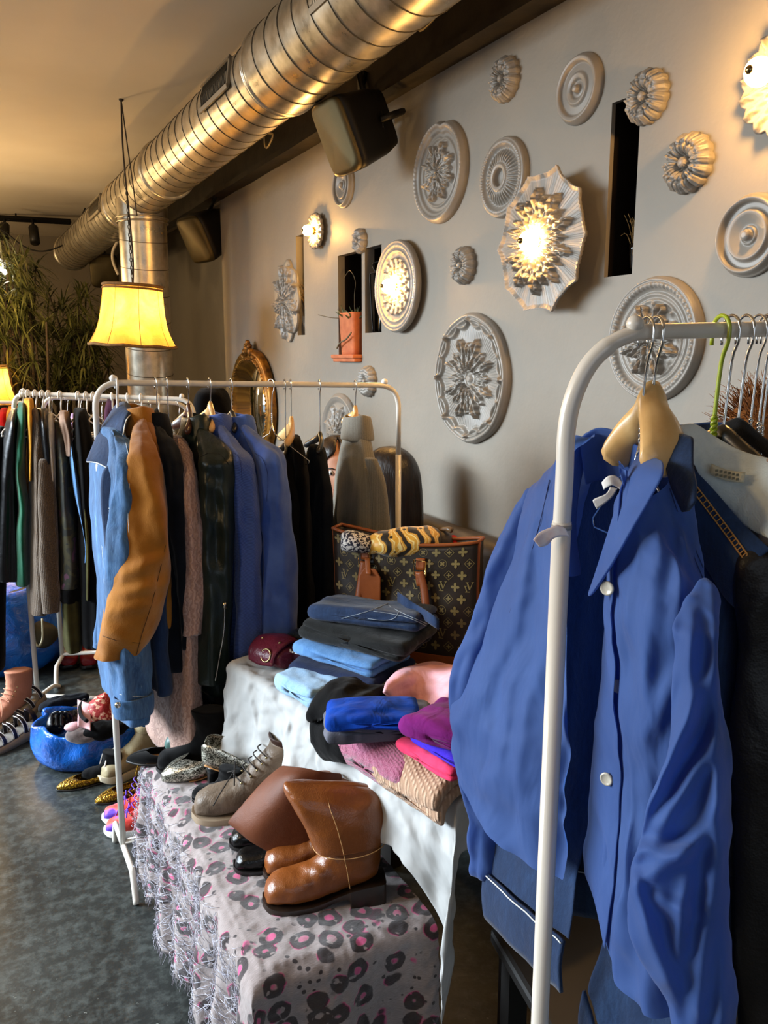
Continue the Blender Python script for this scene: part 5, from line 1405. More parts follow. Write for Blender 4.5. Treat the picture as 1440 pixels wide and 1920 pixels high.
for i, x in enumerate((-.012, -.004, .006, .012)): lt.box((x, -.038, .05), (x + .005, -.036, .058 - .004 * (i % 2)), pm)
build('white_lettering', lt, M_WHITEP, t, smooth=False)

# ================================================================== MONOGRAM TOTE BAG
FL = PZ(618, 1222, TZ + .004); FR = PZ(893, 1262, TZ + .004)
bx = (FR - FL); BW = bx.length; bx.normalize(); by = UP.cross(bx)
if by.dot(FWD) < 0: by = -by
BH = .345; BDp = .15
t = thing('tote_bag', 'large brown monogram tote bag with tan leather trim on the table', 'bag', tuple((FL + FR) / 2 + by * BDp / 2))
def bagp(u, side, v):
    """u 0..1 across, v 0..1 up; side 0 front, 1 back"""
    w = BW * (1 - .03 * sin(v * pi) + .0 * v); x = (u - .5) * w * (1 - .02 * v) + BW / 2 - .012 * v
    sag = .022 * v * v * sin(pi * u) * (1 if side == 0 else 1)
    z = BH * v * (1 + .015 * (1 - u) * v) - sag * v
    half = BDp / 2 * lerp(1, .55, v)
    edge = (abs(u - .5) * 2) ** 6
    off = half * (1 - edge * .3) * (-1 if side == 0 else 1) + .008 * nz(u * 4, v * 4, side * 3) * (1 if side == 0 else .5) * sin(pi * v)
    return FL + bx * x + by * (BDp / 2 + off) + UP * z
NB = 26
def bring(v): return [bagp(i / NB, 0, v) for i in range(NB + 1)] + [bagp(1 - i / NB, 1, v) for i in range(NB + 1)]
M_CANV = leather('dark brown coated canvas', '#20170f', '#2b2016', .42, grain=700, gstr=.2, crease=.06, nscale=5)
M_VACH = leather('tan vachetta leather', '#7a3d18', '#965022', .42, grain=500, gstr=.2, crease=.15)
build('body', MB().loft([bring(i / 20) for i in range(21)] + [[lerp(p, sum(bring(1.0), V()) / (2 * NB + 2), .03) - UP * .01 for p in bring(1.0)], [lerp(p, sum(bring(.9), V()) / (2 * NB + 2), .06) - UP * .03 for p in bring(.9)]], True, True), M_CANV, t)
tr = MB().tube(bring(1.0), .0048, 8, closed=True)
build('rim_trim', tr, M_VACH, t)
for u in (0.0, 1.0):
    build('side_trim', MB().tube([lerp(bagp(u, 0, v), bagp(u, 1, v), .15) for v in [i / 16 for i in range(17)]], .006, 8), M_VACH, t)
def strip(u0, u1, v0, v1, h, n=10):
    nn = -by
    f = MB().grid(lambda a, b: bagp(lerp(u0, u1, a), 0, lerp(v0, v1, b)) + nn * h, n, n)
    return f
build('base_panel', strip(.0, 1, 0.0, .10, .0025, 20), M_VACH, t, solid=.002)
# monogram print: flowers, stars, ringed flowers and letters
def petal4(r, k, rot=0.0, inner=.3):
    n = 32; return [[(r * (inner + (1 - inner) * abs(cos(2 * (a + rot))) ** k) * cos(a), r * (inner + (1 - inner) * abs(cos(2 * (a + rot))) ** k) * sin(a)) for a in [2 * pi * i / n for i in range(n)]]]
def ringp(r, w):
    n = 20; out = []
    for i in range(n):
        a, b = 2 * pi * i / n, 2 * pi * (i + 1) / n
        out.append([(r * cos(a), r * sin(a)), (r * cos(b), r * sin(b)), ((r - w) * cos(b), (r - w) * sin(b)), ((r - w) * cos(a), (r - w) * sin(a))])
    return out
def barp(x0, y0, x1, y1, w):
    dx, dy = x1 - x0, y1 - y0; l = sqrt(dx * dx + dy * dy); nx_, ny_ = -dy / l * w / 2, dx / l * w / 2
    return [(x0 + nx_, y0 + ny_), (x0 - nx_, y0 - ny_), (x1 - nx_, y1 - ny_), (x1 + nx_, y1 + ny_)]
S_ = .0135
MOT = [petal4(S_ * .95, 1.2), petal4(S_ * .5, 1.4) + [barp(*q, .0012) for q in ((-S_, 0, 0, S_), (0, S_, S_, 0), (S_, 0, 0, -S_), (0, -S_, -S_, 0))],
       ringp(S_ * .95, .0012) + petal4(S_ * .6, 1.2, pi / 4),
       [barp(-.010, .004, -.004, -.012, .0032), barp(-.009, -.012, .004, -.012, .0022), barp(-.012, .004, -.004, .004, .0016), barp(-.004, .014, .003, -.006, .0036), barp(.003, -.006, .011, .014, .0018), barp(-.008, .014, .0, .014, .0016), barp(.007, .014, .014, .014, .0016)]]
pr = MB()
nx2, nz2 = 11, 9
for r in range(nz2):
    for q in range(nx2):
        u = (q + .5 + (.5 if r % 2 else 0)) / (nx2 + .5); v = .13 + .85 * (r + .5) / nz2
        kind = [0, 1, 0, 2][q % 4] if r % 2 == 0 else [3, 0, 3, 0][q % 4] if r % 4 == 1 else [2, 0, 1, 0][q % 4]
        for poly in MOT[kind]:
            vs = []
            for (x, y) in poly:
                uu = u + x / BW; vv = v + y / BH
                if not (0.005 < uu < .995 and vv < .985): vs = None; break
                vs.append(bagp(uu, 0, vv) - by * .0012)
            if vs:
                if len(vs) > 4:
                    c = sum(vs, V()) / len(vs); pr.add(vs + [c], [(i, (i + 1) % len(vs), len(vs)) for i in range(len(vs))])
                else: pr.add(vs, [(0, 1, 2, 3)])
mp = build('monogram_print', pr, plain('olive gold print', '#6b5c30', .5, c2='#7d6c3a', nscale=30), t, smooth=False)
# handles hanging down the front
for u in (.24, .64):
    pass
hpth = [(.25, .80), (.225, .62), (.215, .42), (.25, .25), (.32, .14), (.45, .10), (.58, .14), (.65, .25), (.69, .42), (.675, .62), (.64, .77)]
hp3 = smooth_path([bagp(u, 0, v) - by * (.012 + .012 * sin(pi * i / 10)) for i, (u, v) in enumerate(hpth)], 6)
rings = []
for i, p in enumerate(hp3):
    p = V(p); a = V(hp3[max(0, i - 1)]); b = V(hp3[min(len(hp3) - 1, i + 1)]); tg = (b - a).normalized(); w = tg.cross(by).normalized()
    rings.append([p + w * (.011 * cos(q)) + by * (.0055 * sin(q)) for q in [2 * pi * k / 12 for k in range(12)]])
build('handle', MB().loft(rings), M_VACH, t)
M_BRASSB = plain('polished brass', '#c9a66a', .25, 1.0)
for u in (.25, .64):
    vv = .84 if u < .5 else .81
    p = bagp(u, 0, vv) - by * .008
    tb = MB().grid(lambda a, b: bagp(u - .03 + .06 * a, 0, lerp(vv - .03, vv + .075, b)) - by * .005, 4, 4)
    build('handle_tab', tb, M_VACH, t, solid=.004)
    rg = MB().tube([p + bx * x + UP * z - by * .004 for x, z in ((-.017, .018), (.017, .018), (.017, -.022), (.012, -.026), (-.012, -.026), (-.017, -.022))], .0022, 6, closed=True)
    build('buckle_ring', rg, M_BRASSB, t)
    sh = MB().loft([[bagp(u, 0, lerp(vv - .04, vv - .16, i / 6)) - by * .013 + bx * (lerp(.013, .008, i / 6) * cos(q)) - by * (.004 * sin(q)) for q in [2 * pi * k / 12 for k in range(12)]] for i in range(7)])
    build('handle_end', sh, M_VACH, t)
p = bagp(.30, 0, .60) - by * .02
lt = MB(); tagw, tagh = .031, .052
pts = [p + bx * x + UP * z for x, z in ((-tagw / 1, -tagh), (tagw / 1, -tagh), (tagw, tagh * .55), (tagw * .55, tagh), (-tagw * .55, tagh), (-tagw, tagh * .55))]
lt.prism(pts, -by * .005)
build('luggage_tag', lt, M_VACH, t, smooth=False, bevel=.0015)
build('tag_strap', MB().loft([[lerp(bagp(.275, 0, .84), p + UP * tagh * .7, i / 6) - by * .014 + bx * (.008 * cos(q)) - by * (.002 * sin(q)) for q in [2 * pi * k / 10 for k in range(10)]] for i in range(7)]), M_VACH, t)
# what is stuffed in the bag
def m_baroque():
    t = NT('gold baroque print'); v = t.coords()
    w = t.wave(v, 9, 6, 'X', 1.6); w2 = t.voro(v, 22, 'F1', 'Distance', .7)
    c = t.ramp(w, [(.25, lin('#15110c')), (.3, lin('#c98d22')), (.5, lin('#e6c260')), (.62, lin('#b5701c')), (.7, lin('#efd98f')), (.9, lin('#d9a336'))], 'CONSTANT')
    c = t.mix(t.ramp(w2, [(.1, (1, 1, 1)), (.14, (0, 0, 0))]), c, lin('#1a130c'))
    t.set(base=c, rough=.45, sheen=.2); t.bump(t.noise(v, 16, 3), .4, .02); return t.m
def mound(pxs, D, h, name, label, cat, m, seed=0, wr=.01, dep=.06):
    """soft lump: pxs = list of (px, top_py, bottom_py)"""
    rings = []
    sp = smooth_path([tuple(map(float, q)) for q in pxs], 4)
    for i, (x, a, b) in enumerate(sp):
        k = max(.15, sin(pi * (i + .35) / (len(sp) - .3)) ** .5); T = PD(x, a, D); B = PD(x, b, D); c = (T + B) / 2; hz = (T - B).length / 2
        rings.append([c + UP * (hz * sin(q)) + FWD * (dep * k * cos(q)) for q in [2 * pi * j / 20 for j in range(20)]])
    return tag(build(name, MB().loft(rings), m, sub=1, wr=[dict(amp=wr, scale=16, seed=seed), dict(amp=wr * .5, scale=40, seed=seed + 1, ridged=True)]), label, cat)
DB = (FL + bx * BW / 2 + by * BDp / 2).dot(FWD)
mound([(688, 1008, 1040), (710, 998, 1040), (745, 990, 1045), (785, 986, 1045), (815, 990, 1040), (826, 1000, 1035)], DB, 0, 'scarf', 'gold and black baroque print silk scarf bulging from the monogram bag', 'scarf', m_baroque(), 3, .006)
def m_dots():
    t = NT('navy and white print'); v = t.coords(); n = t.noise(v, 130, 2)
    t.set(base=t.ramp(n, [(.49, lin('#14162e')), (.53, lin('#d5d2cd'))]), rough=.8); return t.m
mound([(640, 1000, 1030), (655, 994, 1032), (680, 1000, 1035), (700, 1006, 1035)], DB + .0, 0, 'scarf', 'navy and white speckled scarf in the left of the monogram bag', 'scarf', m_dots(), 5, .004, .05)
mound([(812, 1014, 1035), (822, 996, 1035), (840, 998, 1035), (850, 1012, 1035)], DB + .01, 0, 'pouch', 'small dark grey pouch poking out of the right of the monogram bag', 'pouch', leather('grey leather', '#3a3433', '#4a4341', .5), 6, .002, .04)
mound([(842, 1008, 1030), (852, 1004, 1030), (862, 1012, 1030)], DB + .02, 0, 'red_pouch', 'small red pouch at the right inside the monogram bag', 'pouch', cloth('red cloth', '#a3120f'), 7, .002, .04)
tg = tag(build('umbrella_handle', MB().tube(smooth_path([PD(820, 1030, DB + .02), PD(822, 998, DB + .02), PD(838, 992, DB + .0), PD(848, 995, DB - .01)], 4), [.006] * 9 + [.008] * 3 + [.007], 8), plain('brown umbrella handle', '#6b543a', .3)), 'brown hooked handle sticking out of the monogram bag', 'umbrella')
pr = thing('price_tag', 'small white price tag hanging at the right edge of the monogram bag', 'tag', tuple(PD(884, 1070, DB - .06)))
build('card', MB().box((-.006, -.001, -.02), (.006, .001, .012), Matrix.Translation(PD(885, 1068, DB - .05))), M_WHITEP, pr, smooth=False)
build('string', MB().tube([PD(884, 1045, DB - .03), PD(886, 1062, DB - .05)], .0008, 4), M_WHITEP, pr)
# ================================================================== SHOES
def shoe_frame(toe_px, heel_px, z, yaw_only=True):
    T = PZ(*toe_px, z); Hh = PZ(*heel_px, z); d = T - Hh; d.z = 0; L = d.length; d.normalize()
    return frame(d, UP.cross(d), UP, Hh), L
def fb_loft(prof, mt, n=26, e=.85, k=4):
    rings = []
    for fx, fz, bx_, bz, w in smooth_path(prof, k):
        c = V(((fx + bx_) / 2, 0, (fz + bz) / 2)); a = V(((fx - bx_) / 2, 0, (fz - bz) / 2))
        ring = []
        for j in range(n):
            q = 2 * pi * j / n; cc = abs(cos(q)) ** e * (1 if cos(q) > 0 else -1); ss = abs(sin(q)) ** e * (1 if sin(q) > 0 else -1)
            ring.append(mt @ (c + a * cc + V((0, w * ss, 0))))
        rings.append(ring)
    return rings
def sole_mb(st, mt, k=3):
    """stations (x, ztop, zbot, halfwidth)"""
    rings = []
    for x, zt, zb, w in smooth_path(st, k):
        rings.append([mt @ V((x, y, z)) for y, z in ((w, zb), (w * 1.0, zt), (w * .6, zt), (-w * .6, zt), (-w, zt), (-w, zb), (-w * .6, zb), (w * .6, zb))])
    return MB().loft(rings)
def open_loft(st, mt, n=22, k=4, e=.8):
    """stations (x, zbot, ztop, halfwidth, gap degrees): a low shoe, open on top where gap > 0"""
    rings = []
    for x, zb, zt, w, g in smooth_path(st, k):
        ring = []; g = max(0, g)
        for j in range(n + 1):
            a = radians(90 + g + (360 - 2 * g) * j / n); cc = abs(cos(a)) ** e * (1 if cos(a) > 0 else -1); ss = abs(sin(a)) ** e * (1 if sin(a) > 0 else -1)
            ring.append(mt @ V((x, w * cc, (zb + zt) / 2 + (zt - zb) / 2 * ss)))
        rings.append(ring)
    return MB().loft(rings, closed=False)
M_TANB = leather('tan brown boot leather', '#6d3a14', '#84491c', .34, grain=380, gstr=.3, crease=.22, cscale=26, spec=.5)
M_TANI = leather('brown boot lining', '#55290f', '#653417', .6, grain=500)
M_SOLE = plain('black rubber sole', '#141110', .45)
M_SOLEB = plain('dark stacked heel', '#1c130d', .4, c2='#2a1c12', nscale=60)
M_BOOTK = leather('black boot leather', '#070707', '#0b0b0c', .26, grain=420, crease=.25, cscale=24)
M_BSUEDE = cloth('black suede', '#050506', '#09090a', .95, nscale=30, sheen=.08)
M_TAUPE = leather('taupe worn leather', '#54473a', '#766555', .5, grain=420, crease=.5, cscale=30, nscale=14)
def m_glit():
    t = NT('silver glitter'); v = t.coords()
    c = t.voro(v, 430, 'F1', 'Color'); d = t.n.new('ShaderNodeSeparateColor'); t.l.new(c, d.inputs[0])
    t.set(base=t.ramp(d.outputs[0], [(.2, lin('#3a3830')), (.5, lin('#8f8b7c')), (.8, lin('#d8d4c4'))]), metal=.85, rough=.3)
    bn = t.n.new('ShaderNodeVectorMath'); t.bump(d.outputs[1], 1.0, .006); return t.m
M_GLIT = m_glit()
M_INSOLE = leather('tan insole leather', '#a97848', '#b98a58', .5)
BOOT_UP = [(.247, .038, .247, .026, .012), (.240, .060, .241, .017, .030), (.220, .076, .220, .016, .041), (.185, .084, .185, .016, .045), (.15, .094, .142, .020, .043), (.125, .112, .10, .030, .039), (.112, .132, .052, .042, .037), (.106, .150, .008, .056, .037), (.106, .170, -.006, .085, .038), (.112, .195, -.010, .13, .040), (.125, .22, -.010, .175, .043), (.14, .245, -.008, .215, .046)]
BOOT_SOLE = [(-.018, .052, .0, .020), (-.012, .052, .0, .033), (.02, .05, .0, .037), (.058, .044, .0, .038), (.062, .042, .0, .038), (.066, .040, .024, .036), (.09, .031, .020, .034), (.12, .022, .010, .037), (.15, .018, .005, .043), (.2, .017, .004, .046), (.235, .020, .006, .036), (.252, .026, .013, .014)]
def boot(name, label, mt, m_up, m_sole, sc=1.0, up=None, sole=None, group=None, loc=None):
    mt2 = mt @ Matrix.Scale(sc, 4)
    t = thing(name, label, 'boot', tuple(mt.to_translation()), group)
    build('upper', MB().loft(fb_loft(up or BOOT_UP, mt2), True, True), m_up, t, sub=1, wr=[dict(amp=.0022, scale=38, seed=sc * 9, ridged=True), dict(amp=.002, scale=16, seed=3)])
    build('sole', sole_mb(sole or BOOT_SOLE, mt2), m_sole, t, bevel=.002)
    return t, mt2
# ---- tall tan boots with folded-down shafts
mtA, LA = shoe_frame((484, 1702), (707, 1682), BZ); s_ = LA / .262
tA, mA = boot('tall_boot', 'tan leather heeled boot with folded-down shaft, nearest pair, right boot in front', mtA, M_TANB, M_SOLEB, s_)
fl_ = [(.186, .2925, .006, .2665, .004), (.194, .292, .000, .266, .014), (.200, .288, -.006, .262, .027), (.200, .278, -.012, .252, .040), (.194, .262, -.017, .238, .052), (.176, .225, -.020, .215, .061), (.155, .18, -.023, .185, .061), (.142, .140, -.024, .160, .058), (.140, .137, -.022, .158, .055), (.138, .142, -.016, .163, .050)]
build('folded_shaft', MB().loft(fb_loft(fl_, mA, e=.8), True, False), M_TANB, tA, sub=1, wr=[dict(amp=.003, scale=15, seed=4), dict(amp=.0012, scale=60, seed=2, ridged=True)])
sm1 = []
for i in range(15):
    u = i / 14; a = pi * u
    sm1.append(mA @ V((lerp(.142, -.024, u), -.0585 * sin(a) ** .55 if False else .0585 * 1, 0)) if False else mA @ V((.059 + .0825 * cos(a), (.0600) * sin(a) ** .8, .142 + .018 * u - .012 * sin(a))))
side = 1 if (mA @ V((0, 1, 0)) - mA @ V((0, 0, 0))).dot(FWD) < 0 else -1
def mir(pts): return pts
if side < 0: sm1 = [mA @ (V((1, -1, 1)) * 0 + V((q.x, -q.y, q.z))) for q in [mA.inverted() @ p for p in sm1]]
build('hem_stitching', MB().tube(sm1, .0011, 5), plain('tan thread', '#b98a55', .6), tA)
vs_ = [mA @ V((x, side * y, z)) for x, y, z in ((.110, .030, .276), (.106, .052, .255), (.094, .0620, .22), (.082, .062, .17), (.076, .059, .135), (.07, .042, .10), (.064, .041, .055))]
build('side_seam', MB().tube(smooth_path(vs_, 4), .0009, 4), plain('tan thread', '#b98a55', .6), tA)
lp = MB().tube(smooth_path([mA @ V((-.012, side * .02, .235)), mA @ V((-.045, side * .024, .222)), mA @ V((-.046, side * .03, .20)), mA @ V((-.02, side * .03, .19))], 4), .004, 6)
build('pull_tab', lp, M_TANI, tA)
mtB, LB = shoe_frame((497, 1643), (655, 1640), BZ)
mtB = frame(mtA.col[0].xyz, mtA.col[1].xyz, UP, mtA.to_translation() - mtA.col[1].xyz * (.105 * (1 if side > 0 else -1)) * 1.0 + mtA.col[0].xyz * .0)
tB, mB = boot('tall_boot', 'tan leather heeled boot behind the front one, its shaft flopped over to the left', mtB, M_TANB, M_SOLEB, s_)
def onb(px, py, k): return PD(px, py, (mtB.to_translation() + UP * .15).dot(FWD) + k)
rows = [[onb(531, 1436, .05), onb(560, 1440, .0), onb(600, 1446, -.02), onb(640, 1450, .0)],
        [onb(498, 1462, .04), onb(545, 1455, -.03), onb(590, 1470, -.035), onb(640, 1480, -.01)],
        [onb(462, 1500, .03), onb(520, 1500, -.045), onb(575, 1530, -.04), onb(620, 1540, -.02)],
        [onb(432, 1535, .03), onb(480, 1560, -.035), onb(555, 1590, -.03), onb(600, 1600, -.02)],
        [onb(428, 1541, .035), onb(478, 1583, -.02), onb(535, 1612, -.015), onb(590, 1622, -.01)]]
build('flopped_shaft', sheet_mb(rows, 5, 4), M_TANI, tB, solid=.006, sub=1, wr=dict(amp=.003, scale=14, seed=6))
rows2 = [[onb(531, 1436, .05), onb(565, 1452, .09), onb(620, 1470, .09)], [onb(470, 1490, .08), onb(540, 1500, .11), onb(600, 1520, .1)], [onb(430, 1540, .05), onb(490, 1570, .09), onb(560, 1600, .07)]]
build('shaft_back', sheet_mb(rows2, 5, 4), M_TANB, tB, solid=.006, sub=1)
# ---- black boots behind the tan pair
BLK_UP = [(a, b, c, d, w) for a, b, c, d, w in BOOT_UP[:9]] + [(.108, .185, -.012, .14, .040), (.108, .20, -.014, .18, .042)]
for toe, heel, lab in (((432, 1632), (590, 1620), 'black leather ankle boot tucked under the flopped tan shaft'), ((424, 1590), (580, 1575), 'black leather ankle boot behind its mate, only its round toe showing')):
    mt, L = shoe_frame(toe, heel, BZ); boot('ankle_boot', lab, mt, M_BOOTK, M_SOLE, L / .262, up=[(a, b * .82, c, d * .82, w) for a, b, c, d, w in BLK_UP])
# ---- taupe lace-up boots
TP_UP = BOOT_UP[:7] + [(.100, .142, .006, .056, .037), (.088, .155, -.014, .085, .037), (.076, .167, -.028, .115, .038), (.068, .180, -.040, .145, .041), (.064, .192, -.050, .172, .045)]
TP_SOLE = [(-.018, .048, .0, .020), (-.012, .048, .0, .033), (.02, .046, .0, .037), (.064, .040, .0, .038), (.067, .038, .026, .036), (.09, .029, .018, .034), (.12, .022, .006, .037), (.15, .020, .0, .045), (.2, .019, .0, .048), (.235, .022, .003, .038), (.254, .028, .012, .014)]
M_TSOLE = plain('pale taupe welt', '#8c7a64', .7)
def lacing(t, m, k=1, n=5, m_l=None):
    lm = m_l or plain('dark brown lace', '#1d1611', .8); lc = MB(); ey = None
    sd_ = 1 if (m @ V((0, 1, 0)) - m @ V((0, 0, 0))).dot(FWD) < 0 else -1
    for i in range(n):
        u = i / (n - 1); x = lerp(.150, (.09 if 'lace_up' in t.name else .106), u ** .7); z = lerp(.100, (.160 if 'lace_up' in t.name else .185), u)
        a = m @ V((x - .014, .026, z + .002)); b = m @ V((x - .010 + .006, -.026, z + .008)); c = m @ V((x + .004, 0, z + .012))
        lc.tube(smooth_path([a, c, b], 4), .0018, 5)
        for s in (1, -1): build('eyelet', MB().sphere(m @ V((x - .016, s * .030, z + .0)), .0035, 8, 5), plain('aged brass', '#8f7d58', .3, 1.0), t)
    bow = m @ V((.150, .0, .118))
    for s in (1, -1):
        lc.tube(smooth_path([bow, bow + m.col[1].xyz * (s * .03) + UP * .008, bow + m.col[1].xyz * (s * .05) - UP * .012, bow + m.col[1].xyz * (s * .02) - UP * .004, bow], 4), .0018, 5)
        lc.tube(smooth_path([bow, bow + m.col[1].xyz * (s * .04) - UP * .03 + m.col[0].xyz * .03, bow + m.col[1].xyz * (s * .055) - UP * .06 + m.col[0].xyz * .05], 4), .0016, 5)
    build('laces', lc, lm, t)
mt, L = shoe_frame((364, 1536), (560, 1520), BZ)
t, m = boot('lace_up_boot', 'taupe lace-up boot with open dark shaft behind the tan boots', mt, M_TAUPE, M_TSOLE, L / .262 * 1.05, up=TP_UP, sole=TP_SOLE); lacing(t, m)
op = [(.064, .192, -.050, .172, .0445), (.068, .201, -.055, .182, .0475), (.068, .206, -.056, .188, .0485), (.062, .204, -.052, .186, .045), (.048, .178, -.034, .158, .036)]
build('open_collar', MB().loft(fb_loft(op, m), False, True), leather('dark brown lining', '#2a1710', '#3a2318', .5), t, sub=1, label='dark brown open boot collar')
mt2 = mt.copy(); mt2.translation = mt.to_translation() + FWD * .065 + RIGHT * .10
t, m = boot('lace_up_boot', 'second taupe lace-up boot, mostly hidden between its mate and the tan shaft', mt2, M_TAUPE, M_TSOLE, L / .262 * 1.05, up=TP_UP, sole=TP_SOLE)
build('open_collar', MB().loft(fb_loft(op, m), False, True), leather('dark brown lining', '#2a1710', '#3a2318', .5), t, sub=1, label='dark brown open boot collar')
# ---- glitter pumps
PUMP = [(-.012, .072, .112, .010, 60), (-.006, .066, .124, .024, 50), (.02, .060, .122, .031, 52), (.06, .046, .105, .030, 56), (.10, .024, .082, .032, 60), (.14, .008, .066, .037, 58), (.165, .004, .058, .039, 40), (.185, .003, .052, .038, 5), (.205, .003, .046, .033, 0), (.225, .004, .036, .022, 0), (.242, .006, .022, .006, 0)]
def pump(label, mt, sc=1.0, m_up=None, heel_m=None, group=None):
    m2 = mt @ Matrix.Scale(sc, 4)
    t = thing('glitter_pump', label, 'shoe', tuple(mt.to_translation()), group)
    build('upper', open_loft(PUMP, m2), m_up or M_GLIT, t, solid=.0025, sub=1)
    ins = [[m2 @ V((x, y * w * .86, zb + .004)) for y in (-1, -.5, 0, .5, 1)] for x, zb, zt, w, g in PUMP[1:8]]
    build('insole', sheet_mb(ins, 3, 3), M_INSOLE, t, solid=.002)
    build('heel', MB().loft([[m2 @ V((.012 + dx + r * cos(a), r * .95 * sin(a), z)) for a in [2 * pi * q / 14 for q in range(14)]] for z, r, dx in ((.068, .026, .006), (.05, .019, .0), (.025, .013, -.004), (.0, .011, -.004))]), heel_m or M_BOOTK, t)
    return t
mt, L = shoe_frame((338, 1462), (496, 1432), BZ); pump('silver glitter pump pointing left with its tan insole showing', mt, 1.2)
mt, L = shoe_frame((476, 1486), (396, 1484), BZ); mt = mt @ Matrix.Translation(V((0, 0, .0)))
mt.translation = PZ(396, 1488, BZ)
pump('silver glitter pump nearest the black wedge bootie, toe pointing right', mt, 1.36)
# ---- black wedge bootie seen from behind
WED_UP = BOOT_UP[:8] + [(.10, .165, -.012, .10, .038), (.10, .185, -.016, .15, .040), (.10, .20, -.018, .19, .041)]
WED_SOLE = [(-.022, .07, .0, .022), (-.014, .07, .0, .034), (.02, .062, .0, .038), (.09, .036, .0, .038), (.13, .022, .0, .04), (.2, .017, .0, .046), (.235, .020, .003, .036), (.252, .026, .012, .014)]
mt, L = shoe_frame((384, 1502), (450, 1516), BZ); boot('wedge_bootie', 'black wedge bootie with shiny round toe between the glitter pumps and taupe boot', mt, M_BSUEDE, M_BOOTK, .56, up=WED_UP, sole=WED_SOLE)
# ---- pointed black flat and more dark shoes at the far end of the bench
FLAT = [(-.008, .006, .05, .012, 45), (0, .004, .056, .026, 48), (.03, .003, .05, .031, 55), (.08, .003, .04, .031, 58), (.13, .003, .036, .036, 54), (.165, .003, .036, .037, 36), (.185, .003, .036, .035, 0), (.21, .003, .032, .027, 0), (.235, .004, .024, .014, 0), (.248, .006, .014, .004, 0)]
def flat(name, label, mt, sc, m_up, m_in=None, strap=None, group=None):
    m2 = mt @ Matrix.Scale(sc, 4); t = thing(name, label, 'shoe', tuple(mt.to_translation()), group)
    build('upper', open_loft(FLAT, m2), m_up, t, solid=.0025, sub=1)
    build('insole', sheet_mb([[m2 @ V((x, y * w * .86, .008)) for y in (-1, 0, 1)] for x, zb, zt, w, g in FLAT[1:7]], 3, 3), m_in or M_BLACK, t, solid=.002)
    build('sole', sole_mb([(-.01, .006, .0, .012), (.0, .006, .0, .027), (.08, .006, .0, .032), (.165, .006, 0, .038), (.21, .006, .0, .028), (.25, .008, .002, .004)], m2), M_SOLE, t)
    if strap:
        st = MB()
        for x0, z0 in ((.05, .05), (.085, .05)): st.tube(smooth_path([m2 @ V((x0, .033, .035)), m2 @ V((x0 - .02, .028, z0 + .05)), m2 @ V((x0 - .03, 0, z0 + .065)), m2 @ V((x0 - .02, -.028, z0 + .05)), m2 @ V((x0, -.033, .035))], 4), .0028, 6)
        build('ankle_strap', st, strap, t)
    return t
mt, L = shoe_frame((308, 1425), (385, 1420), BZ); flat('pointed_flat', 'black pointed suede flat with ankle ties at the far end of bench', mt, .9, M_BSUEDE, M_INSOLE, M_BSUEDE)
mt, L = shoe_frame((275, 1478), (360, 1448), BZ)
ls = MB().tube(smooth_path([PZ(x, y, BZ + .010) for x, y in ((372, 1425), (350, 1444), (320, 1450), (306, 1447))], 5), .002, 5).tube(smooth_path([PZ(x, y, BZ + .010) for x, y in ((350, 1440), (330, 1452), (310, 1458))], 5), .002, 5)
tag(build('shoe_lace', ls, M_BSUEDE), 'loose black lace ends lying on the scarf beside the pointed flat', 'lace')
mt, L = shoe_frame((372, 1440), (425, 1436), BZ); boot('ankle_boot', 'black suede heeled boot standing at the far end of the bench', mt, M_BSUEDE, M_SOLE, .78, up=BOOT_UP[:10] + [(.118, .215, -.012, .19, .043), (.12, .235, -.012, .225, .045)])
mt, L = shoe_frame((405, 1412), (460, 1412), BZ); mt.translation += UP * .0
TEAL = leather('teal grey leather', '#3d5551', '#547069', .4)
t, m = boot('chunky_shoe', 'teal and black chunky shoe with metal buckle near the cloth corner', mt, TEAL, M_SOLE, .95, up=BOOT_UP[:9])
build('buckle', MB().box((.10, .036, .12), (.125, .042, .14), m), M_STEEL, t, smooth=False)
mt, L = shoe_frame((436, 1418), (484, 1424), BZ); t, m = boot('chunky_shoe', 'black chunky shoe with a small yellow label behind the glitter pumps', mt, M_BOOTK, M_SOLE, .95, up=BOOT_UP[:9])
build('yellow_label', MB().box((.02, .036, .10), (.045, .041, .115), m), plain('yellow label', '#a88f2a', .5), t, smooth=False)
mt, L = shoe_frame((470, 1440), (560, 1450), BZ); boot('ankle_boot', 'dark navy boot shaft between the glitter pump and the white cloth', mt, leather('navy leather', '#131a28', '#1b2538', .4), M_SOLE, .8, up=BLK_UP)

# ================================================================== ON THE FLOOR
mt, L = shoe_frame((280, 1405), (350, 1425), 0); boot('ankle_boot', 'dark leather boot on the floor under the long pink coat', mt, leather('dark brown shiny leather', '#1d1813', '#2a231c', .3), M_SOLE, 1.0, up=BLK_UP)
# gold flats
def m_goldsh():
    t = NT('gold sequin'); v = t.coords(); d = t.voro(v, 160, 'F1', 'Distance')
    t.set(base=t.ramp(d, [(.2, lin('#c9a02e')), (.6, lin('#6b4c10'))]), metal=.7, rough=.3); t.bump(d, .6, .004); return t.m
M_GOLDS = m_goldsh()
mt, L = shoe_frame((168, 1468), (232, 1452), 0); flat('gold_flat', 'gold pointed flat with pale straps left of the rail post', mt, .98, M_GOLDS, M_BLACK, M_WHITEP)
mt, L = shoe_frame((238, 1490), (300, 1470), 0); flat('gold_flat', 'gold flat half hidden under the leopard scarf', mt, .98, M_GOLDS, M_BLACK, M_GOLDS)
mt, L = shoe_frame((196, 1470), (250, 1470), 0); mt.translation = PZ(228, 1462, 0)
boot('ankle_boot', 'black suede bootie behind the rail post, between gold flats', mt, M_BSUEDE, M_SOLE, .6, up=BLK_UP)
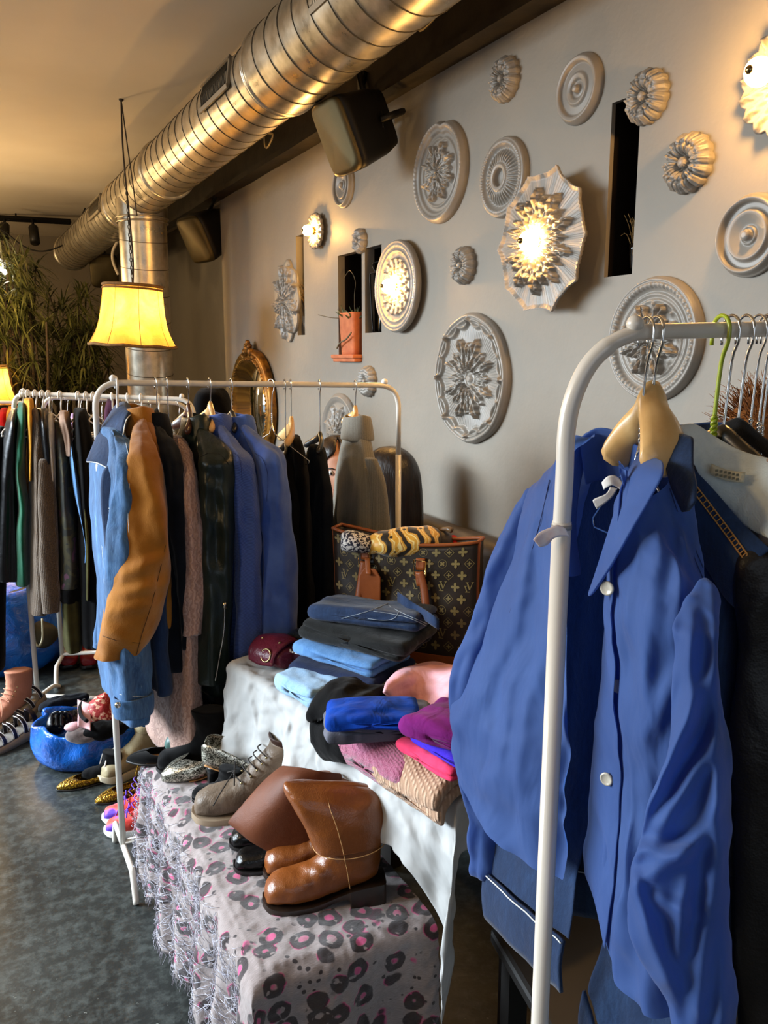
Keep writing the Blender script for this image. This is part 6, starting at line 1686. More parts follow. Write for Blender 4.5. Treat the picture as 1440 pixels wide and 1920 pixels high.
# beige high-top sneakers
M_SNK = leather('beige sneaker leather', '#8d8264', '#a89c7c', .55, crease=.4, cscale=24)
SNK_SOLE = [(-.02, .03, .0, .022), (-.012, .032, .0, .038), (.06, .03, 0, .04), (.14, .028, 0, .045), (.2, .03, 0, .047), (.24, .032, .006, .036), (.262, .034, .016, .012)]
SNK_UP = [(.252, .045, .252, .03, .014), (.243, .066, .244, .022, .033), (.22, .078, .22, .02, .043), (.185, .088, .185, .02, .045), (.15, .102, .14, .02, .043), (.125, .118, .09, .022, .04), (.108, .134, .03, .026, .039), (.098, .148, -.008, .05, .039), (.093, .160, -.012, .09, .039), (.092, .172, -.014, .125, .040), (.096, .182, -.016, .148, .043), (.092, .180, -.012, .146, .040), (.085, .160, .0, .11, .034)]
for toe, heel, lab in (((235, 1452), (300, 1425), 'beige high-top sneaker in front, beside the rail post'), ((250, 1418), (318, 1398), 'beige high-top sneaker behind its mate, next to the blue plastic bag')):
    mt, L = shoe_frame(toe, heel, 0); t, m = boot('high_top_sneaker', lab, mt, M_SNK, plain('cream rubber', '#b8ae96', .6), 1.0, up=SNK_UP, sole=SNK_SOLE)
    cz = MB().loft(fb_loft([(.098, .150, -.018, .146, .044), (.100, .168, -.02, .164, .047), (.098, .18, -.018, .176, .045), (.092, .174, -.012, .17, .039)], m), False, False); build('padded_collar', cz, M_SNK, t, sub=1)
# red and purple running shoes under the scarf
def m_runner():
    t = NT('red purple mesh'); v = t.coords(); n = t.noise(v, 12, 2)
    t.set(base=t.ramp(n, [(.45, lin('#d3342c')), (.52, lin('#e05a4c')), (.6, lin('#5b36b8'))]), rough=.7); t.bump(t.noise(v, 400, 1), .3, .002); return t.m
M_RUN = m_runner()
for toe, heel, lab in (((212, 1538), (300, 1528), 'red and purple running shoe by the rail foot, the farther one'), ((216, 1562), (306, 1556), 'red and purple running shoe with thick white sole, the nearer one')):
    mt, L = shoe_frame(toe, heel, 0); t, m = boot('running_shoe', lab, mt, M_RUN, M_WHITEP, .74, up=[(a, b * .9, c, d * .9, w) for a, b, c, d, w in SNK_UP], sole=SNK_SOLE)
    lacing(t, m, n=4, m_l=plain('violet lace', '#5a3fd0', .7))
# ---- blue plastic bags
def m_bluebag():
    t = NT('blue woven plastic'); v = t.coords(); n = t.noise(v, 9, 5, .6, .6)
    t.set(base=t.ramp(n, [(.35, lin('#043a86')), (.65, lin('#0a62c4'))]), rough=.26, spec=.6)
    t.bump(n, .5, .03); t.bump(t.noise(v, 34, 3, .5, .8), .4, .01); return t.m
M_BLUEP = m_bluebag()
def outline_pts(pxs, z): return [PZ(x, y, z) for x, y in pxs]
base = outline_pts([(78, 1432), (120, 1450), (190, 1446), (262, 1428), (330, 1404), (350, 1385), (320, 1374), (230, 1378), (160, 1392), (95, 1405)], .005)
cen = sum(base, V()) / len(base); base = [V(p) for p in smooth_path(base, 5, True)]
def bagring(z, k, wob, seed): return [V((cen.x + (p.x - cen.x) * k + wob * nz(i * .4, seed), cen.y + (p.y - cen.y) * k * 1.0 + wob * nz(i * .4, seed + 5), z + (.03 * nz(i * .22, seed) if z > .08 else 0))) for i, p in enumerate(base)]
t = thing('plastic_bag', 'open blue plastic bag full of clothes on the floor, left of the rail post', 'bag', tuple(cen))
rings = [bagring(.004, .9, 0, 1), bagring(.004, .98, .0, 1), bagring(.03, 1.06, .02, 2), bagring(.075, 1.12, .035, 3), bagring(.12, 1.08, .045, 4), bagring(.155, 1.08, .05, 5), bagring(.168, 1.03, .05, 5), bagring(.14, .96, .04, 5), bagring(.06, .9, .02, 6)]
build('bag_body', MB().loft(rings, True, True), M_BLUEP, t, sub=1, wr=[dict(amp=.010, scale=12, seed=2, ridged=True), dict(amp=.005, scale=28, seed=5, ridged=True)])
tz = .13
def blob(name, label, cat, px, py, z, sx, sy, sz, m, seed=0, amp=.02, rot=0, sc=14, kind=None):
    c = PZ(px, py, z); a = radians(rot); mtx = Matrix.Translation(c) @ Matrix.Rotation(a, 4, 'Z')
    mb = MB().sphere((0, 0, 0), 1, 22, 14); mb.v = [mtx @ V((p.x * sx, p.y * sy, p.z * sz)) for p in mb.v]
    return tag(build(name, mb, m, sub=1, wr=[dict(amp=amp, scale=sc, seed=seed), dict(amp=amp * .6, scale=sc * 2.3, seed=seed + 1, ridged=True)]), label, cat)
def m_redfl():
    t = NT('red floral print'); v = t.coords(); n = t.noise(v, 55, 3, .6)
    t.set(base=t.ramp(n, [(.52, lin('#8f0e0c')), (.57, lin('#d8a48a'))]), rough=.6); t.bump(t.noise(v, 20, 3), .4, .02); return t.m
blob('red_scarf', 'red floral scarf heaped on the right of the open blue bag', 'scarf', 195, 1340, .20, .075, .07, .075, m_redfl(), 2, .02)
M_FUR = cloth('grey brown fur', '#4a3f3d', '#6c5e5a', 1.0, nscale=60, sheen=.6)
fb_ = blob('fur_collar', 'grey brown furry collar at the front of the open blue bag', 'collar', 172, 1374, .165, .10, .04, .03, M_FUR, 5, .012, -8, 20)
blob('black_blouse', 'black crumpled top across the middle of the open blue bag', 'top', 205, 1362, .175, .11, .05, .035, M_BLACKC, 7, .016, 5)
blob('black_bag', 'black shiny strap bag at the left in the open blue bag', 'bag', 122, 1352, .17, .07, .05, .045, M_BLKL, 9, .02, 20)
t = thing('bra', 'pale pink bra with dark strap among the clothes in the blue bag', 'bra', tuple(PZ(150, 1345, .2)))
M_PINKS = cloth('pale pink satin', '#c99aa0', '#dcb3b7', .4)
build('strap', sheet_mb([[PZ(146 + 12 * j, 1313 + 16 * i + 4 * j, .235 - .008 * i + .012 * sin(i + j)) for j in range(3)] for i in range(4)], 4, 4), M_PINKS, t, solid=.008)
build('cup', MB().sphere(PZ(138, 1362, .195), .035, 16, 10, (1, .7, .45)), M_PINKS, t)
build('dark_strap', MB().tube(smooth_path([PZ(x, y, .24) for x, y in ((158, 1312), (150, 1325), (152, 1342), (163, 1352))], 4), .007, 8), M_BLACKC, t)
sh = thing('strappy_sandal', 'dark strappy sandal loops in the left of the open blue bag', 'sandal', tuple(PZ(110, 1355, .2)))
sb = MB()
for k in range(3): sb.tube(smooth_path([PZ(98 + 9 * k, 1362, .18), PZ(98 + 9 * k, 1340, .22), PZ(110 + 9 * k, 1336, .23), PZ(116 + 9 * k, 1350, .19), PZ(112 + 9 * k, 1366, .17)], 5), .006, 8)
build('straps', sb, M_BLKL, sh)
blob('navy_garment', 'navy garment folded over the back rim of the open blue bag', 'garment', 118, 1318, .16, .11, .04, .03, M_NAVY, 12, .012, 15)
blob('pink_garment', 'dark pink garment at the right end of the blue bag, below the denim cuff', 'garment', 258, 1342, .17, .07, .05, .04, cloth('raspberry cloth', '#6d1430', '#8b2244'), 14, .02)
# ---- shoes in a heap at the left edge
def m_peach(): return leather('peach suede', '#b77a60', '#c88c72', .8, crease=.3)
M_PEACH = m_peach()
mt, L = shoe_frame((-22, 1385), (58, 1345), 0); mt = mt @ Matrix.Translation(V((0, 0, .035)))
t, m = boot('lace_up_boot', 'peach suede lace-up boot lying on the shoe heap at the left edge', mt, M_PEACH, plain('cream rubber', '#b8ae96', .6), 1.0, up=BOOT_UP[:9] + [(.105, .19, -.012, .15, .042), (.11, .215, -.014, .20, .045)]); lacing(t, m, m_l=plain('peach lace', '#c48a70', .8))
def sandal(label, mt, sc, m_s, nst=5, m_sole=None):
    m2 = mt @ Matrix.Scale(sc, 4); t = thing('strappy_sandal', label, 'sandal', tuple(mt.to_translation()), None)
    build('sole', sole_mb([(-.02, .05, .012, .02), (-.01, .05, .008, .034), (.06, .045, .004, .036), (.13, .028, 0, .042), (.2, .024, 0, .044), (.25, .03, .01, .016)], m2), m_sole or plain('woven rope sole', '#8d7a5e', .9), t)
    build('insole', sheet_mb([[m2 @ V((x, y * w, z)) for y in (-1, 0, 1)] for x, z, w in ((-.01, .053, .03), (.06, .048, .033), (.13, .031, .038), (.2, .028, .04), (.24, .03, .02))], 3, 3), plain('grey insole', '#6e6a64', .7), t, solid=.002)
    for i in range(nst):
        x = lerp(.215, .03, i / (nst - 1)); w = lerp(.04, .033, i / (nst - 1)); h = .028 + .045 * (i / (nst - 1)) ** .6; z = lerp(.025, .05, i / (nst - 1))
        pa = [m2 @ V((x - .02 * abs(cos(a)), w * 1.05 * cos(a), z + h * sin(a))) for a in [pi * q / 10 for q in range(11)]]
        build('strap', MB().loft([[p + m2.col[0].xyz.normalized() * (.011 * cos(b)) + UP * (.0022 * sin(b)) for b in [2 * pi * q / 8 for q in range(8)]] for p in pa]), m_s, t)
        for dx in (-.0085, .0085):
            build('strap_piping', MB().tube([p + m2.col[0].xyz.normalized() * dx + UP * .0022 for p in pa], .0017, 5), M_WHITEP, t) if i < 4 else None
    return t
M_STRAP = leather('dark aubergine strap', '#17121a', '#221a26', .35)
mt, L = shoe_frame((-18, 1412), (66, 1378), 0); sandal('black and white strappy platform sandal at the left edge, toe out of view', mt, 1.05, M_STRAP)
mt, L = shoe_frame((22, 1368), (78, 1338), 0); mt = mt @ Matrix.Translation(V((0, 0, .05))) @ Matrix.Rotation(radians(18), 4, 'Y')
sandal('black and white strappy sandal leaning on the shoe heap below the rail foot', mt, .95, M_STRAP, 4)
# ---- rear: second blue bag, dark bags, red shoes
c2 = PZ(18, 1262, 0)
t = thing('plastic_bag', 'full blue plastic bag standing at the left edge behind the clothes rail', 'bag', tuple(c2))
rings = []
for z, k in ((.003, .2), (.005, .24), (.08, .30), (.2, .31), (.32, .27), (.42, .23), (.44, .2), (.40, .17)):
    rings.append([V((c2.x + k * (1 + .12 * nz(a * 2, z * 4)) * cos(a), c2.y + .15 + k * (1 + .12 * nz(a * 2, z * 4 + 9)) * sin(a), z)) for a in [2 * pi * q / 36 for q in range(36)]])
build('bag_body', MB().loft(rings), M_BLUEP, t, sub=1, wr=[dict(amp=.016, scale=9, seed=2, ridged=True), dict(amp=.006, scale=24, seed=5, ridged=True)])
def blobD(name, label, cat, px, py, D, sx, sy, sz, m, seed=0, amp=.02):
    c = PD(px, py, D); mb = MB().sphere(c, 1, 20, 12, (sx, sy, sz)); return tag(build(name, mb, m, sub=1, wr=[dict(amp=amp, scale=12, seed=seed), dict(amp=amp * .5, scale=30, seed=seed + 1, ridged=True)]), label, cat)
blobD('beige_garment', 'beige garment spilling over the rear blue bag rim', 'garment', 20, 1143, 4.0, .11, .08, .05, M_BEIGE, 3, .025)
blobD('handbag', 'black handbag heaped behind the left rail post', 'handbag', 52, 1138, 4.1, .15, .12, .10, M_BLKL, 5, .03)
hb = thing('handbag', 'olive and brown handbag with looped beige strap below the brown cardigan hem', 'handbag', tuple(PD(62, 1188, 4.0)))
build('body', MB().sphere(PD(62, 1188, 4.0), 1, 20, 12, (.12, .10, .09)), leather('olive brown leather', '#2e2819', '#40381f', .5), hb, sub=1, wr=[dict(amp=.02, scale=12, seed=8), dict(amp=.01, scale=30, seed=9, ridged=True)])
build('strap', MB().tube(smooth_path([PD(60, 1180, 3.92), PD(66, 1205, 3.86), PD(74, 1211, 3.86), PD(80, 1195, 3.88), PD(79, 1160, 3.92)], 5), .006, 6), plain('beige strap', '#8f8768', .6), hb)
M_REDSH = leather('dark red leather', '#6d0f14', '#86161c', .35)
for toe, heel, lab in (((166, 1268), (172, 1225), 'dark red shoe on the floor behind the rails, the right one'), ((130, 1268), (132, 1225), 'dark red shoe on the floor behind the rails, the left one')):
    mt, L = shoe_frame(toe, heel, 0); boot('ankle_boot', lab, mt, M_REDSH, M_SOLE, 1.05, up=BLK_UP)
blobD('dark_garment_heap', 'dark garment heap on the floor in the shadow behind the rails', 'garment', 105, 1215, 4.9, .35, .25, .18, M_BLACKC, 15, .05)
# ================================================================== RIGHT-HAND CLOTHES RAIL
M_IVORY = plain('ivory enamelled steel', '#cbc2b4', 0.3, c2='#d3cbbe', nscale=4, coat=.3)
DP = .88
RT = thing('clothes_rail', 'ivory clothes rail at the right, closest to the camera, with taped post', 'clothes rail', tuple(V((PD(1022, 1500, DP).x, PD(1022, 1500, DP).y, 0))))
foot0 = PD(1022, 1500, DP)
jt = PD(1053, 985, DP)
curve = [PD(x, y, d) for x, y, d in ((1053, 985, DP), (1058, 900, DP), (1062, 810, DP), (1075, 745, DP), (1105, 683, DP), (1148, 643, DP), (1192, 624, DP + .002))]
b0 = PD(1200, 622, DP + .004); b1 = PD(1440, 617, .95); bdir = (b1 - b0).normalized()
bend = b0 + bdir * .82
curve2 = smooth_path(curve, 6) + [b0 + bdir * (.02 + .8 * i / 10) for i in range(11)]
bz = curve2[-1]
build('hanging_bar', MB().tube(curve2, [.0098] * 30 + [.0085] * (len(curve2) - 30), 14), M_IVORY, RT)
build('post', MB().tube([V((jt.x, jt.y, jt.z + .004)), V((foot0.x * .5 + jt.x * .5, foot0.y * .5 + jt.y * .5, .6)), V((foot0.x, foot0.y, .02))], .0106, 14), M_IVORY, RT)
bend = V(curve2[-1])
build('post', MB().tube([bend, V((bend.x, bend.y, .02))], .0106, 12), M_IVORY, RT)
fdir = UP.cross(bdir); fdir.normalize()
for p in (foot0, bend):
    f = V((p.x, p.y, .02)); build('foot', MB().tube([f - fdir * .2 - UP * .008, f - fdir * .15, f + fdir * .15, f + fdir * .2 - UP * .008], .0106, 10), M_IVORY, RT)
build('end_knob', MB().sphere(PD(1191, 607, DP), .0092, 14, 10), M_IVORY, RT)
tp = [[PD(1000, 1012, DP - .015), PD(1012, 1026, DP - .015)], [PD(1012, 998, DP - .013), PD(1026, 1022, DP - .012)], [PD(1030, 990, DP - .0125), PD(1038, 1010, DP - .013)], [PD(1045, 984, DP - .0125), PD(1052, 1006, DP - .0128)], [PD(1060, 990, DP - .012), PD(1068, 1006, DP - .012)]]
build('tape', sheet_mb(tp, 4, 4), plain('white adhesive tape', '#d8cfc6', .35, c2='#c9aaa4', nscale=60), RT, solid=.0008)
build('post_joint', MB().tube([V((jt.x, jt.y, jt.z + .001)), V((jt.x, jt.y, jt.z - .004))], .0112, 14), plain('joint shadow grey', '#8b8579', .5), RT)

# ---- local frame of the hanging garments: u from far shoulder to near shoulder, v towards the front (left)
UA = (RIGHT * .208 - FWD * .978).normalized(); VN = (-RIGHT * .978 - FWD * .208).normalized()
SO = PD(1195, 822, .90)
def shirt_body(O, rows, folds=.018, seed=0, k=11, kr=7):
    """rows: z, wfar, wnear, ffar, fnear, gfar, gnear, back, vfar, vnear"""
    out = []
    for z, wf, wn, ff, fn, gf, gn, bk, vf, vn in smooth_path(rows, kr):
        P = [(-gf, ff), (-.55 * wf, lerp(ff, vf, .6) + .012), (-wf, vf), (-.6 * wf, -bk), (0, -bk * 1.1), (.6 * wn, -bk), (wn, vn), (.55 * wn, lerp(fn, vn, .4) + .010), (gn, fn)]
        line = smooth_path(P, k); amt = min(1, max(0, (-z - .06) / .35)); r = []
        for i, (u, v) in enumerate(line):
            s = i / (len(line) - 1)
            fr_ = (s * 15 + seed * .3 + .5 * nz(z * 2.2, s * 5)) % 1; tri = 1 - 2 * abs(2 * fr_ - 1) ** .7; w = folds * amt * (.55 * tri * (.55 + .6 * nz(s * 7, z * 1.5, seed)) + .8 * nz(s * 8 + seed, z * 1.4))
            zz = z + (.05 * max(0, (abs(s - .5) - .18)) * 0)
            r.append(O + UA * u + VN * (v + w) + UP * zz)
        out.append(r)
    n = len(out[0]); vs = [p for r in out for p in r]
    return MB().add(vs, [(i * n + j, (i + 1) * n + j, (i + 1) * n + j + 1, i * n + j + 1) for i in range(len(out) - 1) for j in range(n - 1)]), out
def m_shirt():
    t = NT('blue cotton poplin'); v = t.coords(); n = t.noise(v, 7, 4)
    t.set(base=t.ramp(n, [(.3, lin('#3a5896')), (.7, lin('#4b6db0'))]), rough=.7, sheen=.2, spec=.3)
    t.bump(t.noise(t.coords((1, 1, .6)), 13, 3, .5, .5), .4, .02); t.bump(t.noise(v, 900, 1), .15, .001)
    tl = t.n.new('ShaderNodeBsdfTranslucent'); tl.inputs['Color'].default_value = lin('#4a70ba'); mx = t.n.new('ShaderNodeMixShader'); mx.inputs['Fac'].default_value = .45
    t.l.new(t.b.outputs[0], mx.inputs[1]); t.l.new(tl.outputs[0], mx.inputs[2]); t.l.new(mx.outputs[0], t.n['Material Output'].inputs['Surface']); return t.m
M_SHIRT = m_shirt()
bs = thing('blue_shirt', 'cornflower blue cotton shirt hanging open on the near ivory rail', 'shirt', tuple(SO))
def slip(p, O):
    q = p - O; u = q.dot(UA)
    return p - UP * (.95 * max(0, min(u, .09) - .02) + .36 * max(0, u - .09) + .12 * max(0, -u - .05)) + VN * (.03 * sin(pi * min(1, max(0, u) / .19)) * min(1, max(0, (q.z + .3) / .15)))
def slip2(p, O):
    q = p - O; u = q.dot(UA)
    return p - UP * (1.0 * max(0, min(u, .07)) + .85 * max(0, u - .07) + .12 * max(0, -u - .05))
ROWS = [(.00, .075, .075, .055, .02, .055, .045, .045, .0, .0), (-.015, .12, .12, .06, .02, .055, .042, .05, .0, .0), (-.035, .175, .14, .065, .02, .055, .038, .055, .01, .005), (-.055, .208, .152, .065, .02, .054, .034, .06, .015, .008),
        (-.085, .222, .158, .065, .02, .05, .03, .065, .03, .012), (-.18, .232, .164, .06, .02, .04, .022, .06, .05, .012), (-.28, .24, .168, .06, .022, .03, .018, .05, .075, .015), (-.36, .245, .17, .06, .026, .02, .015, .04, .10, .02), (-.43, .25, .17, .06, .03, .015, .012, .03, .115, .02), (-.50, .25, .17, .055, .034, .02, .012, .02, .12, .02)]
bm_, grd = shirt_body(SO, ROWS, .022, 2)
bm_.warp(lambda p: slip(p, SO)); grd = [[slip(p, SO) for p in r] for r in grd]
# shirt tail: hem curves, lower in the middle of the fronts and back than at the sides
n_ = len(grd[0]); zmin = -.60
def hemcurve(p):
    q = p - SO; u = q.dot(UA); v = q.dot(VN); t_ = max(0, min(1, (-q.z - .28) / .24))
    side = (abs(u) / .25) ** 3
    return p - UP * (t_ * (.045 - .11 * side + (-.03 if u > 0 else -.0)))
bm_.warp(hemcurve)
shb = build('body', bm_, M_SHIRT, bs, sub=1, wr=[dict(amp=.010, scale=11, stretch=(1, 1, .6), seed=3), dict(amp=.006, scale=24, stretch=(1, 1, .7), seed=8, ridged=True)])
so_ = parent_world(bs); vv_ = [v.co + so_ for v in shb.data.vertices]
rows = []
for i in range(9, len(grd)):
    a, b, c = vv_[i * n_ + n_ - 1], vv_[i * n_ + n_ - 5], vv_[i * n_ + n_ - 10]
    rows.append([a + VN * .003 - (b - a).normalized() * .003, b + VN * .0055, c + VN * .004])
build('placket', sheet_mb(rows, 2, 1), M_SHIRT, bs, solid=.002, sub=1)
sl1 = [(1322, 1082, 10), (1322, 1104, 44), (1317, 1140, 76), (1312, 1190, 92), (1312, 1260, 96), (1312, 1340, 104), (1306, 1430, 126), (1290, 1520, 168), (1277, 1610, 196), (1272, 1700, 212), (1286, 1780, 196), (1312, 1860, 158), (1324, 1940, 132), (1330, 2020, 116)]
r = limb_rings(sl1, lambda x, y: PD(x, y, lerp(.745, .70, min(1, max(0, (y - 1082) / 100))) - .00009 * max(0, y - 1160)), ratio=.6, k=6, n=44, lobes=.04, seed=1)
for i, ring in enumerate(r):
    c = sum(ring, V()) / len(ring); am = min(1, i / 25)
    r[i] = [p + (p - c) * (am * (.035 * (1 - 2 * abs(2 * ((j / 44 * 3 + i * .075 + .25 * nz(i * .09, j * .08)) % 1) - 1) ** .6) * (.7 + .6 * nz(j * .15, i * .06)) + .02 * sin(i * .42 + 4 * cos(j / 44 * 2 * pi)))) for j, p in enumerate(ring)]
sln = build('sleeve', MB().loft(inset_end(r)), M_SHIRT, bs, sub=1, wr=[dict(amp=.005, scale=10, stretch=(1, 1, .8), seed=5), dict(amp=.003, scale=24, seed=9, ridged=True)])
crease(sln, [(1340, 1160, 1352, 1900, .012, 15), (1322, 1280, 1188, 1560, .020, 17), (1332, 1400, 1225, 1565, .014, 14), (1168, 1592, 1290, 1602, .016, 13), (1200, 1652, 1332, 1562, .012, 12), (1290, 1640, 1268, 1810, .012, 13),
  (1330, 1650, 1308, 1910, .012, 13), (1228, 1680, 1300, 1722, .010, 11), (1300, 1160, 1290, 1330, .010, 14), (1210, 1730, 1260, 1860, .012, 13), (1185, 1640, 1215, 1740, .010, 11), (1350, 1500, 1260, 1640, .008, 11)], 1.15)
sl2 = [(1006, 918, 34), (982, 985, 58), (952, 1070, 78), (922, 1160, 86), (893, 1245, 82), (878, 1320, 74), (884, 1400, 66), (896, 1500, 62), (908, 1580, 62), (914, 1640, 60)]
r = limb_rings(sl2, lambda x, y: PD(x, y, 1.12), ratio=.7, k=6, n=34, lobes=.05, seed=4)
for i, ring in enumerate(r):
    c = sum(ring, V()) / len(ring); r[i] = [p + (p - c) * .09 * sin(j / 34 * 2 * pi * 5 + i * .2) for j, p in enumerate(ring)]
build('sleeve', MB().loft(inset_end(r)), M_SHIRT, bs, sub=1, wr=[dict(amp=.007, scale=11, seed=6), dict(amp=.005, scale=26, seed=2, ridged=True)])
M_SHSEAM = plain('darker blue seam', '#1a2c5c', .8)
seam('armhole_seam', shb, [[(1262, 912), (1285, 980), (1308, 1040), (1338, 1108)], [(1256, 916), (1279, 984), (1302, 1046), (1330, 1112)]], .0006, M_SHSEAM, bs, .0012)
seam('armhole_seam', shb, [[(1030, 900), (1012, 980), (985, 1070), (955, 1150)]], .0006, M_SHSEAM, bs, .0012)
crease(shb, [(1000, 960, 962, 1180, .007, 10), (1050, 1130, 985, 1340, .009, 10), (960, 1190, 905, 1300, .008, 9), (1040, 1200, 1000, 1460, .010, 11), (962, 1260, 930, 1450, .008, 10), (1062, 1280, 1030, 1590, .014, 12),
  (1092, 1150, 1084, 1600, .014, 11), (985, 1300, 962, 1500, .008, 9), (915, 1350, 888, 1480, .007, 9), (1022, 1090, 955, 1140, .005, 8), (1112, 1180, 1098, 1600, .012, 10), (1290, 960, 1262, 1210, .012, 20), (1240, 980, 1226, 1260, .010, 14),
  (1214, 1100, 1198, 1420, .012, 13), (1300, 1230, 1186, 1410, .012, 14), (1180, 1330, 1262, 1288, .005, 8), (1178, 1450, 1165, 1700, .012, 12), (1232, 1330, 1200, 1600, .010, 13), (940, 1060, 1010, 1100, .004, 8), (930, 1400, 1010, 1380, .004, 8)], 1.15)
def PDl(lst): return [PD(*q) for q in lst]
near_leaf = [PDl([(1198, 852, .89), (1220, 856, .86), (1243, 866, .825)]), PDl([(1180, 880, .865), (1208, 884, .82), (1244, 888, .79)]), PDl([(1160, 935, .845), (1190, 938, .81), (1222, 930, .785)]), PDl([(1140, 1000, .84), (1162, 1002, .81), (1186, 992, .79)]), PDl([(1120, 1065, .835), (1133, 1066, .815), (1148, 1058, .80)]), PDl([(1103, 1118, .83), (1107, 1117, .825), (1114, 1110, .82)])]
build('collar', sheet_mb(near_leaf, 4, 4), M_SHIRT, bs, solid=.003, sub=1)
far_leaf = [PDl([(1150, 814, .965), (1120, 806, .97), (1096, 812, .98)]), PDl([(1110, 835, .985), (1085, 842, .985), (1068, 862, .99)]), PDl([(1090, 900, .985), (1062, 910, .98), (1040, 930, .985)]), PDl([(1080, 990, .965), (1058, 1000, .955), (1040, 1004, .96)]), PDl([(1090, 1078, .95), (1074, 1082, .94), (1058, 1080, .945)])]
build('collar', sheet_mb(far_leaf, 4, 4), M_SHIRT, bs, solid=.003, sub=1)
back_c = [PDl([(1086, 822, .955), (1118, 802, .945), (1155, 808, .93), (1190, 832, .91), (1240, 866, .87)]), PDl([(1090, 855, .965), (1122, 842, .96), (1155, 850, .945), (1188, 868, .925), (1232, 890, .885)]), PDl([(1098, 910, .975), (1128, 900, .97), (1155, 910, .96), (1185, 925, .94), (1220, 935, .90)])]
build('collar_stand', sheet_mb(back_c, 4, 4), M_SHIRT, bs, solid=.003, sub=1)
M_PEARL = plain('pearl button', '#b9b2a2', .25, coat=.4)
def button(px, py, d, r=.0075):
    c = PD(px, py, d); return MB().lathe([(.0005, -.0015), (r, -.0012), (r * 1.02, .0006), (r * .8, .0016), (r * .72, .001), (.0005, .001)], 20, Matrix.Translation(c) @ (VN * .75 - FWD * .65).to_track_quat('Z', 'Y').to_matrix().to_4x4())
for px, py, d in ((1138, 1103, .812), (1137, 1461, .835), (1158, 1287, .83)): build('button', button(px, py, d), M_PEARL, bs)
lb = [PDl([(1128, 905, .922), (1140, 893, .92), (1156, 893, .92), (1174, 912, .915)]), PDl([(1132, 918, .918), (1146, 910, .915), (1158, 914, .915), (1168, 924, .913)])]
lab = sheet_mb(lb, 4, 4); lab2 = sheet_mb([PDl([(1144, 912, .917), (1158, 916, .915)]), PDl([(1136, 926, .913), (1146, 934, .912)]), PDl([(1113, 936, .915), (1122, 953, .913)]), PDl([(1114, 944, .914), (1119, 952, .913)])], 4, 4)
lp_ = build('care_label', lab, M_WHITEP, bs, solid=.0008); lp2 = build('size_label', lab2, M_WHITEP, bs, solid=.0008)
def hang_r(label, kind, px, off=.0, **kw):
    lo, hi = 0, 1
    t_ = min(range(401), key=lambda i: abs(proj(b0 + bdir * (.82 * i / 400))[0] - px)) / 400
    p = b0 + bdir * (.82 * t_); return hanger(label, kind, p, UA, **kw)
hang_r('twisted chrome wire hanger of the blue shirt on the near rail', 'wire', 1212, drop=.085, w=.10)
hang_r('light wooden hanger behind the blue shirt collar', 'broad', 1230, drop=.078, w=.046)
hang_r('lime green wire hanger holding the dark denim jacket', 'green', 1352, drop=.095, w=.2)
hang_r('black plastic hanger behind the lime green wire hanger', 'black', 1372, drop=.11, w=.2)
hang_r('black hanger with slim chrome hook right of the green hanger', 'velvet', 1398, drop=.10, w=.2)
for k, px in enumerate((1422, 1436, 1446)):
    hang_r(['twisted wire hanger at the right edge of the photo, the left of three', 'twisted wire hanger at the right edge of the photo, the middle one', 'twisted wire hanger cut by the right edge of the photo'][k], 'wire', px, drop=.10 + .005 * k, w=.19)
# ---- dark denim jacket with a pale denim shirt inside
JO = SO + bdir * .085 + UP * .012 - UA * .01
jk = thing('denim_jacket', 'dark denim jacket with tan stitching behind the blue shirt on the near rail', 'jacket', tuple(JO))
JROWS = [(a - .005, b * 1.04, c * .74, d, e, f, g, h + .01, i, j + .01) for a, b, c, d, e, f, g, h, i, j in ROWS[:7]] + [(-.45, .245, .15, .07, .06, .04, .03, .05, .10, .03), (-.58, .235, .16, .10, .09, .03, .03, .04, .125, .05), (-.66, .225, .16, .115, .11, .02, .03, .03, .14, .06)]
bm2, g2 = shirt_body(JO, JROWS, .006, 5)
bm2.warp(lambda p: slip2(p, JO)); g2 = [[slip2(p, JO) for p in r] for r in g2]
build('body', bm2, M_DENIM_D, jk, solid=.003, sub=1, wr=dict(amp=.005, scale=12, seed=2))
band = [[p + VN * .006 + UP * .0 for p in g2[-1]], [p + VN * .010 - UP * .035 for p in g2[-1]], [p + VN * .006 - UP * .075 for p in g2[-1]]]
build('waistband', sheet_mb([[b[i] for b in band] for i in range(0, len(band[0]), 2)], 3, 2), M_DENIM_D, jk, solid=.005)
M_TANST = plain('tan stitching', '#a9783c', .8)
build('hem_stitching', MB().tube([p + VN * .0105 - UP * .002 for p in g2[-1]][:34], .0012, 4), plain('pale stitching', '#cfd3d0', .8), jk)
colj = [PDl([(1252, 832, 0.865), (1275, 815, 0.860), (1300, 822, 0.845)]), PDl([(1250, 870, 0.850), (1275, 860, 0.835), (1300, 870, 0.820)]), PDl([(1262, 915, 0.830), (1280, 912, 0.810), (1304, 905, 0.795)]), PDl([(1282, 960, 0.805), (1290, 957, 0.795), (1302, 940, 0.780)])]
build('collar', sheet_mb(colj, 4, 4), M_DENIM_D, jk, solid=.004, label='turned-up dark denim collar')
yk = [PDl([(1298, 876, .846), (1342, 922, .834), (1392, 980, .81), (1446, 1030, .785)]), PDl([(1292, 905, .843), (1334, 955, .828), (1382, 1012, .804), (1420, 1052, .785)]), PDl([(1290, 945, .845), (1330, 1005, .829), (1368, 1055, .806), (1398, 1085, .788)]), PDl([(1292, 1010, .85), (1330, 1075, .835), (1362, 1125, .812), (1390, 1150, .795)])]
yko = build('shoulder_yoke', sheet_mb(yk, 5, 5), M_DENIM_D, jk, solid=.003, sub=1)
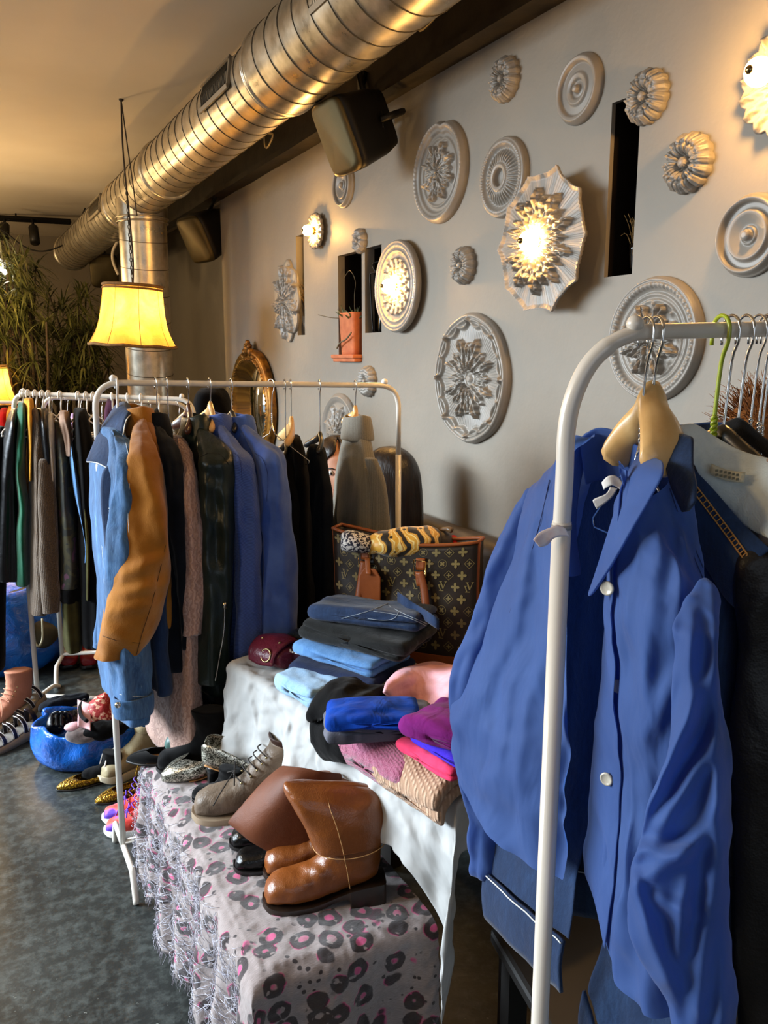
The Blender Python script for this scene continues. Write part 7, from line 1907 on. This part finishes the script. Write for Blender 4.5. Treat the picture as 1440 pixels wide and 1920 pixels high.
stt = MB(); ytree = bvh_of(yko); l1 = on_surface(ytree, [(1294, 915), (1330, 962), (1366, 1010), (1394, 1048)], 6, .003); l2 = on_surface(ytree, [(1303, 908), (1339, 955), (1375, 1003), (1402, 1040)], 6, .003)
for l in (l1, l2): stt.tube(l, .0009, 4)
for i in range(0, min(len(l1), len(l2))): stt.tube([l1[i], l2[i]], .0007, 4)
build('shoulder_stitching', stt, M_TANST, jk)
build('sleeve', MB().loft(inset_end(limb_rings([(1372, 1065, 70), (1366, 1140, 92), (1362, 1260, 96), (1360, 1400, 100), (1358, 1560, 100)], lambda x, y: PD(x, y, .84), ratio=.8))), M_DENIM_D, jk, sub=1, wr=dict(amp=.005, scale=12, seed=3))
ps = thing('pale_denim_shirt', 'pale washed denim shirt collar with label, inside the dark denim jacket', 'shirt', tuple(PD(1350, 860, .93)))
M_PALES = denim('washed pale denim', '#a9b3b3', '#c2cac7', '#d5dad4')
ins = [PDl([(1272, 798, .885), (1302, 795, .885), (1345, 822, .875), (1400, 850, .855), (1445, 860, .835)]), PDl([(1288, 830, .87), (1316, 835, .87), (1355, 855, .86), (1402, 875, .84), (1445, 885, .82)]), PDl([(1300, 868, .858), (1326, 880, .85), (1362, 896, .84), (1402, 910, .825), (1445, 920, .805)]), PDl([(1322, 905, .852), (1348, 925, .842), (1376, 942, .832), (1408, 955, .818), (1445, 965, .80)]), PDl([(1350, 940, .848), (1376, 962, .838), (1398, 985, .826), (1420, 1000, .812), (1445, 1012, .795)])]
build('collar_band', sheet_mb(ins, 4, 4), M_PALES, ps, solid=.003, sub=1, wr=dict(amp=.002, scale=30, seed=3))
pl_ = sheet_mb([[p - FWD * .006 - RIGHT * .0 for p in PDl([(1330, 868, .847), (1360, 880, .840), (1393, 884, .830)])], [p - FWD * .006 for p in PDl([(1328, 888, .843), (1358, 900, .835), (1390, 903, .825)])]], 3, 3)
bl = build('neck_label', pl_, plain('cream woven label', '#b9b49c', .8), ps, solid=.0008)
wl = MB()
for rr in range(2):
    for i in range(6):
        x = 1338 + i * 7.6; y = 880 + rr * 8 + (x - 1338) * .22
        wl.box((-.0017, -.0004, -.0012), (.0017, .0004, .0012), Matrix.Translation(PD(x, y, .840 - .00028 * (x - 1330)) - FWD * .0085))
build('label_lettering', wl, plain('faded ink', '#6b6653', .8), ps, smooth=False)
# ---- other garments at the right edge
c_ = thing('beige_coat', 'beige coat shoulder cut by the right edge of the photo', 'coat', tuple(PD(1440, 950, .93)))
build('body', MB().loft(limb_rings([(1452, 860, 34), (1452, 900, 52), (1456, 960, 74), (1462, 1040, 90), (1462, 1100, 96), (1462, 1500, 96)], lambda x, y: PD(x, y, .835), ratio=.8)), M_BEIGE, c_, sub=1, wr=dict(amp=.004, scale=12, seed=2))
c_ = thing('leather_coat', 'long dark brown coat filling the right edge below the beige one', 'coat', tuple(PD(1430, 1100, .92)))
M_DKBR = leather('dark brown black leather', '#100c09', '#1c150f', .5, crease=.3)
build('body', MB().loft(limb_rings([(1428, 1028, 70), (1440, 1070, 120), (1448, 1200, 144), (1452, 1400, 160), (1456, 1700, 170), (1458, 2000, 170)], lambda x, y: PD(x, y, .80), ratio=.5, k=6, n=36)), M_DKBR, c_, sub=1, wr=[dict(amp=.008, scale=9, seed=2), dict(amp=.004, scale=24, seed=4, ridged=True)])
c_ = thing('fur_collar', 'reddish brown fur trim behind the wire hangers at the right edge', 'fur', tuple(PD(1412, 770, 1.25)))
fm = MB(); rd = random.Random(3)
fm.sphere(PD(1425, 800, 1.25), .045, 14, 10, (1, 1, 1.1))
for i in range(420):
    a = rd.uniform(0, 2 * pi); e = rd.uniform(-.6, 1.4); d = V((cos(a) * cos(e), sin(a) * cos(e), sin(e))); p = PD(1425, 800, 1.25) + d * .04
    fm.tube([p, p + d * .018 + V((rd.uniform(-.008, .008), rd.uniform(-.008, .008), rd.uniform(-.004, .01))), p + d * .03 + V((rd.uniform(-.014, .014), rd.uniform(-.014, .014), rd.uniform(-.004, .02)))], [.0012, .0009, .0003], 3)
build('fur', fm, cloth('reddish fur', '#5b3213', '#8a5426', .9), c_)
c_ = thing('pale_jeans', 'pale jeans with ripped blue patch hanging low under the blue sleeve', 'jeans', tuple(PD(1190, 1800, 1.0)))
build('leg', MB().loft(limb_rings([(1170, 1700, 46), (1172, 1800, 56), (1176, 1880, 64), (1180, 2000, 70)], lambda x, y: PD(x, y, 1.02), ratio=1)), M_PALES, c_, sub=1, wr=dict(amp=.005, scale=16, seed=2))
build('leg', MB().loft(limb_rings([(1215, 1740, 40), (1218, 1820, 54), (1222, 1900, 60), (1226, 2000, 62)], lambda x, y: PD(x, y, .96), ratio=1)), M_DENIM_L, c_, sub=1, wr=dict(amp=.005, scale=16, seed=5), label='blue ripped denim leg')
# ---- dark chair standing in the shade under the rail
ch = thing('chair', 'dark wooden chair in the shadow below the near clothes rail', 'chair', (1.0, .98, 0))
CM = Matrix.Translation((1.02, .98, 0)) @ Matrix.Rotation(radians(-12), 4, 'Z')
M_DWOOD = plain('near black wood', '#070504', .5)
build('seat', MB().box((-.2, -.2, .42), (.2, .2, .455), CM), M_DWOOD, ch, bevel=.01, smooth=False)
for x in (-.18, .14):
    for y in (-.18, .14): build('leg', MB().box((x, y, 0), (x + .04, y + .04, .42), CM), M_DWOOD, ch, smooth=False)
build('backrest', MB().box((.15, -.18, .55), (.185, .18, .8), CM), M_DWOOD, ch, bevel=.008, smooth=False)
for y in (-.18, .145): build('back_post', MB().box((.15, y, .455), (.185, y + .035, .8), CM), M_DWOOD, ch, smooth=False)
# ================================================================== PEOPLE SITTING ON THE BANQUETTE
M_SKIN = (lambda t: (t.set(base=t.ramp(t.noise(t.coords(), 30, 3), [(.3, lin('#b98468')), (.7, lin('#c99378'))]), rough=.5, sss=.05), t.m)[1])(NT('skin'))
def hair_mat(name, a, b):
    t = NT(name); w = t.noise(t.coords((1, 1, .06)), 160, 3)
    t.set(base=t.ramp(w, [(.3, lin(a)), (.7, lin(b))]), rough=.38, spec=.4); t.bump(w, .4, .004); return t.m
M_HAIR = hair_mat('dark brown hair', '#0f0a07', '#241810')
def person(label, head, face_yaw, pitch, top_m, hair_len, hips, body_yaw=pi):
    """head: centre of the head; hips: seat contact point; face_yaw: direction the face looks (radians, world)"""
    t = thing('person', label, 'person', tuple(hips))
    f = V((cos(face_yaw), sin(face_yaw), 0)); r = f.cross(UP)
    f2 = (f * cos(pitch) + UP * sin(pitch)).normalized(); u2 = r.cross(f2)
    HM = frame(r, f2, u2, head)
    fh_, rh_ = f, r
    f = V((cos(body_yaw), sin(body_yaw), 0)); r = f.cross(UP)
    # head + neck + torso + thighs, fused into one continuous surface
    mb = MB(); rings = []
    for z, fr, bk, w in ((-.118, .062, .0, .022), (-.108, .086, .02, .038), (-.085, .094, .05, .055), (-.055, .098, .078, .066), (-.02, .098, .094, .073), (.02, .098, .100, .077), (.06, .090, .097, .075), (.09, .068, .080, .062), (.11, .035, .05, .038), (.118, .01, .02, .012)):
        ring = []
        for j in range(36):
            a = 2 * pi * j / 36; x = w * cos(a); y = (fr if sin(a) > 0 else bk) * sin(a)
            fx = max(0, sin(a))
            if fx > .5:
                nose = .026 * math.exp(-((z + .035) / .018) ** 2) + .016 * math.exp(-((z + .008) / .022) ** 2)
                y += nose * math.exp(-(x / .012) ** 2)
                y -= .008 * math.exp(-((abs(x) - .031) / .014) ** 2) * math.exp(-((z - .002) / .013) ** 2)
                y += .006 * math.exp(-(x / .02) ** 2) * math.exp(-((z + .073) / .008) ** 2)
            ring.append(HM @ V((x, y, z)))
        rings.append(ring)
    mb.loft([[V(p) for p in r_] for r_ in rings])
    sh = V((lerp(hips.x, head.x, .72), lerp(hips.y, head.y, .72), head.z - .235)); up = (sh - hips)
    mb.tube([head - u2 * .06 - f2 * .01, head - u2 * .11 - f2 * .012, lerp(head, sh, .75), sh], [.054, .052, .055, .07], 20)
    rg = []
    for k, w, d in ((1.03, .06, .05), (1.0, .15, .07), (.94, .19, .095), (.8, .178, .11), (.6, .16, .11), (.35, .145, .105), (.12, .17, .12), (.0, .175, .12), (-.02, .15, .1)):
        c = hips + up * k
        rg.append([c + r * (w * cos(a)) + f * (d * sin(a)) for a in [2 * pi * j / 28 for j in range(28)]])
    mb.loft(rg)
    for s in (-1, 1):
        S = sh + r * (.17 * s) - UP * .03; E = S + r * (.05 * s) - UP * .27 + f * .04; Hn = E + f * .20 - r * (.07 * s) - UP * .02
        mb.tube(smooth_path([S, lerp(S, E, .5), E, lerp(E, Hn, .5), Hn], 4), [.05 - .0014 * i for i in range(17)], 16)
        palm = Hn + (Hn - E).normalized() * .05; dd = (Hn - E).normalized()
        mb.tube([Hn, lerp(Hn, palm, .6), palm + dd * .02], [.024, .036, .03], 12)
        for q in range(4):
            o = r * (s * (-.024 + .016 * q)); L = (.065, .075, .07, .055)[q]
            mb.tube([palm + o, palm + o + dd * L * .5 - UP * .004, palm + o + dd * L * .9 - UP * .02], [.0095, .009, .007], 8)
        mb.tube([Hn + dd * .015 - r * (s * .02), Hn + dd * .045 - r * (s * .05), Hn + dd * .075 - r * (s * .055)], [.011, .010, .008], 8)
        Hp = hips + r * (.09 * s) + UP * .07; K = Hp + f * .42; A = K - UP * (hips.z - .02) + f * .02
        mb.tube(smooth_path([Hp, lerp(Hp, K, .5), K, lerp(K, A, .5), A + UP * .06], 4), [.085 - .0028 * i for i in range(17)], 18)
        mb.tube([A + UP * .05 - f * .03, A + UP * .04 + f * .05, A + UP * .03 + f * .17], [.04, .042, .028], 12)
    o = build('body', mb, M_SKIN, t)
    md = o.modifiers.new('fuse', 'REMESH'); md.mode = 'VOXEL'; md.voxel_size = .0065
    md = o.modifiers.new('smooth', 'SMOOTH'); md.factor = .5; md.iterations = 3
    for p in (o,): 
        pass
    # eyes, brows, lips
    ey = MB(); br = MB(); li = MB()
    for s in (-1, 1):
        e = MB().sphere(HM @ V((.031 * s, .087, .0)), .0125, 14, 10)
        eo = build('eye', e, plain('eye white', '#cfc8c0', .15), t)
        build('iris', MB().sphere(HM @ V((.031 * s, .0965, .0)), .0058, 12, 8), plain('dark iris', '#1c0f08', .1), eo)
        build('eyebrow', MB().tube(smooth_path([HM @ V((.014 * s, .1015, .016)), HM @ V((.03 * s, .098, .022)), HM @ V((.05 * s, .083, .017))], 4), [.0024] * 5 + [.0028] * 3 + [.0015], 6), M_HAIR, t)
        build('ear', MB().sphere(HM @ V((.076 * s, -.008, -.012)), .03, 12, 8, (.35, .6, 1)), M_SKIN, t)
    for dz in (-.0695, -.077): li.tube(smooth_path([HM @ V((-.022, .092, -.073)), HM @ V((-.010, .1005, dz)), HM @ V((0, .1035, dz + .0005)), HM @ V((.010, .1005, dz)), HM @ V((.022, .092, -.073))], 4), .0036, 8)
    build('lips', li, plain('lips', '#9a5148', .4), t)
    # hair: cap and long strands, parted in the middle
    cap = []
    for z, k in ((.132, .05), (.128, .35), (.112, .68), (.08, .92), (.04, 1.02), (.0, 1.05), (-.04, 1.06), (-.08, 1.04), (-.13, 1.0)) + tuple((-.13 - hair_len * i / 6, 1.0 - .03 * i + (.05 if i == 2 else 0)) for i in range(1, 7)):
        ring = []
        for j in range(41):
            a = radians(90 + 52) + radians(256) * j / 40
            if z > .07: a = pi / 2 + radians(8) + radians(344) * j / 40
            ring.append(HM @ V((.088 * k * cos(a), .106 * k * sin(a) - .004, z)) if z > -.1 else (HM @ V((.088 * k * cos(a), .106 * k * sin(a) - .012, -.1))) + UP * (z + .1) + r * (.006 * nz(j * .5, z * 20)))
        cap.append(ring)
    n = 41; mh = MB().add([p for q in cap for p in q], [(i * n + j, (i + 1) * n + j, (i + 1) * n + j + 1, i * n + j + 1) for i in range(len(cap) - 1) for j in range(n - 1)])
    build('hair', mh, M_HAIR, t, solid=.014, sub=1, wr=[dict(amp=.006, scale=16, stretch=(1, 1, .25), seed=3, ridged=True)])
    # top
    tp = MB(); rg = []
    for k, w, d in ((1.0, .10, .075), (.985, .16, .08), (.94, .205, .108), (.8, .192, .124), (.6, .174, .122), (.35, .16, .118), (.1, .185, .135), (.03, .185, .135)):
        c = hips + up * k; rg.append([c + r * (w * cos(a)) + f * (d * sin(a)) for a in [2 * pi * j / 32 for j in range(32)]])
    build('top', MB().loft(rg, False, False), top_m, t, solid=.004, sub=1, wr=dict(amp=.006, scale=10, seed=4))
    for s in (-1, 1):
        S = sh + r * (.165 * s) - UP * .02; E = S + r * (.06 * s) - UP * .28 + f * .04; Hn = E + f * .16 - r * (.055 * s) - UP * .015
        build('sleeve', MB().tube(smooth_path([S + r * (-.04 * s) + UP * .01, S, lerp(S, E, .5), E, lerp(E, Hn, .5), Hn], 4), [.062] * 5 + [.06 - .0009 * i for i in range(16)], 18, caps=False), top_m, t, solid=.003, wr=dict(amp=.005, scale=14, seed=s))
        Hp = hips + r * (.09 * s) + UP * .07; K = Hp + f * .42; A = K - UP * (hips.z - .02) + f * .02
        build('trouser_leg', MB().tube(smooth_path([Hp - f * .08, Hp, lerp(Hp, K, .5), K, lerp(K, A, .5), A + UP * .09], 4), [.10 - .0017 * i for i in range(21)], 18, caps=False), M_BLACKC, t, solid=.003)
        build('shoe', MB().sphere(A + UP * .035 + f * .07, .05, 14, 8, (1.0, 1.0, .7)).warp(lambda p: p + f * ((p - A).dot(f) * .9)), M_BOOTK, t)
    return t
h1 = PX(633, 876, 1.44)
person('person with dark centre-parted hair glimpsed between the navy dress and tweed blazer', h1, atan2(-FWD.y, -FWD.x) + radians(6), radians(-8), M_BLACKC, .22, V((1.45, h1.y + .01, .462)))
h2 = PX(732, 905, 1.44)
person('person with long dark wavy hair and black top, turned away behind the tweed blazer', h2, radians(118), radians(-6), M_BLACKC, .16, V((1.45, h2.y + .0, .462)))

# ================================================================== PLANTS AT THE BACK
def m_leafp():
    t = NT('long narrow leaves'); n = t.noise(t.coords(), 6, 3)
    t.set(base=t.ramp(n, [(.35, lin('#33381a')), (.6, lin('#5f602e')), (.8, lin('#96905a'))]), rough=.4, spec=.5); return t.m
M_LEAFP = m_leafp()
M_BARK = plain('grey brown bark', '#4a3d2c', .9, bump=.4, bscale=60)
def big_plant(label, boxes, seed, pot_xy, n_ros, leafL=.26):
    rd = random.Random(seed); base = V((pot_xy[0], pot_xy[1], 0))
    t = thing('potted_palm', label, 'plant', tuple(base), 'tall potted plants by the far wall')
    build('pot', MB().lathe([(.001, .001), (.17, .001), (.22, .36), (.235, .38), (.21, .38), (.19, .33), (.001, .33)], 28, Matrix.Translation(base)), plain('dark pot', '#3a352e', .4), t)
    lv = MB(); stv = MB()
    for i in range(n_ros):
        x0, y0, x1, y1, d0, d1 = boxes[i % len(boxes)]
        c = PD(rd.uniform(x0, x1), rd.uniform(y0, y1), rd.uniform(d0, d1))
        if i % 4 == 0:
            m_ = lerp(base + UP * .35, c, .5) + V((rd.uniform(-.1, .1), rd.uniform(-.1, .1), .1)); stv.tube(smooth_path([base + UP * .33, m_, c], 5), [.02 - .0013 * q for q in range(11)], 5)
        for k in range(15):
            a = rd.uniform(0, 2 * pi); el = rd.uniform(-.15, 1.35); L = leafL * rd.uniform(.65, 1.15); w = .0085 * rd.uniform(.8, 1.3)
            d = V((cos(a) * cos(el), sin(a) * cos(el), sin(el))); sd = d.cross(UP).normalized()
            pts = []
            for q in range(5):
                s = q / 4; p = c + d * (L * s) - UP * (L * .62 * s * s * cos(el) + L * .15 * s * s); wd = w * (0.5 + 1.2 * s if s < .4 else 1.0 * (1 - s) / .6 + .02)
                pts.append((p - sd * wd, p + UP * wd * .2, p + sd * wd))
            o = len(lv.v)
            for tri in pts: lv.v += list(tri)
            for q in range(4):
                for e in (0, 1): lv.f.append((o + q * 3 + e, o + q * 3 + e + 1, o + q * 3 + e + 4, o + q * 3 + e + 3))
    build('foliage', lv, M_LEAFP, t, fixn=False); build('stem', stv, M_BARK, t)
    return t
c = PD(30, 720, 7.0); big_plant('tall leafy plant at the left edge, brightly lit by the white lamp', [(-40, 500, 70, 700, 6.4, 7.2), (-20, 480, 60, 600, 6.4, 7.0), (-60, 560, 90, 740, 6.5, 7.2)], 1, (c.x, c.y), 120)
c = PD(135, 720, 7.5); big_plant('tall leafy darker plant between the bright plant and duct pipe', [(70, 545, 170, 730, 7.0, 7.7), (110, 590, 205, 740, 7.1, 7.8), (60, 620, 180, 740, 7.0, 7.6)], 2, (c.x, c.y), 120)
c = PD(-30, 470, 8.0); big_plant('sparse tall plant top above the white lamp at the left edge', [(-40, 440, 20, 480, 7.8, 8.2)], 5, (c.x, c.y), 8)
lt = thing('tube_lamp', 'small white tube lamp shining over the bright plant at the left edge', 'lamp', tuple(PD(4, 502, 6.6)))
build('tube', MB().tube([PD(-14, 492, 6.6), PD(12, 512, 6.6)], .016, 10), bulb_mat('white lamp glow', '#fff2d8', 60), lt)
a_ = PD(-14, 492, 6.6); build('cord', MB().tube([a_, V((a_.x, a_.y, CEIL))], .004, 5), M_BLACK, lt)
# ================================================================== LAST FOLDS IN THE SOFT THINGS
def by_label(bit): return [o for o in bpy.data.objects if bit in o.get('label', '')][0]
crease(by_label('white cotton cloth draped'), [(462, 1275, 480, 1400, .010, 8), (500, 1290, 540, 1370, .009, 7), (485, 1330, 560, 1320, .007, 7), (540, 1330, 520, 1420, .009, 8), (575, 1350, 590, 1450, .010, 8), (460, 1350, 520, 1390, .007, 7),
  (730, 1500, 770, 1570, .010, 10), (760, 1490, 850, 1560, .008, 9), (850, 1540, 835, 1740, .016, 11), (800, 1560, 850, 1620, .008, 9)])
crease(by_label('navy folded jeans'), [(580, 1252, 640, 1280, .006, 6), (640, 1262, 720, 1290, .006, 7)])
crease(by_label('light blue folded jeans'), [(585, 1225, 640, 1250, .006, 6), (650, 1240, 740, 1236, .006, 6), (600, 1214, 660, 1222, .005, 6)])
crease(by_label('black folded jeans'), [(620, 1190, 680, 1215, .008, 7), (690, 1200, 780, 1212, .008, 7), (640, 1225, 720, 1240, .007, 6)])
crease(kid(by_label('dark blue jeans with pale'), 'folded_legs'), [(620, 1160, 700, 1150, .006, 6), (650, 1180, 720, 1190, .006, 6), (700, 1135, 740, 1170, .005, 6)])
crease(by_label('pale pink shirt'), [(760, 1275, 850, 1300, .008, 9), (790, 1262, 810, 1320, .008, 8), (740, 1305, 800, 1290, .006, 7), (830, 1265, 862, 1310, .008, 8)])
crease(by_label('deep purple folded'), [(800, 1345, 850, 1380, .008, 8), (830, 1340, 860, 1360, .007, 7), (805, 1370, 850, 1400, .006, 7)])
crease(by_label('coral pink folded'), [(765, 1385, 820, 1420, .005, 7), (790, 1400, 850, 1440, .005, 7)])
crease(by_label('royal blue folded'), [(650, 1330, 740, 1322, .007, 7), (660, 1350, 700, 1335, .007, 6), (690, 1345, 750, 1350, .006, 6)])
crease(by_label('black cotton top'), [(610, 1340, 650, 1312, .010, 8), (612, 1370, 640, 1340, .009, 7), (600, 1400, 612, 1360, .008, 7), (650, 1310, 700, 1302, .008, 7)])
crease(kid(by_label('open blue plastic bag'), 'bag_body'), [(80, 1350, 150, 1400, .014, 8), (100, 1380, 90, 1430, .012, 8), (150, 1385, 250, 1370, .014, 9), (130, 1410, 200, 1400, .010, 8), (220, 1380, 300, 1350, .012, 9), (170, 1420, 240, 1400, .010, 8)])
crease(kid(by_label('full blue plastic bag'), 'bag_body'), [(5, 1190, 60, 1200, .02, 8), (5, 1215, 50, 1235, .02, 7), (10, 1250, 55, 1230, .02, 7), (30, 1170, 45, 1260, .02, 7)])
ft = by_label('nearest pair, right boot in front')
crease(kid(ft, 'upper'), [(560, 1610, 600, 1640, .0035, 7), (585, 1600, 640, 1615, .003, 6), (575, 1625, 620, 1650, .003, 6), (545, 1640, 590, 1665, .002, 6)])
crease(kid(ft, 'folded_shaft'), [(560, 1500, 575, 1560, .005, 10), (660, 1540, 700, 1500, .005, 9), (600, 1470, 640, 1550, .004, 14), (600, 1575, 690, 1545, .003, 7)])
